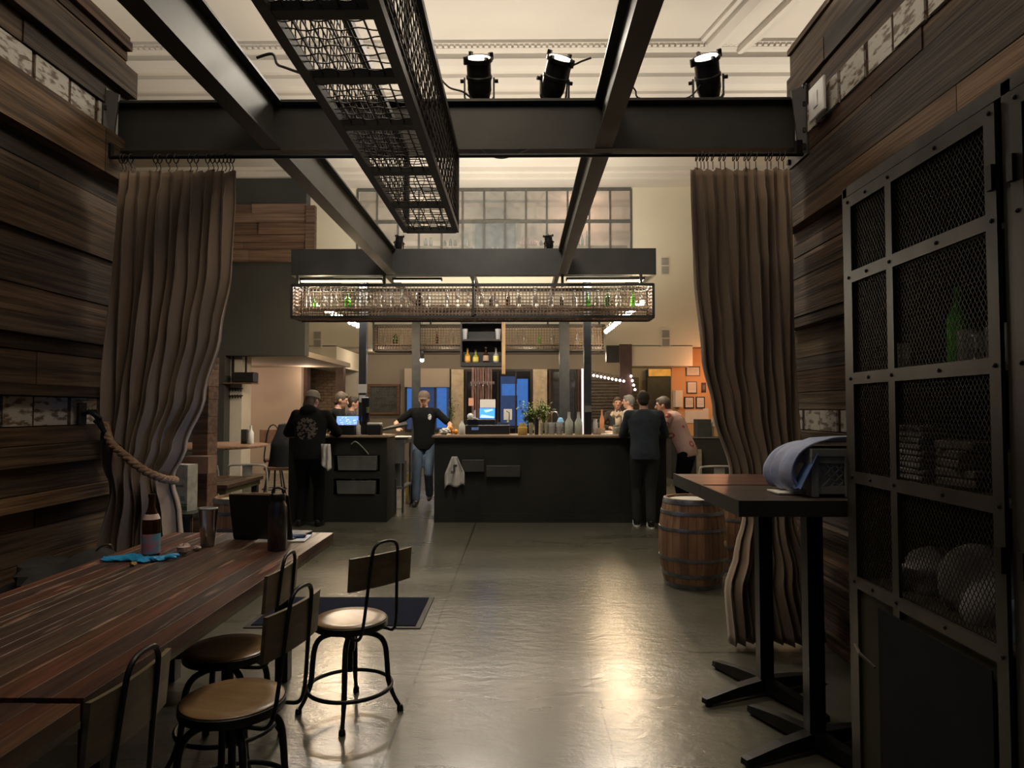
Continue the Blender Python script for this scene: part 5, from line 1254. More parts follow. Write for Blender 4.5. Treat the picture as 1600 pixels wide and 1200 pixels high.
# hanging towel on the right bar front
m = MB(); P = []
for i in range(16):
    f = i / 15; z = Z(713, BY) + (Z(760, BY) - Z(713, BY)) * f; hw = (.035 + .10 * min(1, f * 1.8)); row = []
    for j in range(17):
        u = j / 16 * 2 - 1; row.append((X(711, BY) + u * hw, BY - .035 - .025 * math.sin(u * 8 + f) * (.3 + f) - .01, z - .05 * abs(u) * f * math.sin(u * 5 + 1)))
    P.append(row)
m.grid(P); hook_t = thing('towel', 'white printed towel hanging on the front of the right bar', 'towel', (X(711, BY), BY - .05, Z(760, BY)))
m.build('cloth', CLOTHW, hook_t, smooth=True, w=True, solid=.006)
m = MB(); xx = X(711, BY)
m.cbox((xx, BY - .083, Z(731, BY)), (.03, .004, .09)); m.cbox((xx - .02, BY - .083, Z(737, BY)), (.05, .004, .035)); m.cbox((xx + .02, BY - .083, Z(727, BY)), (.04, .004, .03)); m.build('printed_mark', mat('towel_print', (0.12, .11, .1), .9), hook_t, w=True)

# ---- hanging cabinet and tap tower in the middle
YM = 10.6
hc = thing('hanging_bottle_cabinet', 'dark wooden cabinet of liquor bottles hanging in the middle over the bar', 'cabinet', (X(750, YM), YM, Z(572, YM))); a0, a1 = X(719, YM) - X(750, YM), X(784, YM) - X(750, YM); hh = Z(503, YM) - Z(572, YM)
zs1 = Z(566, YM) - Z(572, YM); zs2 = Z(530, YM) - Z(572, YM)
m = MB(); m.box((a0, .28, 0), (a1, .30, hh)); m.box((a0, -.0, 0), (a0 + .025, .28, hh)); m.box((a0 + .025, 0, hh - .025), (a1, .28, hh)); m.build('case', mat('cabinet_charcoal', (0.022, 0.021, 0.02), .5), hc)
m = MB(); m.box((a0 + .025, .0, zs1 - .06), (a1, .28, zs1)); m.box((a0 + .025, .0, zs2 - .025), (a1, .28, zs2)); m.build('shelf', mat('cabinet_charcoal', (0.022, 0.021, 0.02), .5), hc)
m = MB(); m.box((a1, -.01, -.12), (a1 + .05, .30, hh + .0)); m.build('wood_side', mat('side_wood', (0.42, 0.27, 0.13), .5, 0, (0.3, 0.18, 0.08), (20, 20, 3)), hc)
m = MB(); m.box((a0 + .1, .1, hh), (a0 + .13, .13, BZ + .02 - Z(572, YM))); m.box((a1 - .13, .1, hh), (a1 - .1, .13, BZ + .02 - Z(572, YM))); m.build('hanger', STEEL, hc)
LQ = [(730, GYEL, .2, 'amber liquor bottle in the hanging cabinet, at its left end'), (743, mat('green_gold', (0.35, 0.38, 0.06), .2, trans=.3), .17, 'squat greenish gold liquor bottle in the hanging cabinet, left of its middle'), (759, GBROWN, .22, 'brown liquor bottle in the hanging cabinet, right of its middle'), (775, GLASS, .21, 'clear liquor bottle with pale yellow label in the hanging cabinet, at its right end')]
LP = [(730, (0.75, 0.38, 0.10)), (743, (0.55, 0.45, 0.1)), (759, (0.35, .25, .18)), (775, (0.75, 0.70, 0.25))]
for (px, mm_, h, lb), (_, lc) in zip(LQ, LP):
    t = thing('liquor_bottle', lb, 'bottle', (X(px, YM + .08), YM + .09, Z(566, YM) + .001), group='liquor bottles in the hanging cabinet')
    m = MB(); m.lathe([(.042, 0), (.045, .01), (.045, h * .58), (.016, h * .72), (.015, h * .94), (.018, h)], n=14); m.build('glass_body', mm_, t, smooth=True)
    m = MB(); m.lathe([(.0455, h * .12), (.0455, h * .5)], n=14, cap=False); m.build('label', mat('liq_label_%d' % px, lc, .6), t, smooth=True)
    m = MB(); m.lathe([(.019, h), (.019, h + .025)], n=10); m.build('cap', BLACKP, t)
for (px, lb) in ((725, 'left'), (778, 'right')):
    g_ = MB(); q = Vector((X(px, YM), YM + .1, Z(530, YM) + .001)); g_.lathe([(.034, 0), (.045, .12), (.05, .17), (.047, .17), (.03, .005), (.001, .005)], q, 12)
    solo('glass_pitcher', f'clear glass pitcher on the upper shelf of the hanging cabinet, {lb} end', 'pitcher', g_, mat('frosted_glass', (0.6, 0.62, 0.64), .2, alpha=.75), smooth=True)
# central island under it
ci = thing('bar_island', 'low dark service island carrying the taps inside the bar', 'counter', (X(765, 10.7), 10.75, 0)); w2 = (X(845, 10.7) - X(700, 10.7)) / 2
m = MB(); m.box((-w2, -.3, 0), (w2, .3, 1.05)); m.build('body', BARP, ci); m = MB(); m.box((-w2 - .02, -.32, 1.051), (w2 + .02, .32, 1.085)); m.build('countertop', BARTOP, ci)
ti = thing('tap_tower', 'cluster of upright copper beer taps and pipes below the hanging cabinet', 'taps', (X(752, 10.6), 10.6, 1.085))
zt_, zm_ = Z(574, 10.6) - 1.085, Z(598, 10.6) - 1.085
for i in range(8):
    x = X(739 + i * 4.0, 10.6) - X(752, 10.6); m = MB(); m.tube([(x, .05 * (i % 2), 0), (x, .05 * (i % 2), zt_)], .012 if i % 3 else .018, 8); m.build('pipe', COPPER, ti, smooth=True)
for z in (zm_, zt_ * .25): m = MB(); m.box((X(735, 10.6) - X(752, 10.6), -.02, z - .02), (X(772, 10.6) - X(752, 10.6), .08, z + .02)); m.build('manifold', COPPER, ti)
for i in range(6): m = MB(); x = X(738 + i * 6, 10.6) - X(752, 10.6); m.tube([(x, -.02, zm_), (x, -.07, zm_ + .01), (x, -.075, zm_ - .05)], .007, 6); m.build('tap', CHROME, ti, smooth=True)

YI = 9.45


def bitem(name, lb, cat, px0, px1, py0, py1, Y, m_, shape='box', zb=BT, grp=None, d=.12, rz=0):
    x0, x1 = X(px0, Y), X(px1, Y); z1 = Z(py0, Y); h = max(.01, z1 - zb); m = MB(); c = ((x0 + x1) / 2, Y, zb + .001); r = (x1 - x0) / 2
    if shape == 'box': m.box((c[0] - r, Y - d / 2, c[2]), (c[0] + r, Y + d / 2, c[2] + h), bev=min(.008, h / 4))
    elif shape == 'bottle': m.lathe([(r * .92, 0), (r, h * .04), (r, h * .6), (r * .45, h * .75), (r * .38, h * .93), (r * .45, h)], c, 14)
    elif shape == 'jar': m.lathe([(r * .9, 0), (r, h * .06), (r, h * .75), (r * .8, h * .82), (r * .85, h)], c, 14)
    elif shape == 'cup': m.lathe([(r * .8, 0), (r, h), (r * .93, h), (r * .74, h * .05), (.001, h * .05)], c, 14)
    elif shape == 'plate': m.lathe([(r * .6, 0), (r, h * .8), (r * .97, h), (r * .5, h * .4), (.001, h * .4)], c, 20)
    return solo(name, lb, cat, m, m_, grp, smooth=shape != 'box')


# POS terminal on the left section
ps = thing('register_screen', 'tilted point-of-sale screen glowing blue on the left bar section', 'screen', (X(543, 9.36), 9.36, BT + .001), .12)
m = MB(); m.box((-.10, -.08, 0), (.10, .08, .02)); m.box((-.02, -.01, .02), (.02, .03, .12)); m.build('stand', BLACKP, ps)
Ms = Matrix.Translation((0, 0, .16)) @ Matrix.Rotation(R(-22), 4, 'X'); m = MB(); m.box((-.155, .0, -.055), (.155, .015, .105), Ms); m.build('bezel', BLACKP, ps)
m = MB(); m.box((-.145, -.003, -.045), (.145, -.0005, .097), Ms); m.build('display', SCREEN, ps)
m = MB(); rnd = random.Random(8)
for i in range(14): x = rnd.uniform(-.12, .09); z = rnd.uniform(-.03, .08); m.box((x, -.005, z), (x + rnd.uniform(.01, .04), -.0035, z + .008), Ms)
m.build('display_text', mat('screen_text', (0.5, 0.6, 1), .5, emit=(.4, .5, 1), estr=1.2), ps)
bitem('receipt_printer', 'black receipt printer in front of the glowing screen on the left bar', 'printer', 522, 556, 664, 678, 9.28, BLACKP, d=.14)
bitem('spray_bottle', 'small white bottle at the foot of the dark left post', 'bottle', 556, 564, 657, 679, 9.3, mat('milky_plastic', (0.5, 0.5, 0.46), .4), 'bottle')
t = bitem('card_reader', 'black box with white top on the left bar section', 'card reader', 576, 597, 664, 678, 9.3, BLACKP, d=.14)
bitem('card_reader_top', 'white top of the black card reader on the left bar', 'paper', 575, 596, 660.5, 664, 9.3, PAPER, zb=Z(664, 9.3), d=.13)  # the card reader's white top, built as a separate thin box
m = MB(); m.add([(X(598, 9.6), 9.5, Z(672, 9.6)), (X(598, 9.6), 9.8, Z(670, 9.6)), (X(633, 9.9), 10.0, Z(660, 9.9)), (X(640, 9.9), 9.75, Z(664, 9.9))], [(0, 1, 2, 3)])
solo('serving_tray', 'large dark tray held between the bartender and the left bar', 'tray', m, BLACKP, solid=.03)
solo('payment_post', 'black payment terminal fixed to the left front post above the bar', 'terminal', MB().cbox((X(571, 9.35), 9.37, Z(640, 9.35)), (.11, .06, .34), bev=.01).box((X(566, 9.35), 9.36, BT + .001), (X(574, 9.35), 9.42, Z(655, 9.35))), BLACKP)
solo('posted_card', 'white card taped on the left front post', 'card', MB().cbox((X(566, 9.4), 9.40, Z(607, 9.4)), (.12, .006, .12)), PAPER)
solo('posted_card', 'second white card on the left front post, below the first', 'card', MB().cbox((X(566, 9.4), 9.40, Z(623, 9.4)), (.09, .006, .10)), PAPER)
bitem('potted_sprig', 'tiny green sprig in a dark cup near the left front post', 'plant', 572, 577, 636, 645, 9.3, LEAF, 'cup', zb=Z(645, 9.3))
# sink unit in the walkway
su = thing('bar_sink_unit', 'stainless bar sink unit beyond the left bar end beside the walkway', 'sink unit', (X(615, 10.3), 10.30, 0)); w2 = .23
m = MB(); m.box((-w2, -.35, 1.0), (w2, .35, 1.06)); m.box((-w2, -.35, .72), (w2, -.33, 1.0)); m.box((-w2, -.33, .35), (w2, .33, .38)); m.box((-w2 + .02, -.25, .38), (w2 - .08, .3, .72)); m.build('body', mat('dull_steel', (0.16, 0.155, 0.14), .4, .6), su)
for sx in (-1, 1):
    for sy in (-1, 1): m = MB(); m.tube([(sx * (w2 - .03), sy * .31, 0), (sx * (w2 - .03), sy * .31, .999)], .018, 8); m.build('leg', CHROME, su)
m = MB(); m.v = []; m.lathe([(.10, 0), (.17, .035), (.165, .045), (.09, .012), (.001, .012)], (X(622, 9.95), 10.15, 1.062), 24); solo('dish', 'white oval dish with dark cutlery on the sink unit', 'dish', m, mat('ceramic_white', (0.65, 0.62, 0.52), .3), smooth=True)
rk = thing('framed_panel', 'grey panel with pale metal edge leaning low at the left bar end', 'panel', (X(610, 9.9), 9.88, 0)); w2 = .095
m = MB(); m.box((-w2, 0, 0), (w2, .03, .50)); m.build('panel', mat('panel_olive', (0.05, 0.05, 0.04), .5), rk); m = MB(); m.tube([(-w2, -.005, .01), (w2, -.005, .01), (w2, -.005, .50), (-w2, -.005, .50)], .009, 6, closed=True); m.build('edge', BRIGHT, rk)
bitem('bar_rag', 'limp white rag hanging at the left bar end', 'cloth', 601, 612, 700, 715, 9.83, CLOTHW, zb=Z(716, 9.83), d=.02)
for i, (px, py, c) in enumerate(((634, 752, mat('yellow_cap', (0.5, .38, .1), .5)), (641, 760, BLACKP))):
    bitem('bottle', ('bottle with yellow cap standing low beside the sink unit', 'dark bottle standing low beside the sink unit')[i], 'bottle', px, px + 7, py - 12, py, 11.0, c, 'bottle', zb=0, grp=None)

# right bar: produce, machines, jars, bottles
rnd = random.Random(12)
for i, (px, py, s_) in enumerate(((704, 668, 1), (712, 671, 1), (706, 674, .9))):
    m = MB(); m.ball((X(px, YI), YI + .02 * i, BT + .036 + (.05 if i == 0 else 0)), .036 * s_, 12, 8); solo('orange', ('top orange of the small pile on the bar by the bartender', 'right orange of the small pile on the bar by the bartender', 'lower left orange of the small pile on the bar')[i], 'orange', m, mat('orange_peel', (0.75, 0.30, 0.04), .5), 'oranges on the bar', smooth=True)
crumple('paper_wrap', 'crumpled white paper beside the oranges on the bar', 'paper', (X(695, YI), YI - .04, BT + .001), .085, 5, PAPER, .55)
bitem('squeeze_bottle', 'tall milky white bottle beside the oranges on the bar', 'bottle', 717, 727, 655, 680, 9.4, mat('milky_plastic', (0.5, 0.5, 0.46), .4), 'bottle')
em = thing('bar_machine', 'low wide black machine with steel trim in the middle of the bar', 'machine', (X(762, 9.55), 9.6, BT + .001)); w2 = (X(796, 9.55) - X(727, 9.55)) / 2
m = MB(); m.box((-w2, -.12, 0), (w2, .15, .13), bev=.01); m.box((-w2 + .02, -.06, .13), (w2 * .35, .15, .21), bev=.01); m.build('housing', BLACKP, em)
m = MB(); m.box((-.22, -.125, .15 - .09), (-.12, -.121, .10)); m.build('badge', CHROME, em); m = MB(); m.box((w2 * .42, -.05, .131), (w2 * .95, .1, .165)); m.build('drip_grate', CHROME, em)
m = MB(); m.tube([(.30, -.05, .165), (.30, -.05, .30), (.26, -.08, .32)], .008, 6); m.build('spout', CHROME, em, smooth=True)
sc_ = thing('register_screen', 'bright blue register screen on top of the black bar machine', 'screen', (X(761, 9.6), 9.66, BT + .213))
m = MB(); m.box((-.115, 0, 0), (.115, .03, .155)); m.build('bezel', BLACKP, sc_); m = MB(); m.box((-.108, -.003, .006), (.108, -.0005, .149)); m.build('display', mat('lit_blue_display', (0.05, 0.2, 0.8), .3, emit=(0.05, 0.22, 0.95), estr=1.3), sc_)
m = MB(); m.add([(-.10, -.004, .02), (.09, -.004, .012), (.10, -.004, .03), (-.08, -.004, .06)], [(0, 1, 2, 3)]); m.add([(-.02, -.004, .09), (.08, -.004, .12), (.07, -.004, .135), (-.05, -.004, .12)], [(0, 1, 2, 3)]); m.build('display_glow', mat('lit_cyan', (0.3, .6, 1), .5, emit=(.25, .55, 1), estr=1.6), sc_)
m = MB(); m.box((X(750, 10.3), 10.3, Z(640, 10.3)), (X(774, 10.3), 10.31, Z(624, 10.3))); solo('menu_card', 'white printed card in front of the copper taps', 'card', m, PAPER)
m = MB(); m.box((X(732, 10.3), 10.3, Z(634, 10.3)), (X(740, 10.3), 10.31, Z(622, 10.3))); solo('menu_card', 'small orange-pink card left of the copper taps', 'card', m, mat('card_orange', (0.6, 0.3, 0.18), .7))
m = MB(); m.box((X(787, 9.9), 9.9, Z(656, 9.9)), (X(800, 9.9), 9.91, Z(639, 9.9))); m.box((X(792, 9.9), 9.905, 1.158), (X(795, 9.9), 9.915, Z(656, 9.9))); solo('menu_card', 'upright white menu card in a holder right of the blue screen', 'card', m, PAPER)
m = MB(); m.lathe([(.05, 0), (.05, .012), (.012, .016), (.012, .12)], (X(741, 9.4), 9.5, BT + .215), 12); m.ball((X(735, 9.5), 9.5, BT + .25), .045, 12, 8)
solo('glass_dispenser', 'round glass jar on the left end of the black machine', 'jar', m, mat('frosted_glass', (0.6, 0.62, 0.64), .2, alpha=.75), smooth=True)
bitem('condiment_jar', 'pale jar with yellow band left of the bar plant', 'jar', 809, 824, 664, 680, 9.35, mat('garnish_yellow', (0.6, .42, .12), .5), 'jar')
bitem('folded_napkin', 'white cap on the yellow-banded jar', 'lid', 811, 822, 661, 665.5, 9.35, CLOTHW, 'cup', zb=Z(665.5, 9.35))  # white lid of the yellow-banded jar, a separate piece
bitem('dark_tumbler', 'tall black tumbler under the leafy bar plant', 'tumbler', 835, 842, 655, 680, 9.35, BLACKP, 'cup')
for i, (a, b) in enumerate(((826, 833), (844, 849), (850, 857))):
    bitem('glass_jar', f'small glass jar of straws on the bar, {("left of the black tumbler", "just right of the black tumbler", "second right of the black tumbler")[i]}', 'jar', a, b, 661, 680, 9.4, mat('smoky_glass', (0.35, 0.33, 0.25), .2, alpha=.7), 'cup')
GST = mat('stacked_glassware', (0.55, 0.55, 0.55), .12, alpha=.6)
for i, px in enumerate((862, 874)):
    for k in range(4):
        m = MB(); z0 = BT + .001 + k * .040; m.lathe([(.040, z0), (.052, z0 + .045), (.049, z0 + .045), (.038, z0 + .006), (.001, z0 + .006)], (X(px, 9.4), 9.4, 0), 14)
        solo('drinking_glass', f"clear glass in the {('left', 'right')[i]} stack by the blue cloth, {('bottom', 'second from bottom', 'third from bottom', 'top')[k]} one", 'glass', m, GST, 'stacked glasses on the bar', smooth=True)
for i, px in enumerate((889, 904)):
    t = thing('pour_bottle', f"clear bottle of greenish syrup on the bar, {('left', 'right')[i]} one of the pair", 'bottle', (X(px, 9.35), 9.35, BT + .001), group='pair of syrup bottles')
    m = MB(); m.lathe([(.05, 0), (.055, .01), (.055, .17), (.022, .23), (.02, .30), (.024, .31)], n=16); m.build('glass_body', mat('clear_bottle_plastic', (0.62, 0.64, 0.58), .15, alpha=.55), t, smooth=True)
    m = MB(); m.lathe([(.048, .008), (.048, .13)], n=16); m.build('syrup', mat('syrup_green', (0.22, 0.26, 0.10), .2), t, smooth=True)
m = MB(); c = Vector((X(876, 9.45), 9.5, BT + .17)); m.lathe([(.002, .065), (.03, .055), (.05, .0), (.048, -.0)], c, 16); solo('blue_cloth', 'folded light blue cloth draped over the right stack of glasses', 'cloth', m, mat('cyan_cloth', (0.20, 0.42, 0.60), .7), smooth=True)
sp = thing('bar_faucet', 'pair of thin chrome faucets rising behind the stacked glasses', 'faucet', (X(868, 9.9), 10.0, 1.10))
for s_ in (-1, 1): m = MB(); m.tube(smoothpts([(s_ * .055, 0, -.0), (s_ * .05, 0, .30), (s_ * .02 - .03, 0, .37), (s_ * .02 - .08, 0, .33)], 5), .008, 6); m.build('spout', CHROME, sp, smooth=True)
m = MB(); m.box((-.07, -.06, -1.1), (.07, .06, 0)); m.build('sink_base', BARP, sp)
m = MB(); m.box((X(914, 9.43), 9.42, BT + .002), (X(923, 9.43), 9.449, Z(645, 9.43))); solo('post_box', 'black upright dispenser box against the right front post on the bar', 'dispenser', m, BLACKP)
m = MB(); m.box((X(914, 9.43), 9.42, Z(644, 9.43)), (X(924, 9.43), 9.449, Z(634, 9.43))); solo('posted_card', 'grey card on the right front post', 'card', m, SHADEG)
bitem('sauce_bottle', 'orange sauce bottle behind the bar right of the dark post', 'bottle', 937, 944, 640, 662, 9.6, mat('sauce_orange', (0.6, .25, .12), .4), 'bottle')
bitem('spice_pot', 'short clear pot with pale lid left of the orange sauce bottle', 'pot', 926, 934, 655, 679, 9.5, GST, 'jar')
bitem('metal_shaker', 'ribbed metal can on the bar near the navy-shirted customer', 'can', 957, 968, 664, 680, 9.35, mat('can_metal', (0.35, .35, .28), .4, .5), 'jar')
m = MB(); m.box((X(940, 9.3), 9.25, BT + .001), (X(974, 9.3), 9.5, BT + .012)); solo('napkin_sheet', 'flat white sheet on the bar beside the navy-shirted customer', 'paper', m, PAPER)
bitem('food_basket', 'shallow wire basket of bread near the orange sauce bottle', 'basket', 924, 946, 669, 680, 9.55, mat('bread_tan', (0.45, .33, .22), .7), 'cup')


def leafy(name, lb, px, py0, py1, Y, zpot, wpx, n, seed, mm, pot=True):
    t = thing(name, lb, 'plant', (X(px, Y), Y, zpot)); rnd = random.Random(seed); h = Z(py0, Y) - zpot; w_ = (X(px + wpx, Y) - X(px, Y))
    if pot: m = MB(); m.lathe([(.05, 0), (.065, .10), (.058, .10), (.045, .01), (.001, .01)], n=14); m.build('pot', BLACKP, t, smooth=True)
    m = MB(); tips = []
    for i in range(14): a = rnd.uniform(0, 2 * PI); r = rnd.uniform(.1, .9) * w_; e = (r * math.cos(a), r * .6 * math.sin(a), h * rnd.uniform(.6, .98)); tips.append(e); m.tube([(0, 0, .02), (e[0] * .4, e[1] * .4, e[2] * .6), e], .003, 4)
    m.build('stems', LEAF, t)
    m = MB()
    for i in range(n):
        e = rnd.choice(tips); f = rnd.uniform(.55, 1.08); c = Vector((e[0] * f, e[1] * f, e[2] * f)) + Vector((rnd.gauss(0, .03), rnd.gauss(0, .03), rnd.gauss(0, .03))); c.z = max(.06, c.z)
        d = Vector((rnd.gauss(0, 1), rnd.gauss(0, 1), rnd.gauss(0, .6))).normalized(); s_ = rnd.uniform(.014, .03); a = d.cross(Vector((0, 0, 1))).normalized()
        m.add([c - d * s_, c + a * s_ * .45 + Vector((0, 0, .004)), c + d * s_, c - a * s_ * .45], [(0, 1, 2, 3)])
    m.build('foliage', mm, t)


leafy('potted_plant', 'bushy olive-green potted plant standing on the bar', 828, 630, 680, 10.0, 1.10, 30, 1100, 4, LEAF)
leafy('potted_plant', 'small leafy potted plant right of the bushy one on the bar', 851, 628, 680, 10.0, 1.10, 13, 300, 6, LEAF)
leafy('potted_plant', 'dark tall plant behind the bartender between him and the taps', 705, 622, 680, 12.5, 1.0, 22, 170, 9, mat('dark_leaf', (0.045, 0.055, 0.03), .6))
m = MB(); m.box((X(690, 12.5), 12.3, 0), (X(722, 12.5), 12.7, 0.998)); solo('plant_stand', 'dark stand under the tall plant behind the bar', 'stand', m, BARP)
m = MB(); m.box((X(805, 10), 9.9, 1.0), (X(858, 10), 10.12, 1.099)); m.box((X(812, 10), 9.95, 0), (X(850, 10), 10.1, 1.0)); solo('planter_shelf', 'narrow dark ledge behind the bar holding the two leafy plants', 'shelf', m, BARP)

# pendant spot hanging from rear post
pn = thing('spot_pendant', 'small bright white spot lamp beside the rear left post', 'lamp', (X(659, 12.5), 12.5, Z(562, 12.5)))
m = MB(); m.lathe([(.02, .03), (.03, .0), (.045, .12), (.02, .16)], n=12, cap=False); m.tube([(0, 0, .15), (0, 0, BZ - Z(562, 12.5))], .005, 5); m.build('shade', BLACKP, pn); m = MB(); m.ball((0, 0, -.005), .038, 12, 8); m.build('bulb', mat('lit_white_bulb', (1, 1, .95), .3, emit=(1, .95, .85), estr=10), pn, smooth=True)

# ================================================================== LEFT BACKGROUND
col = MB(); rnd = random.Random(31); cx0, cx1 = X(305, 6.3), X(325, 6.3); z = 0
while z < 1.9:
    h = rnd.choice([.12, .16, .2]); col.tint = rnd.choice([(.20, .12, .08), (.16, .10, .07), (.24, .15, .10)]); e = rnd.uniform(0, .01)
    col.box((cx0 - .02 - e, 6.3 - e, z), (cx1 + e, 6.5, z + h - .004)); z += h
solo('wooden_column', 'short stacked-board wooden column beyond the left curtain', 'column', col, WALLWOOD_X)
cc = thing('side_table', 'low dark side table beyond the left curtain holding the white carton', 'table', ((X(262, 5.7) + X(317, 5.7)) / 2, 5.75, 0)); w2 = (X(317, 5.7) - X(262, 5.7)) / 2; zz = Z(797, 5.8)
m = MB(); m.box((-w2, -.20, zz - .03), (w2, .20, zz)); m.build('tabletop', BARP, cc)
for sx in (-1, 1):
    for sy in (-1, 1): m = MB(); m.box((sx * (w2 - .04) - .02, sy * .18 - .02, 0), (sx * (w2 - .04) + .02, sy * .18 + .02, zz - .031)); m.build('leg', BARP, cc)
cb2 = thing('carton', 'white carton with grey print and green bottom stripe beyond the left curtain', 'carton', (X(285, 5.7), 5.75, zz + .001), -.25); w2 = .085
m = MB(); m.box((-w2, -.06, 0), (w2, .06, .385)); m.build('box', mat('carton_white', (0.42, 0.40, 0.33), .7, 0, (0.30, .28, .23), (12, 12, 12)), cb2)
m = MB(); m.box((-w2 - .001, -.062, .012), (w2 + .001, -.0602, .045)); m.box((-w2 - .001, -.062, .055), (w2 + .001, -.0602, .062)); m.build('green_stripe', mat('stripe_green', (0.08, 0.16, 0.05), .7), cb2)
m = MB(); x = -.055
for k in range(8): m.box((x, -.062, .20), (x + .009, -.0602, .216 + .004 * (k % 2))); x += .013
for k in range(3): m.box((.02, -.062, .09 + k * .014), (.06, -.0602, .097 + k * .014))
m.build('print', mat('grey_print', (0.14, .13, .12), .8), cb2)
m = MB(); m.box((X(286, 6.1), 6.12, Z(741, 6.1)), (X(325, 6.1), 6.28, Z(714, 6.1))); m.box((X(290, 6.1), 6.14, 0), (X(296, 6.1), 6.2, Z(741, 6.1))); solo('wooden_box', 'square wooden box fixed to the board column beyond the left curtain', 'box', m, mat('box_wood', (0.22, .13, .09), .7))
# square table and white chairs
tq = thing('square_table', 'square slatted wooden table behind the blue-hooped barrel', 'table', (-3.42, 7.28, 0)); m = MB()
for i in range(9): m.tint = rnd.choice([(.12, .075, .05), (.16, .10, .07), (.10, .065, .045)]); m.box((-.52 + i * .1155, -.48, .715), (-.52 + i * .1155 + .1115, .48, .75))
m.build('tabletop', TABLE, tq)
m = MB(); m.box((-.49, -.45, .66), (.49, .45, .714)); m.build('apron', mat('apron_olive', (0.10, 0.095, 0.045), .6), tq)
for sx in (-1, 1):
    for sy in (-1, 1): m = MB(); m.box((sx * .45 - .03, sy * .41 - .03, 0), (sx * .45 + .03, sy * .41 + .03, .66)); m.build('leg', STEEL, tq)


def white_chair(lb, loc, rz):
    t = thing('metal_chair', lb, 'chair', loc, rz, 'white metal hoop chairs')
    m = MB(); m.box((-.19, -.19, .44), (.19, .19, .455), bev=.005); m.build('seat', BWHITE, t)
    m = MB(); m.tube(smoothpts([(-.20, -.18, .44), (-.225, -.22, .62), (-.22, -.25, .80), (-.17, -.262, .85), (.17, -.262, .85), (.22, -.25, .80), (.225, -.22, .62), (.20, -.18, .44)], 6), .0125, 8); m.build('back_hoop', BWHITE, t, smooth=True)
    m = MB(); m.box((-.06, -.256, .46), (.06, -.250, .845)); m.build('back_slat', BWHITE, t)
    for sx in (-1, 1):
        for sy in (-1, 1): m = MB(); m.tube([(sx * .17, sy * .17, .44), (sx * .21, sy * .21, 0)], [.014, .010], 8); m.build('leg', BWHITE, t)
    return t


white_chair('white metal hoop-backed chair behind the square slatted table', (X(389, 8.05), 8.28, 0), 0.0)
white_chair('white metal hoop-backed chair mostly hidden by the board column', (X(309, 8.05), 8.28, 0), 0.1)
white_chair('white metal hoop-backed chair right of the right curtain bottom, behind the far high table', (X(1117, 8.0), 8.1, 0), 0.0)
# high oval table with high stools further back
ht = thing('oval_table', 'high brown oval table in the left background with stools', 'table', (-4.50, 9.7, 0)); m = MB(); m.tint = (.30, .19, .13)
m.lathe([(.84, .965), (.86, .975), (.86, .995), (.84, 1.0), (.001, 1.0)], (0, 0, 0), 32); m.v = [(x, y * 1.15, z) for x, y, z in m.v]; m.build('tabletop', TABLEX, ht)
m = MB(); m.tube([(0, 0, .03), (0, 0, .965)], .05, 10); m.lathe([(.30, 0), (.30, .015), (.06, .04)], n=20); m.build('pedestal', STEEL, ht)


def high_stool(lb, loc, rz):
    t = thing('high_stool', lb, 'stool', loc, rz, 'high stools with wooden backs')
    m = MB(); m.lathe([(.16, .69), (.175, .70), (.175, .72), (.16, .73), (.001, .73)], n=20); m.build('seat', mat('stool_brown', (0.16, 0.085, 0.05), .5), t, smooth=True)
    m = MB(); m.box((-.20, -.215, .98), (.20, -.19, 1.19), bev=.006); m.build('backrest', mat('stool_brown', (0.16, 0.085, 0.05), .5), t)
    m = MB(); m.tube(smoothpts([(-.13, -.05, .68), (-.13, -.17, .70), (-.12, -.222, .85), (-.06, -.225, 1.22), (.06, -.225, 1.22), (.12, -.222, .85), (.13, -.17, .70), (.13, -.05, .68)], 4), .010, 6); m.build('back_hoop', STOOLM, t, smooth=True)
    for k in range(4): a = k * PI / 2 + PI / 4; m = MB(); m.tube([(.10 * math.cos(a), .10 * math.sin(a), .69), (.24 * math.cos(a), .24 * math.sin(a), 0)], .012, 8); m.build('leg', STOOLM, t)
    m = MB(); m.tube([(.185 * math.cos(2 * PI * i / 24), .185 * math.sin(2 * PI * i / 24), .26) for i in range(24)], .009, 6, closed=True); m.build('foot_ring', STOOLM, t)
    return t


high_stool('high stool with brown wooden back facing the nook, right of the oval table', (X(414, 10.3), 10.75, 0), 0.2)
high_stool('high stool pulled up at the near side of the oval table', (-4.35, 8.35, 0), 0.0)
m = MB()
cx = X(446, 10.1)
P = []
for i in range(20):
    f = i / 19; z = 1.28 - f * .62; hw = .10 + .12 * min(1, f * 2.2); row = []
    for j in range(24): a = 2 * PI * j / 24; rr = 1 + .08 * math.sin(a * 5 + f * 4); row.append((hw * rr * math.cos(a) + .02 * math.sin(f * 3), hw * .62 * rr * math.sin(a), z))
    P.append(row + [row[0]])
m.grid(P); m.add([(0, 0, 1.30)] + P[0][:-1], [(0, 1 + j, 1 + (j + 1) % 24) for j in range(24)])
ct = thing('coat', 'long black coat draped over a chair left of the man in the cap', 'coat', (cx, 10.1, 0)); m.build('draped_cloth', BLACKC, ct, smooth=True)
bc = MB(); bc.box((-.24, -.2, .62), (.24, .2, .66)); bc.build('seat', mat('stool_brown', (0.16, 0.085, 0.05), .5), ct)
for sx in (-1, 1):
    for sy in (-1, 1): m = MB(); m.tube([(sx * .2, sy * .16, .62), (sx * .22, sy * .18, 0)], .014, 8); m.build('leg', STOOLM, ct)
bitem('soap_bottle', 'pale yellowish bottle with pump standing on the high oval table', 'bottle', 388, 397, 665, 688, 9.9, mat('milky_plastic', (0.5, 0.5, 0.46), .4), 'bottle', zb=1.0)
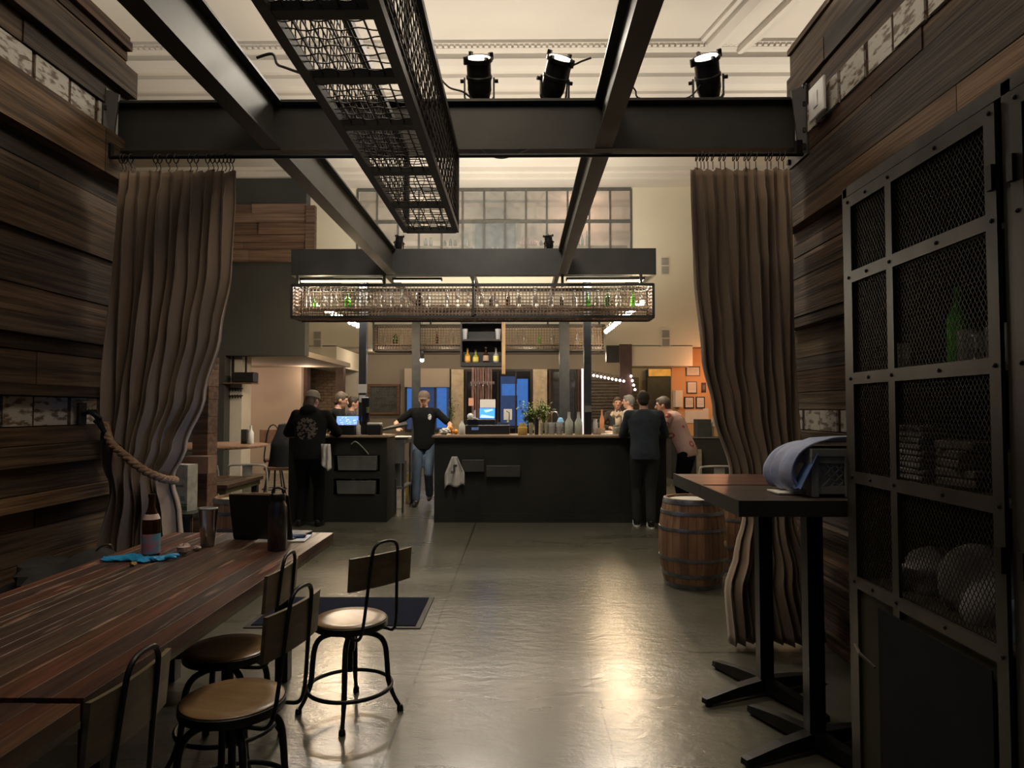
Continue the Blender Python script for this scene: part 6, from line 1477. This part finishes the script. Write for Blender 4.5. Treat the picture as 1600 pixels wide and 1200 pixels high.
bitem('menu_holder', 'dark square menu holder on the high oval table', 'menu holder', 378, 388, 671, 688, 10.0, BARP, zb=1.0, d=.06)
# coat hooks, shelf, box on the white column
for r_, py in enumerate((607, 618)):
    hk_ = thing('coat_hook_rail', ('upper', 'lower')[r_] + ' rail of small black hooks on the white column', 'hooks', (X(365, 12.7), 12.74, Z(py, 12.7)))
    m = MB(); m.box((-.15, 0, -.01), (.15, .018, .01)); m.build('rail', BLACKP, hk_)
    for k in range(6): x = -.13 + k * .052; m = MB(); m.tube([(x, 0, 0), (x, -.04, -.01), (x, -.06, .02)], .007, 5); m.tube([(x, 0, -.005), (x, -.035, -.05), (x, -.055, -.03)], .007, 5); m.build('hook', BLACKP, hk_)
sh_ = thing('wall_shelf', 'small brown shelf high on the white column below the black box', 'shelf', (X(376, 12.6), 12.6, Z(598, 12.6)))
m = MB(); m.box((-.27, -.15, -.02), (.27, .155, 0)); m.build('board', mat('stool_brown', (0.16, 0.085, 0.05), .5), sh_)
for x in (-.22, .02): m = MB(); m.box((x, .12, 0), (x + .03, .15, zg - Z(598, 12.6))); m.build('upright', BLACKP, sh_)
m = MB(); q = (X(380, 12.5), 12.5, Z(598, 12.6) + .001); m.box((q[0] - .20, 12.47, q[2]), (q[0] + .20, 12.70, q[2] + .19), bev=.015); solo('speaker_box', 'black rounded box on the shelf of the white column', 'speaker', m, BLACKP)
m = MB(); m.box((X(379, 16.05), 16.04, Z(634, 16.05)), (X(387, 16.05), 16.099, Z(622, 16.05))); solo('wall_switch', 'small black box on the beige nook wall', 'switch', m, BLACKP)
# right background counter
rc = thing('service_counter', 'dark service counter with shelves in front of the ochre wall', 'counter', (X(1115, 15), 15.2, 0)); w2 = .95
m = MB(); m.box((-w2, -.3, 0), (w2, .3, .88)); m.build('body', BARP, rc); m = MB(); m.box((-w2 - .02, -.33, .881), (w2 + .02, .33, .91)); m.build('countertop', SHADEG, rc)
bitem('cash_register', 'dark cash machine on the service counter under the notices', 'register', 1086, 1108, 655, 677, 15.1, mat('machine_green', (0.04, .045, .04), .5), zb=.91, d=.3)
bitem('small_lamp', 'small bright white jar on the service counter beside the curtain', 'jar', 1110, 1117, 652, 677, 15.1, BWHITE, 'bottle', zb=.91)
bitem('paper_stack', 'stack of pale boxes on the front of the service counter', 'boxes', 1088, 1095, 702, 730, 14.8, mat('pale_olive', (0.2, .19, .13), .7), zb=0)
bitem('wooden_crate', 'small tan wooden crate by the curtain edge on the service counter', 'crate', 1114, 1124, 666, 677, 15.0, mat('side_wood', (0.42, 0.27, 0.13), .5, 0, (0.3, 0.18, 0.08), (20, 20, 3)), zb=.91, d=.2)

# ================================================================== PEOPLE
def cap_(mb, p, q, r0, r1, n=14):
    p = Vector(p); q = Vector(q); mb.tube([p, q], [r0, r1], n); mb.ball(p, r0, n, 8); mb.ball(q, r1, n, 8)


def remesh(mb, name, m_, parent, vox, smooth=3):
    o = mb.build('tmp_body', m_); md = o.modifiers.new('r', 'REMESH'); md.mode = 'VOXEL'; md.voxel_size = vox
    if smooth: s_ = o.modifiers.new('s', 'SMOOTH'); s_.iterations = smooth; s_.factor = .5
    dg = bpy.context.evaluated_depsgraph_get(); me = bpy.data.meshes.new_from_object(o.evaluated_get(dg)); me.name = name
    old = o.data; bpy.data.objects.remove(o); bpy.data.meshes.remove(old)
    me.materials.clear(); me.materials.append(m_)
    for p in me.polygons: p.use_smooth = True
    r = bpy.data.objects.new(name, me); C.objects.link(r); r.parent = parent
    return r


def printmat(name, base, pcol, c, rad, nscale, thr, rough=.85):
    m = mat(name, base, rough, 0, tuple(x * .8 for x in base), (9, 9, 9), spec=.12); nt = m.node_tree; b = nt.nodes['Principled BSDF']; L = nt.links
    src = b.inputs['Base Color'].links[0].from_socket
    tc = _n(nt, 'ShaderNodeTexCoord'); sub = _n(nt, 'ShaderNodeVectorMath', operation='SUBTRACT'); L.new(tc.outputs['Object'], sub.inputs[0]); sub.inputs[1].default_value = c
    dv = _n(nt, 'ShaderNodeVectorMath', operation='DIVIDE'); L.new(sub.outputs[0], dv.inputs[0]); dv.inputs[1].default_value = rad
    ln = _n(nt, 'ShaderNodeVectorMath', operation='LENGTH'); L.new(dv.outputs[0], ln.inputs[0])
    lt = _n(nt, 'ShaderNodeMath', operation='LESS_THAN'); L.new(ln.outputs['Value'], lt.inputs[0]); lt.inputs[1].default_value = 1
    no = _n(nt, 'ShaderNodeTexNoise'); no.inputs['Scale'].default_value = nscale; L.new(tc.outputs['Object'], no.inputs['Vector'])
    gt = _n(nt, 'ShaderNodeMath', operation='GREATER_THAN'); L.new(no.outputs[0], gt.inputs[0]); gt.inputs[1].default_value = thr
    mu = _n(nt, 'ShaderNodeMath', operation='MULTIPLY'); L.new(lt.outputs[0], mu.inputs[0]); L.new(gt.outputs[0], mu.inputs[1])
    mx = _n(nt, 'ShaderNodeMix', data_type='RGBA'); L.new(mu.outputs[0], mx.inputs[0]); L.new(src, mx.inputs[6]); mx.inputs[7].default_value = (*pcol, 1)
    L.new(mx.outputs[2], b.inputs['Base Color']); return m


def lipsmat():
    m = mat('shirt_pink_lips', (0.50, 0.33, 0.28), .85, 0, (0.45, .29, .25), (9, 9, 9)); nt = m.node_tree; b = nt.nodes['Principled BSDF']; L = nt.links
    src = b.inputs['Base Color'].links[0].from_socket; tc = _n(nt, 'ShaderNodeTexCoord')
    vo = _n(nt, 'ShaderNodeTexVoronoi'); vo.inputs['Scale'].default_value = 6.4; vo.inputs['Randomness'].default_value = .6; mp = _n(nt, 'ShaderNodeMapping'); mp.inputs['Scale'].default_value = (1, 1, 1.25); L.new(tc.outputs['Object'], mp.inputs['Vector']); L.new(mp.outputs[0], vo.inputs['Vector'])
    a = _n(nt, 'ShaderNodeMath', operation='SUBTRACT'); L.new(vo.outputs['Distance'], a.inputs[0]); a.inputs[1].default_value = .30
    ab = _n(nt, 'ShaderNodeMath', operation='ABSOLUTE'); L.new(a.outputs[0], ab.inputs[0]); lt = _n(nt, 'ShaderNodeMath', operation='LESS_THAN'); L.new(ab.outputs[0], lt.inputs[0]); lt.inputs[1].default_value = .07
    mx = _n(nt, 'ShaderNodeMix', data_type='RGBA'); L.new(lt.outputs[0], mx.inputs[0]); L.new(src, mx.inputs[6]); mx.inputs[7].default_value = (0.30, 0.07, 0.06, 1)
    L.new(mx.outputs[2], b.inputs['Base Color']); return m


def ik(s, t, l1, l2, hint):
    s = Vector(s); t = Vector(t); d = t - s; L_ = min(d.length, (l1 + l2) * .995); d = d.normalized(); t = s + d * L_
    a = (l1 * l1 - l2 * l2 + L_ * L_) / (2 * L_); h = math.sqrt(max(l1 * l1 - a * a, 0)); hv = Vector(hint); hv = (hv - d * hv.dot(d)).normalized()
    return s + d * a + hv * h, t


def hand(mb, w_, d, side, up):
    """palm, four bent fingers of different length, thumb from the side"""
    d = Vector(d).normalized(); up = Vector(up); up = (up - d * up.dot(d)).normalized(); sd = d.cross(up) * side
    c = w_ + d * .05
    mb.tube([w_, w_ + d * .03, w_ + d * .085], [.026, .034, .038], 10)
    mb.ball(c, (.036, .036, .030), 10, 8)
    for k, (o, L_) in enumerate(((-.027, .060), (-.009, .072), (.009, .068), (.026, .052))):
        a = w_ + d * .082 + sd * o; b = a + d * L_ * .5 - up * .006; e = b + d * L_ * .4 - up * .022
        mb.tube([a, b, e], [.0115, .011, .0095], 8); mb.ball(e, .0095, 8, 6)
    a = w_ + d * .025 - sd * .028; b = a + d * .03 - sd * .026 - up * .008; e = b + d * .028 - sd * .008 - up * .01
    mb.tube([a, b, e], [.014, .012, .010], 8); mb.ball(e, .010, 8, 6)


def person(label, loc, rz, H_=1.78, lean=0, side_lean=0, wl=None, wr=None, hl=(-1, -.4, -.3), hr=(1, -.4, -.3), head_yaw=0, head_pitch=0, build=1.0, feet=None, shirt=None, sleeve=1.0, pants=None, shoes=BLACKP, hair=HAIRN, cap=None, hood=False, long_hair=False, bald=False, extra=None, female=False, knees=None):
    t = thing('person', label, 'person', loc, rz); s = H_ / 1.78; t.scale = (s, s, s)
    pel = Vector((0, 0, .95)); RM = Matrix.Rotation(-lean, 3, 'X') @ Matrix.Rotation(side_lean, 3, 'Y')
    def U(v): return pel + RM @ (Vector(v) - pel)
    sw = .175 if female else .195; bw = build
    sh = {-1: U((-sw, 0, 1.445)), 1: U((sw, 0, 1.445))}; neck = U((0, -.005, 1.50)); hd = U((0, .025, 1.655)) + Vector((0, .02 * lean * 2, 0))
    wt = {-1: wl or (-.27, .06, .86), 1: wr or (.27, .06, .86)}; hint = {-1: hl, 1: hr}
    el, wr_ = {}, {}
    for k in (-1, 1): el[k], wr_[k] = ik(sh[k], wt[k], .30, .26, hint[k])
    feet = feet or {-1: (-.12, 0, .075), 1: (.12, .02, .075)}
    hip = {-1: Vector((-.09, 0, .90)), 1: Vector((.09, 0, .90))}; kn, an = {}, {}
    for k in (-1, 1): kn[k], an[k] = ik(hip[k], feet[k], .42, .42, (knees[k] if knees else (0, 1, 0)))
    HM = RM.to_4x4() if False else Matrix.Rotation(head_yaw, 4, 'Z') @ Matrix.Rotation(-head_pitch, 4, 'X')
    def hp(v): return hd + (HM @ Vector(v))
    # body
    m = MB(); cap_(m, neck, hd + Vector((0, -.02, -.06)), .056, .054)
    m.ball(hd, (.076, .096, .107), 18, 12, HM); m.ball(hp((0, .022, -.062)), (.054, .066, .066), 14, 10, HM); m.ball(hp((0, .045, -.095)), (.030, .034, .028), 10, 8, HM)
    m.tube([hp((0, .088, .012)), hp((0, .112, -.030))], [.010, .017], 8); m.ball(hp((0, .108, -.032)), .015, 8, 6)
    for k in (-1, 1):
        m.ball(hp((k * .077, -.005, -.015)), (.012, .022, .032), 8, 8, HM); m.ball(hp((k * .033, .080, .026)), (.026, .014, .008), 8, 6, HM)
    def torso(mb, g):
        N_ = 24; vs = []; secs = [(.86, .150, .105), (.95, .158, .112), (1.06, .150, .108), (1.16, .148, .105), (1.27, .160, .110), (1.37, .176, .114), (1.44, .172, .100), (1.49, .110, .080), (1.52, .060, .055)]
        for z, rx, ry in secs:
            for j in range(N_):
                t_ = 2 * PI * j / N_; cx, sy = math.cos(t_), math.sin(t_); f = 1 if z > .99 else 0
                p_ = Vector(((rx * bw * (.93 if female else 1) + g) * (abs(cx) ** .85) * (1 if cx > 0 else -1), (ry * bw + g) * (abs(sy) ** .85) * (1 if sy > 0 else -1), z)); vs.append(U(p_) if f else pel.lerp(pel + RM @ (p_ - pel), .6) + (p_ - pel) * .4 if False else (U(p_) * .6 + p_ * .4 if not f else U(p_)))
        fs_ = [(i * N_ + j, i * N_ + (j + 1) % N_, (i + 1) * N_ + (j + 1) % N_, (i + 1) * N_ + j) for i in range(len(secs) - 1) for j in range(N_)] + [tuple(reversed(range(N_))), tuple(range((len(secs) - 1) * N_, len(secs) * N_))]
        mb.add(vs, fs_)
        cap_(mb, U((-sw * .55, 0, 1.455)), sh[-1], .05 + g, .052 * bw + g); cap_(mb, U((sw * .55, 0, 1.455)), sh[1], .05 + g, .052 * bw + g); None
    torso(m, -.006); m.ball(pel, (.15 * bw, .105 * bw, .13), 18, 12)
    for k in (-1, 1):
        cap_(m, sh[k], el[k], .044 * bw, .036 * bw); cap_(m, el[k], wr_[k], .037 * bw, .025)
        d = (wr_[k] - el[k]); d = Vector((d.x * .5 - k * .02, d.y, d.z * .35)); up = (0, 0, 1) if abs(d.normalized().z) < .7 else (k, .2, 0)
        if abs((wr_[k] - el[k]).normalized().z) > .75: d = wr_[k] - el[k]; up = (-k, 0, 0) if False else (0, 1, 0); 
        hand(m, wr_[k], d, k, up)
        cap_(m, hip[k], kn[k], .075, .052); cap_(m, kn[k], an[k], .050, .036); cap_(m, an[k], an[k] + Vector((0, .10, -.045)), .034, .025)
    remesh(m, 'body', SKINM, t, .0095)
    # face
    m = MB()
    for k in (-1, 1): m.ball(hp((k * .032, .088, .008)), (.012, .008, .007), 8, 6, HM)
    m.build('eyes', EYE, t, smooth=True); m = MB(); m.ball(hp((0, .086, -.072)), (.024, .010, .008), 10, 6, HM); m.build('mouth', LIPS, t, smooth=True)
    # shirt
    m = MB(); torso(m, .014)
    for k in (-1, 1):
        if sleeve >= 1: cap_(m, sh[k], el[k], .060 * bw, .052 * bw); cap_(m, el[k], el[k].lerp(wr_[k], .93), .052 * bw, .038)
        else: cap_(m, sh[k], sh[k].lerp(el[k], sleeve), .062 * bw, .058 * bw)
    m.lathe([(.075, -.02), (.068, .025)], n=14, M=Matrix.Translation(neck - Vector((0, 0, .02))))
    if hood: m.ball(U((0, -.10, 1.50)), (.12, .075, .075), 14, 10, RM.to_4x4()); m.ball(U((0, -.03, 1.51)), (.115, .10, .05), 14, 10, RM.to_4x4())
    remesh(m, 'hoodie' if hood else 'shirt', shirt, t, .012)
    # trousers
    m = MB(); m.ball(pel + Vector((0, -.005, 0)), (.158 * bw, .115 * bw, .13), 20, 12)
    for k in (-1, 1): cap_(m, hip[k] + Vector((0, 0, .02)), kn[k], .096 * bw, .072); cap_(m, kn[k], kn[k].lerp(an[k], .93), .072, .062)
    remesh(m, 'trousers', pants, t, .012)
    for k in (-1, 1):
        m = MB(); a = an[k]; m.ball(a + Vector((0, -.01, -.01)), (.045, .055, .055), 12, 8); m.tube([a + Vector((0, -.045, -.035)), a + Vector((k * .005, .06, -.035)), a + Vector((k * .01, .155, -.045))], [.040, .042, .030], 12); m.ball(a + Vector((k * .01, .155, -.047)), .028, 10, 8)
        zf = a.z - .075; m.v = [(x, y, max(z, zf)) for x, y, z in m.v]
        sh_o = remesh(m, 'shoe', shoes, t, .009, 2)
        if extra == 'stripes':
            for q in range(3):
                m = MB(); m.bar(a + Vector((k * .046, .03 + q * .025, -.06)), a + Vector((k * .040, .05 + q * .025, -.01)), .010, .006); m.bar(a + Vector((-k * .042, .03 + q * .025, -.06)), a + Vector((-k * .036, .05 + q * .025, -.01)), .010, .006); m.build('stripe', PAPER, sh_o)
            m = MB(); m.lathe([(.050, 0), (.050, .016)], n=16); m.v = [(a.x + x * .95, a.y + .05 + y * 2.6, zf + z) for x, y, z in m.v]; m.build('sole', PAPER, sh_o)
    # hair / cap
    if not bald:
        m = MB(); m.ball(hp((0, -.014, .016)), (.084, .100, .108), 18, 12, HM)
        if cap is None: m.ball(hp((0, .045, .072)), (.060, .045, .036), 12, 8, HM)
        if long_hair: m.ball(hp((0, -.06, -.09)), (.085, .055, .13), 14, 10, HM)
        m.ball(hp((0, -.045, -.045)), (.066, .055, .06), 12, 8, HM)
        remesh(m, 'hair', hair, t, .010, 2)
    if cap is not None:
        m = MB(); n = 20; prof = [(.001, .125), (.05, .118), (.082, .085), (.094, .045), (.095, .022), (.090, .018)]
        m.lathe(prof, (0, 0, 0), n, cap=False); m.v = [tuple(hp((x * .96, y * 1.12 - .006, z))) for x, y, z in m.v]
        co = m.build('cap', cap, t, smooth=True, solid=.004)
        m = MB(); P = []
        for i in range(5):
            f = i / 4; P.append([tuple(hp((u / 6 * .074 * math.cos(f * .6), .085 + f * .075 * math.cos(u / 6 * 1.25), .030 - .022 * f - .012 * (u / 6) ** 2))) for u in range(-6, 7)])
        m.grid(P); m.build('brim', cap, co, smooth=True, solid=.005)
    return t


BLKTEE = mat('black_tee', (0.007, 0.0075, 0.0075), .95, 0, (0.010, 0.011, 0.011), (9, 9, 9), spec=.12)
DENIM = mat('blue_denim', (0.075, 0.11, 0.155), .85, 0, (0.05, 0.075, 0.11), (14, 14, 5))
BLKJ = mat('black_trousers', (0.007, 0.007, 0.008), .95, spec=.12)
P1 = person('person in grey cap and black printed hoodie, back turned, at the left bar', (X(484, 8.82), 8.82, 0), R(-4), 1.76, lean=.10, wl=(-.22, .38, 1.20), wr=(.16, .42, 1.20), hl=(-1, -.6, -.6), hr=(1, -.6, -.6), head_pitch=.25, head_yaw=-.35, build=1.24,
            shirt=printmat('hoodie_black_print', (0.010, 0.010, 0.010), (0.12, 0.10, 0.085), (.0, -.2, 1.27), (.15, .35, .15), 28, .49), pants=BLKJ, hair=HAIRN, cap=mat('cap_grey', (0.26, 0.23, 0.19), .9), hood=True, long_hair=True)
m = MB(); P = []
for i in range(14):
    f = i / 13; P.append([(-.055 + .11 * j / 10 + .02 * f * (j / 10), .02 * math.sin(j * 1.3 + f * 2), -.34 * f * (1 - .35 * abs(j / 10 - .7)) ) for j in range(11)])
m.grid(P); tw = thing('towel', 'white towel hanging from the back pocket of the man in the cap', 'towel', (X(510, 8.68), 8.66, Z(694, 8.66))); m.build('cloth', CLOTHW, tw, smooth=True, solid=.008)
P2 = person('person in cap, black T-shirt and blue jeans stepping through the gap between the bars', (X(663, 10.85), 10.85, 0), R(180), 1.80, lean=.03, wl=(-.37, .28, 1.12), wr=(.36, .30, 1.20), hl=(-1, -.5, -.4), hr=(1, -.5, -.4), head_pitch=.12, feet={-1: (-.07, -.14, .13), 1: (.10, .16, .075)}, knees={-1: (0, 1, 0), 1: (0, 1, 0)},
            shirt=printmat('black_tee_logo', (0.006, 0.0065, 0.0065), (0.5, 0.5, 0.48), (-.10, .12, 1.37), (.028, .12, .045), 60, .44), sleeve=.72, pants=DENIM, hair=HAIRN, cap=mat('cap_brown', (0.12, 0.085, 0.06), .9))
P3 = person('person in a navy sweater and dark trousers, back to the camera against the bar', (X(1007, 8.86), 8.86, 0), R(-3), 1.76, lean=.12, wl=(-.10, .40, 1.20), wr=(.14, .40, 1.20), hl=(-1, -.7, -.7), hr=(1, -.7, -.7), head_pitch=.35, build=1.14, feet={-1: (-.10, .06, .075), 1: (.06, -.10, .075)},
            shirt=mat('navy_sweater', (0.035, 0.048, 0.062), .9, 0, (0.028, 0.038, 0.05), (10, 10, 10)), pants=mat('charcoal_trousers', (0.022, 0.023, 0.024), .9), hair=HAIRB, extra='stripes')
P4 = person('person in a pink shirt with red lip prints leaning over the bar end', (2.27, 9.35, 0), R(62), 1.76, lean=.42, wl=(-.16, .52, 1.19), wr=(.16, .50, 1.19), hl=(-1, -.2, -.8), hr=(1, -.2, -.8), head_pitch=.15, head_yaw=.2, build=1.12, shirt=lipsmat(), pants=BLKJ, hair=HAIRN)
P5 = person('person in black shirt with brown hair behind the left bar, looking down', (X(521, 10.2), 10.25, 0), R(-80), 1.78, lean=.10, wl=(-.12, .40, 1.15), wr=(.12, .42, 1.15), hl=(-1, -.4, -.6), hr=(1, -.4, -.6), head_pitch=.30, shirt=BLKTEE, pants=BLKJ, hair=HAIRN)
P6 = person('person in a dark plaid shirt with black hair, side-on behind the left dark post', (X(546, 11.6), 11.6, 0), R(-75), 1.74, lean=.06, head_pitch=.15, shirt=mat('plaid_shirt', (0.07, 0.065, 0.08), .9, 0, (0.03, 0.03, 0.035), (30, 30, 30)), pants=BLKJ, hair=HAIRB)
P7 = person('person with pale scarf and dark jacket facing the camera behind the bar end', (X(965, 12.6), 12.6, 0), R(172), 1.74, wl=(-.15, .30, 1.15), wr=(.15, .32, 1.2), head_yaw=0.1, shirt=mat('dark_jacket', (0.04, 0.035, 0.03), .9), pants=BLKJ, hair=HAIRN, female=True)
m = MB(); m.lathe([(.10, -.10), (.125, -.04), (.10, .01), (.07, .03)], n=18, cap=False); m.v = [(x * 1.15, y * 1.05 + .03, z + 1.47 + .02 * math.sin(8 * math.atan2(y, x))) for x, y, z in m.v]; m.add([(-.06, .13, 1.42), (.05, .14, 1.42), (.04, .155, 1.2), (-.05, .15, 1.2)], [(0, 1, 2, 3)]); m.build('scarf', mat('scarf_pale', (0.5, .42, .32), .9), P7, smooth=True, solid=.01)
P8 = person('person with grey hair in a light shirt seen between the woman and the navy sweater', (X(985, 11.7), 11.75, 0), R(60), 1.76, head_yaw=.2, shirt=mat('light_shirt', (0.4, 0.38, 0.33), .9), pants=BLKJ, hair=HAIRG)
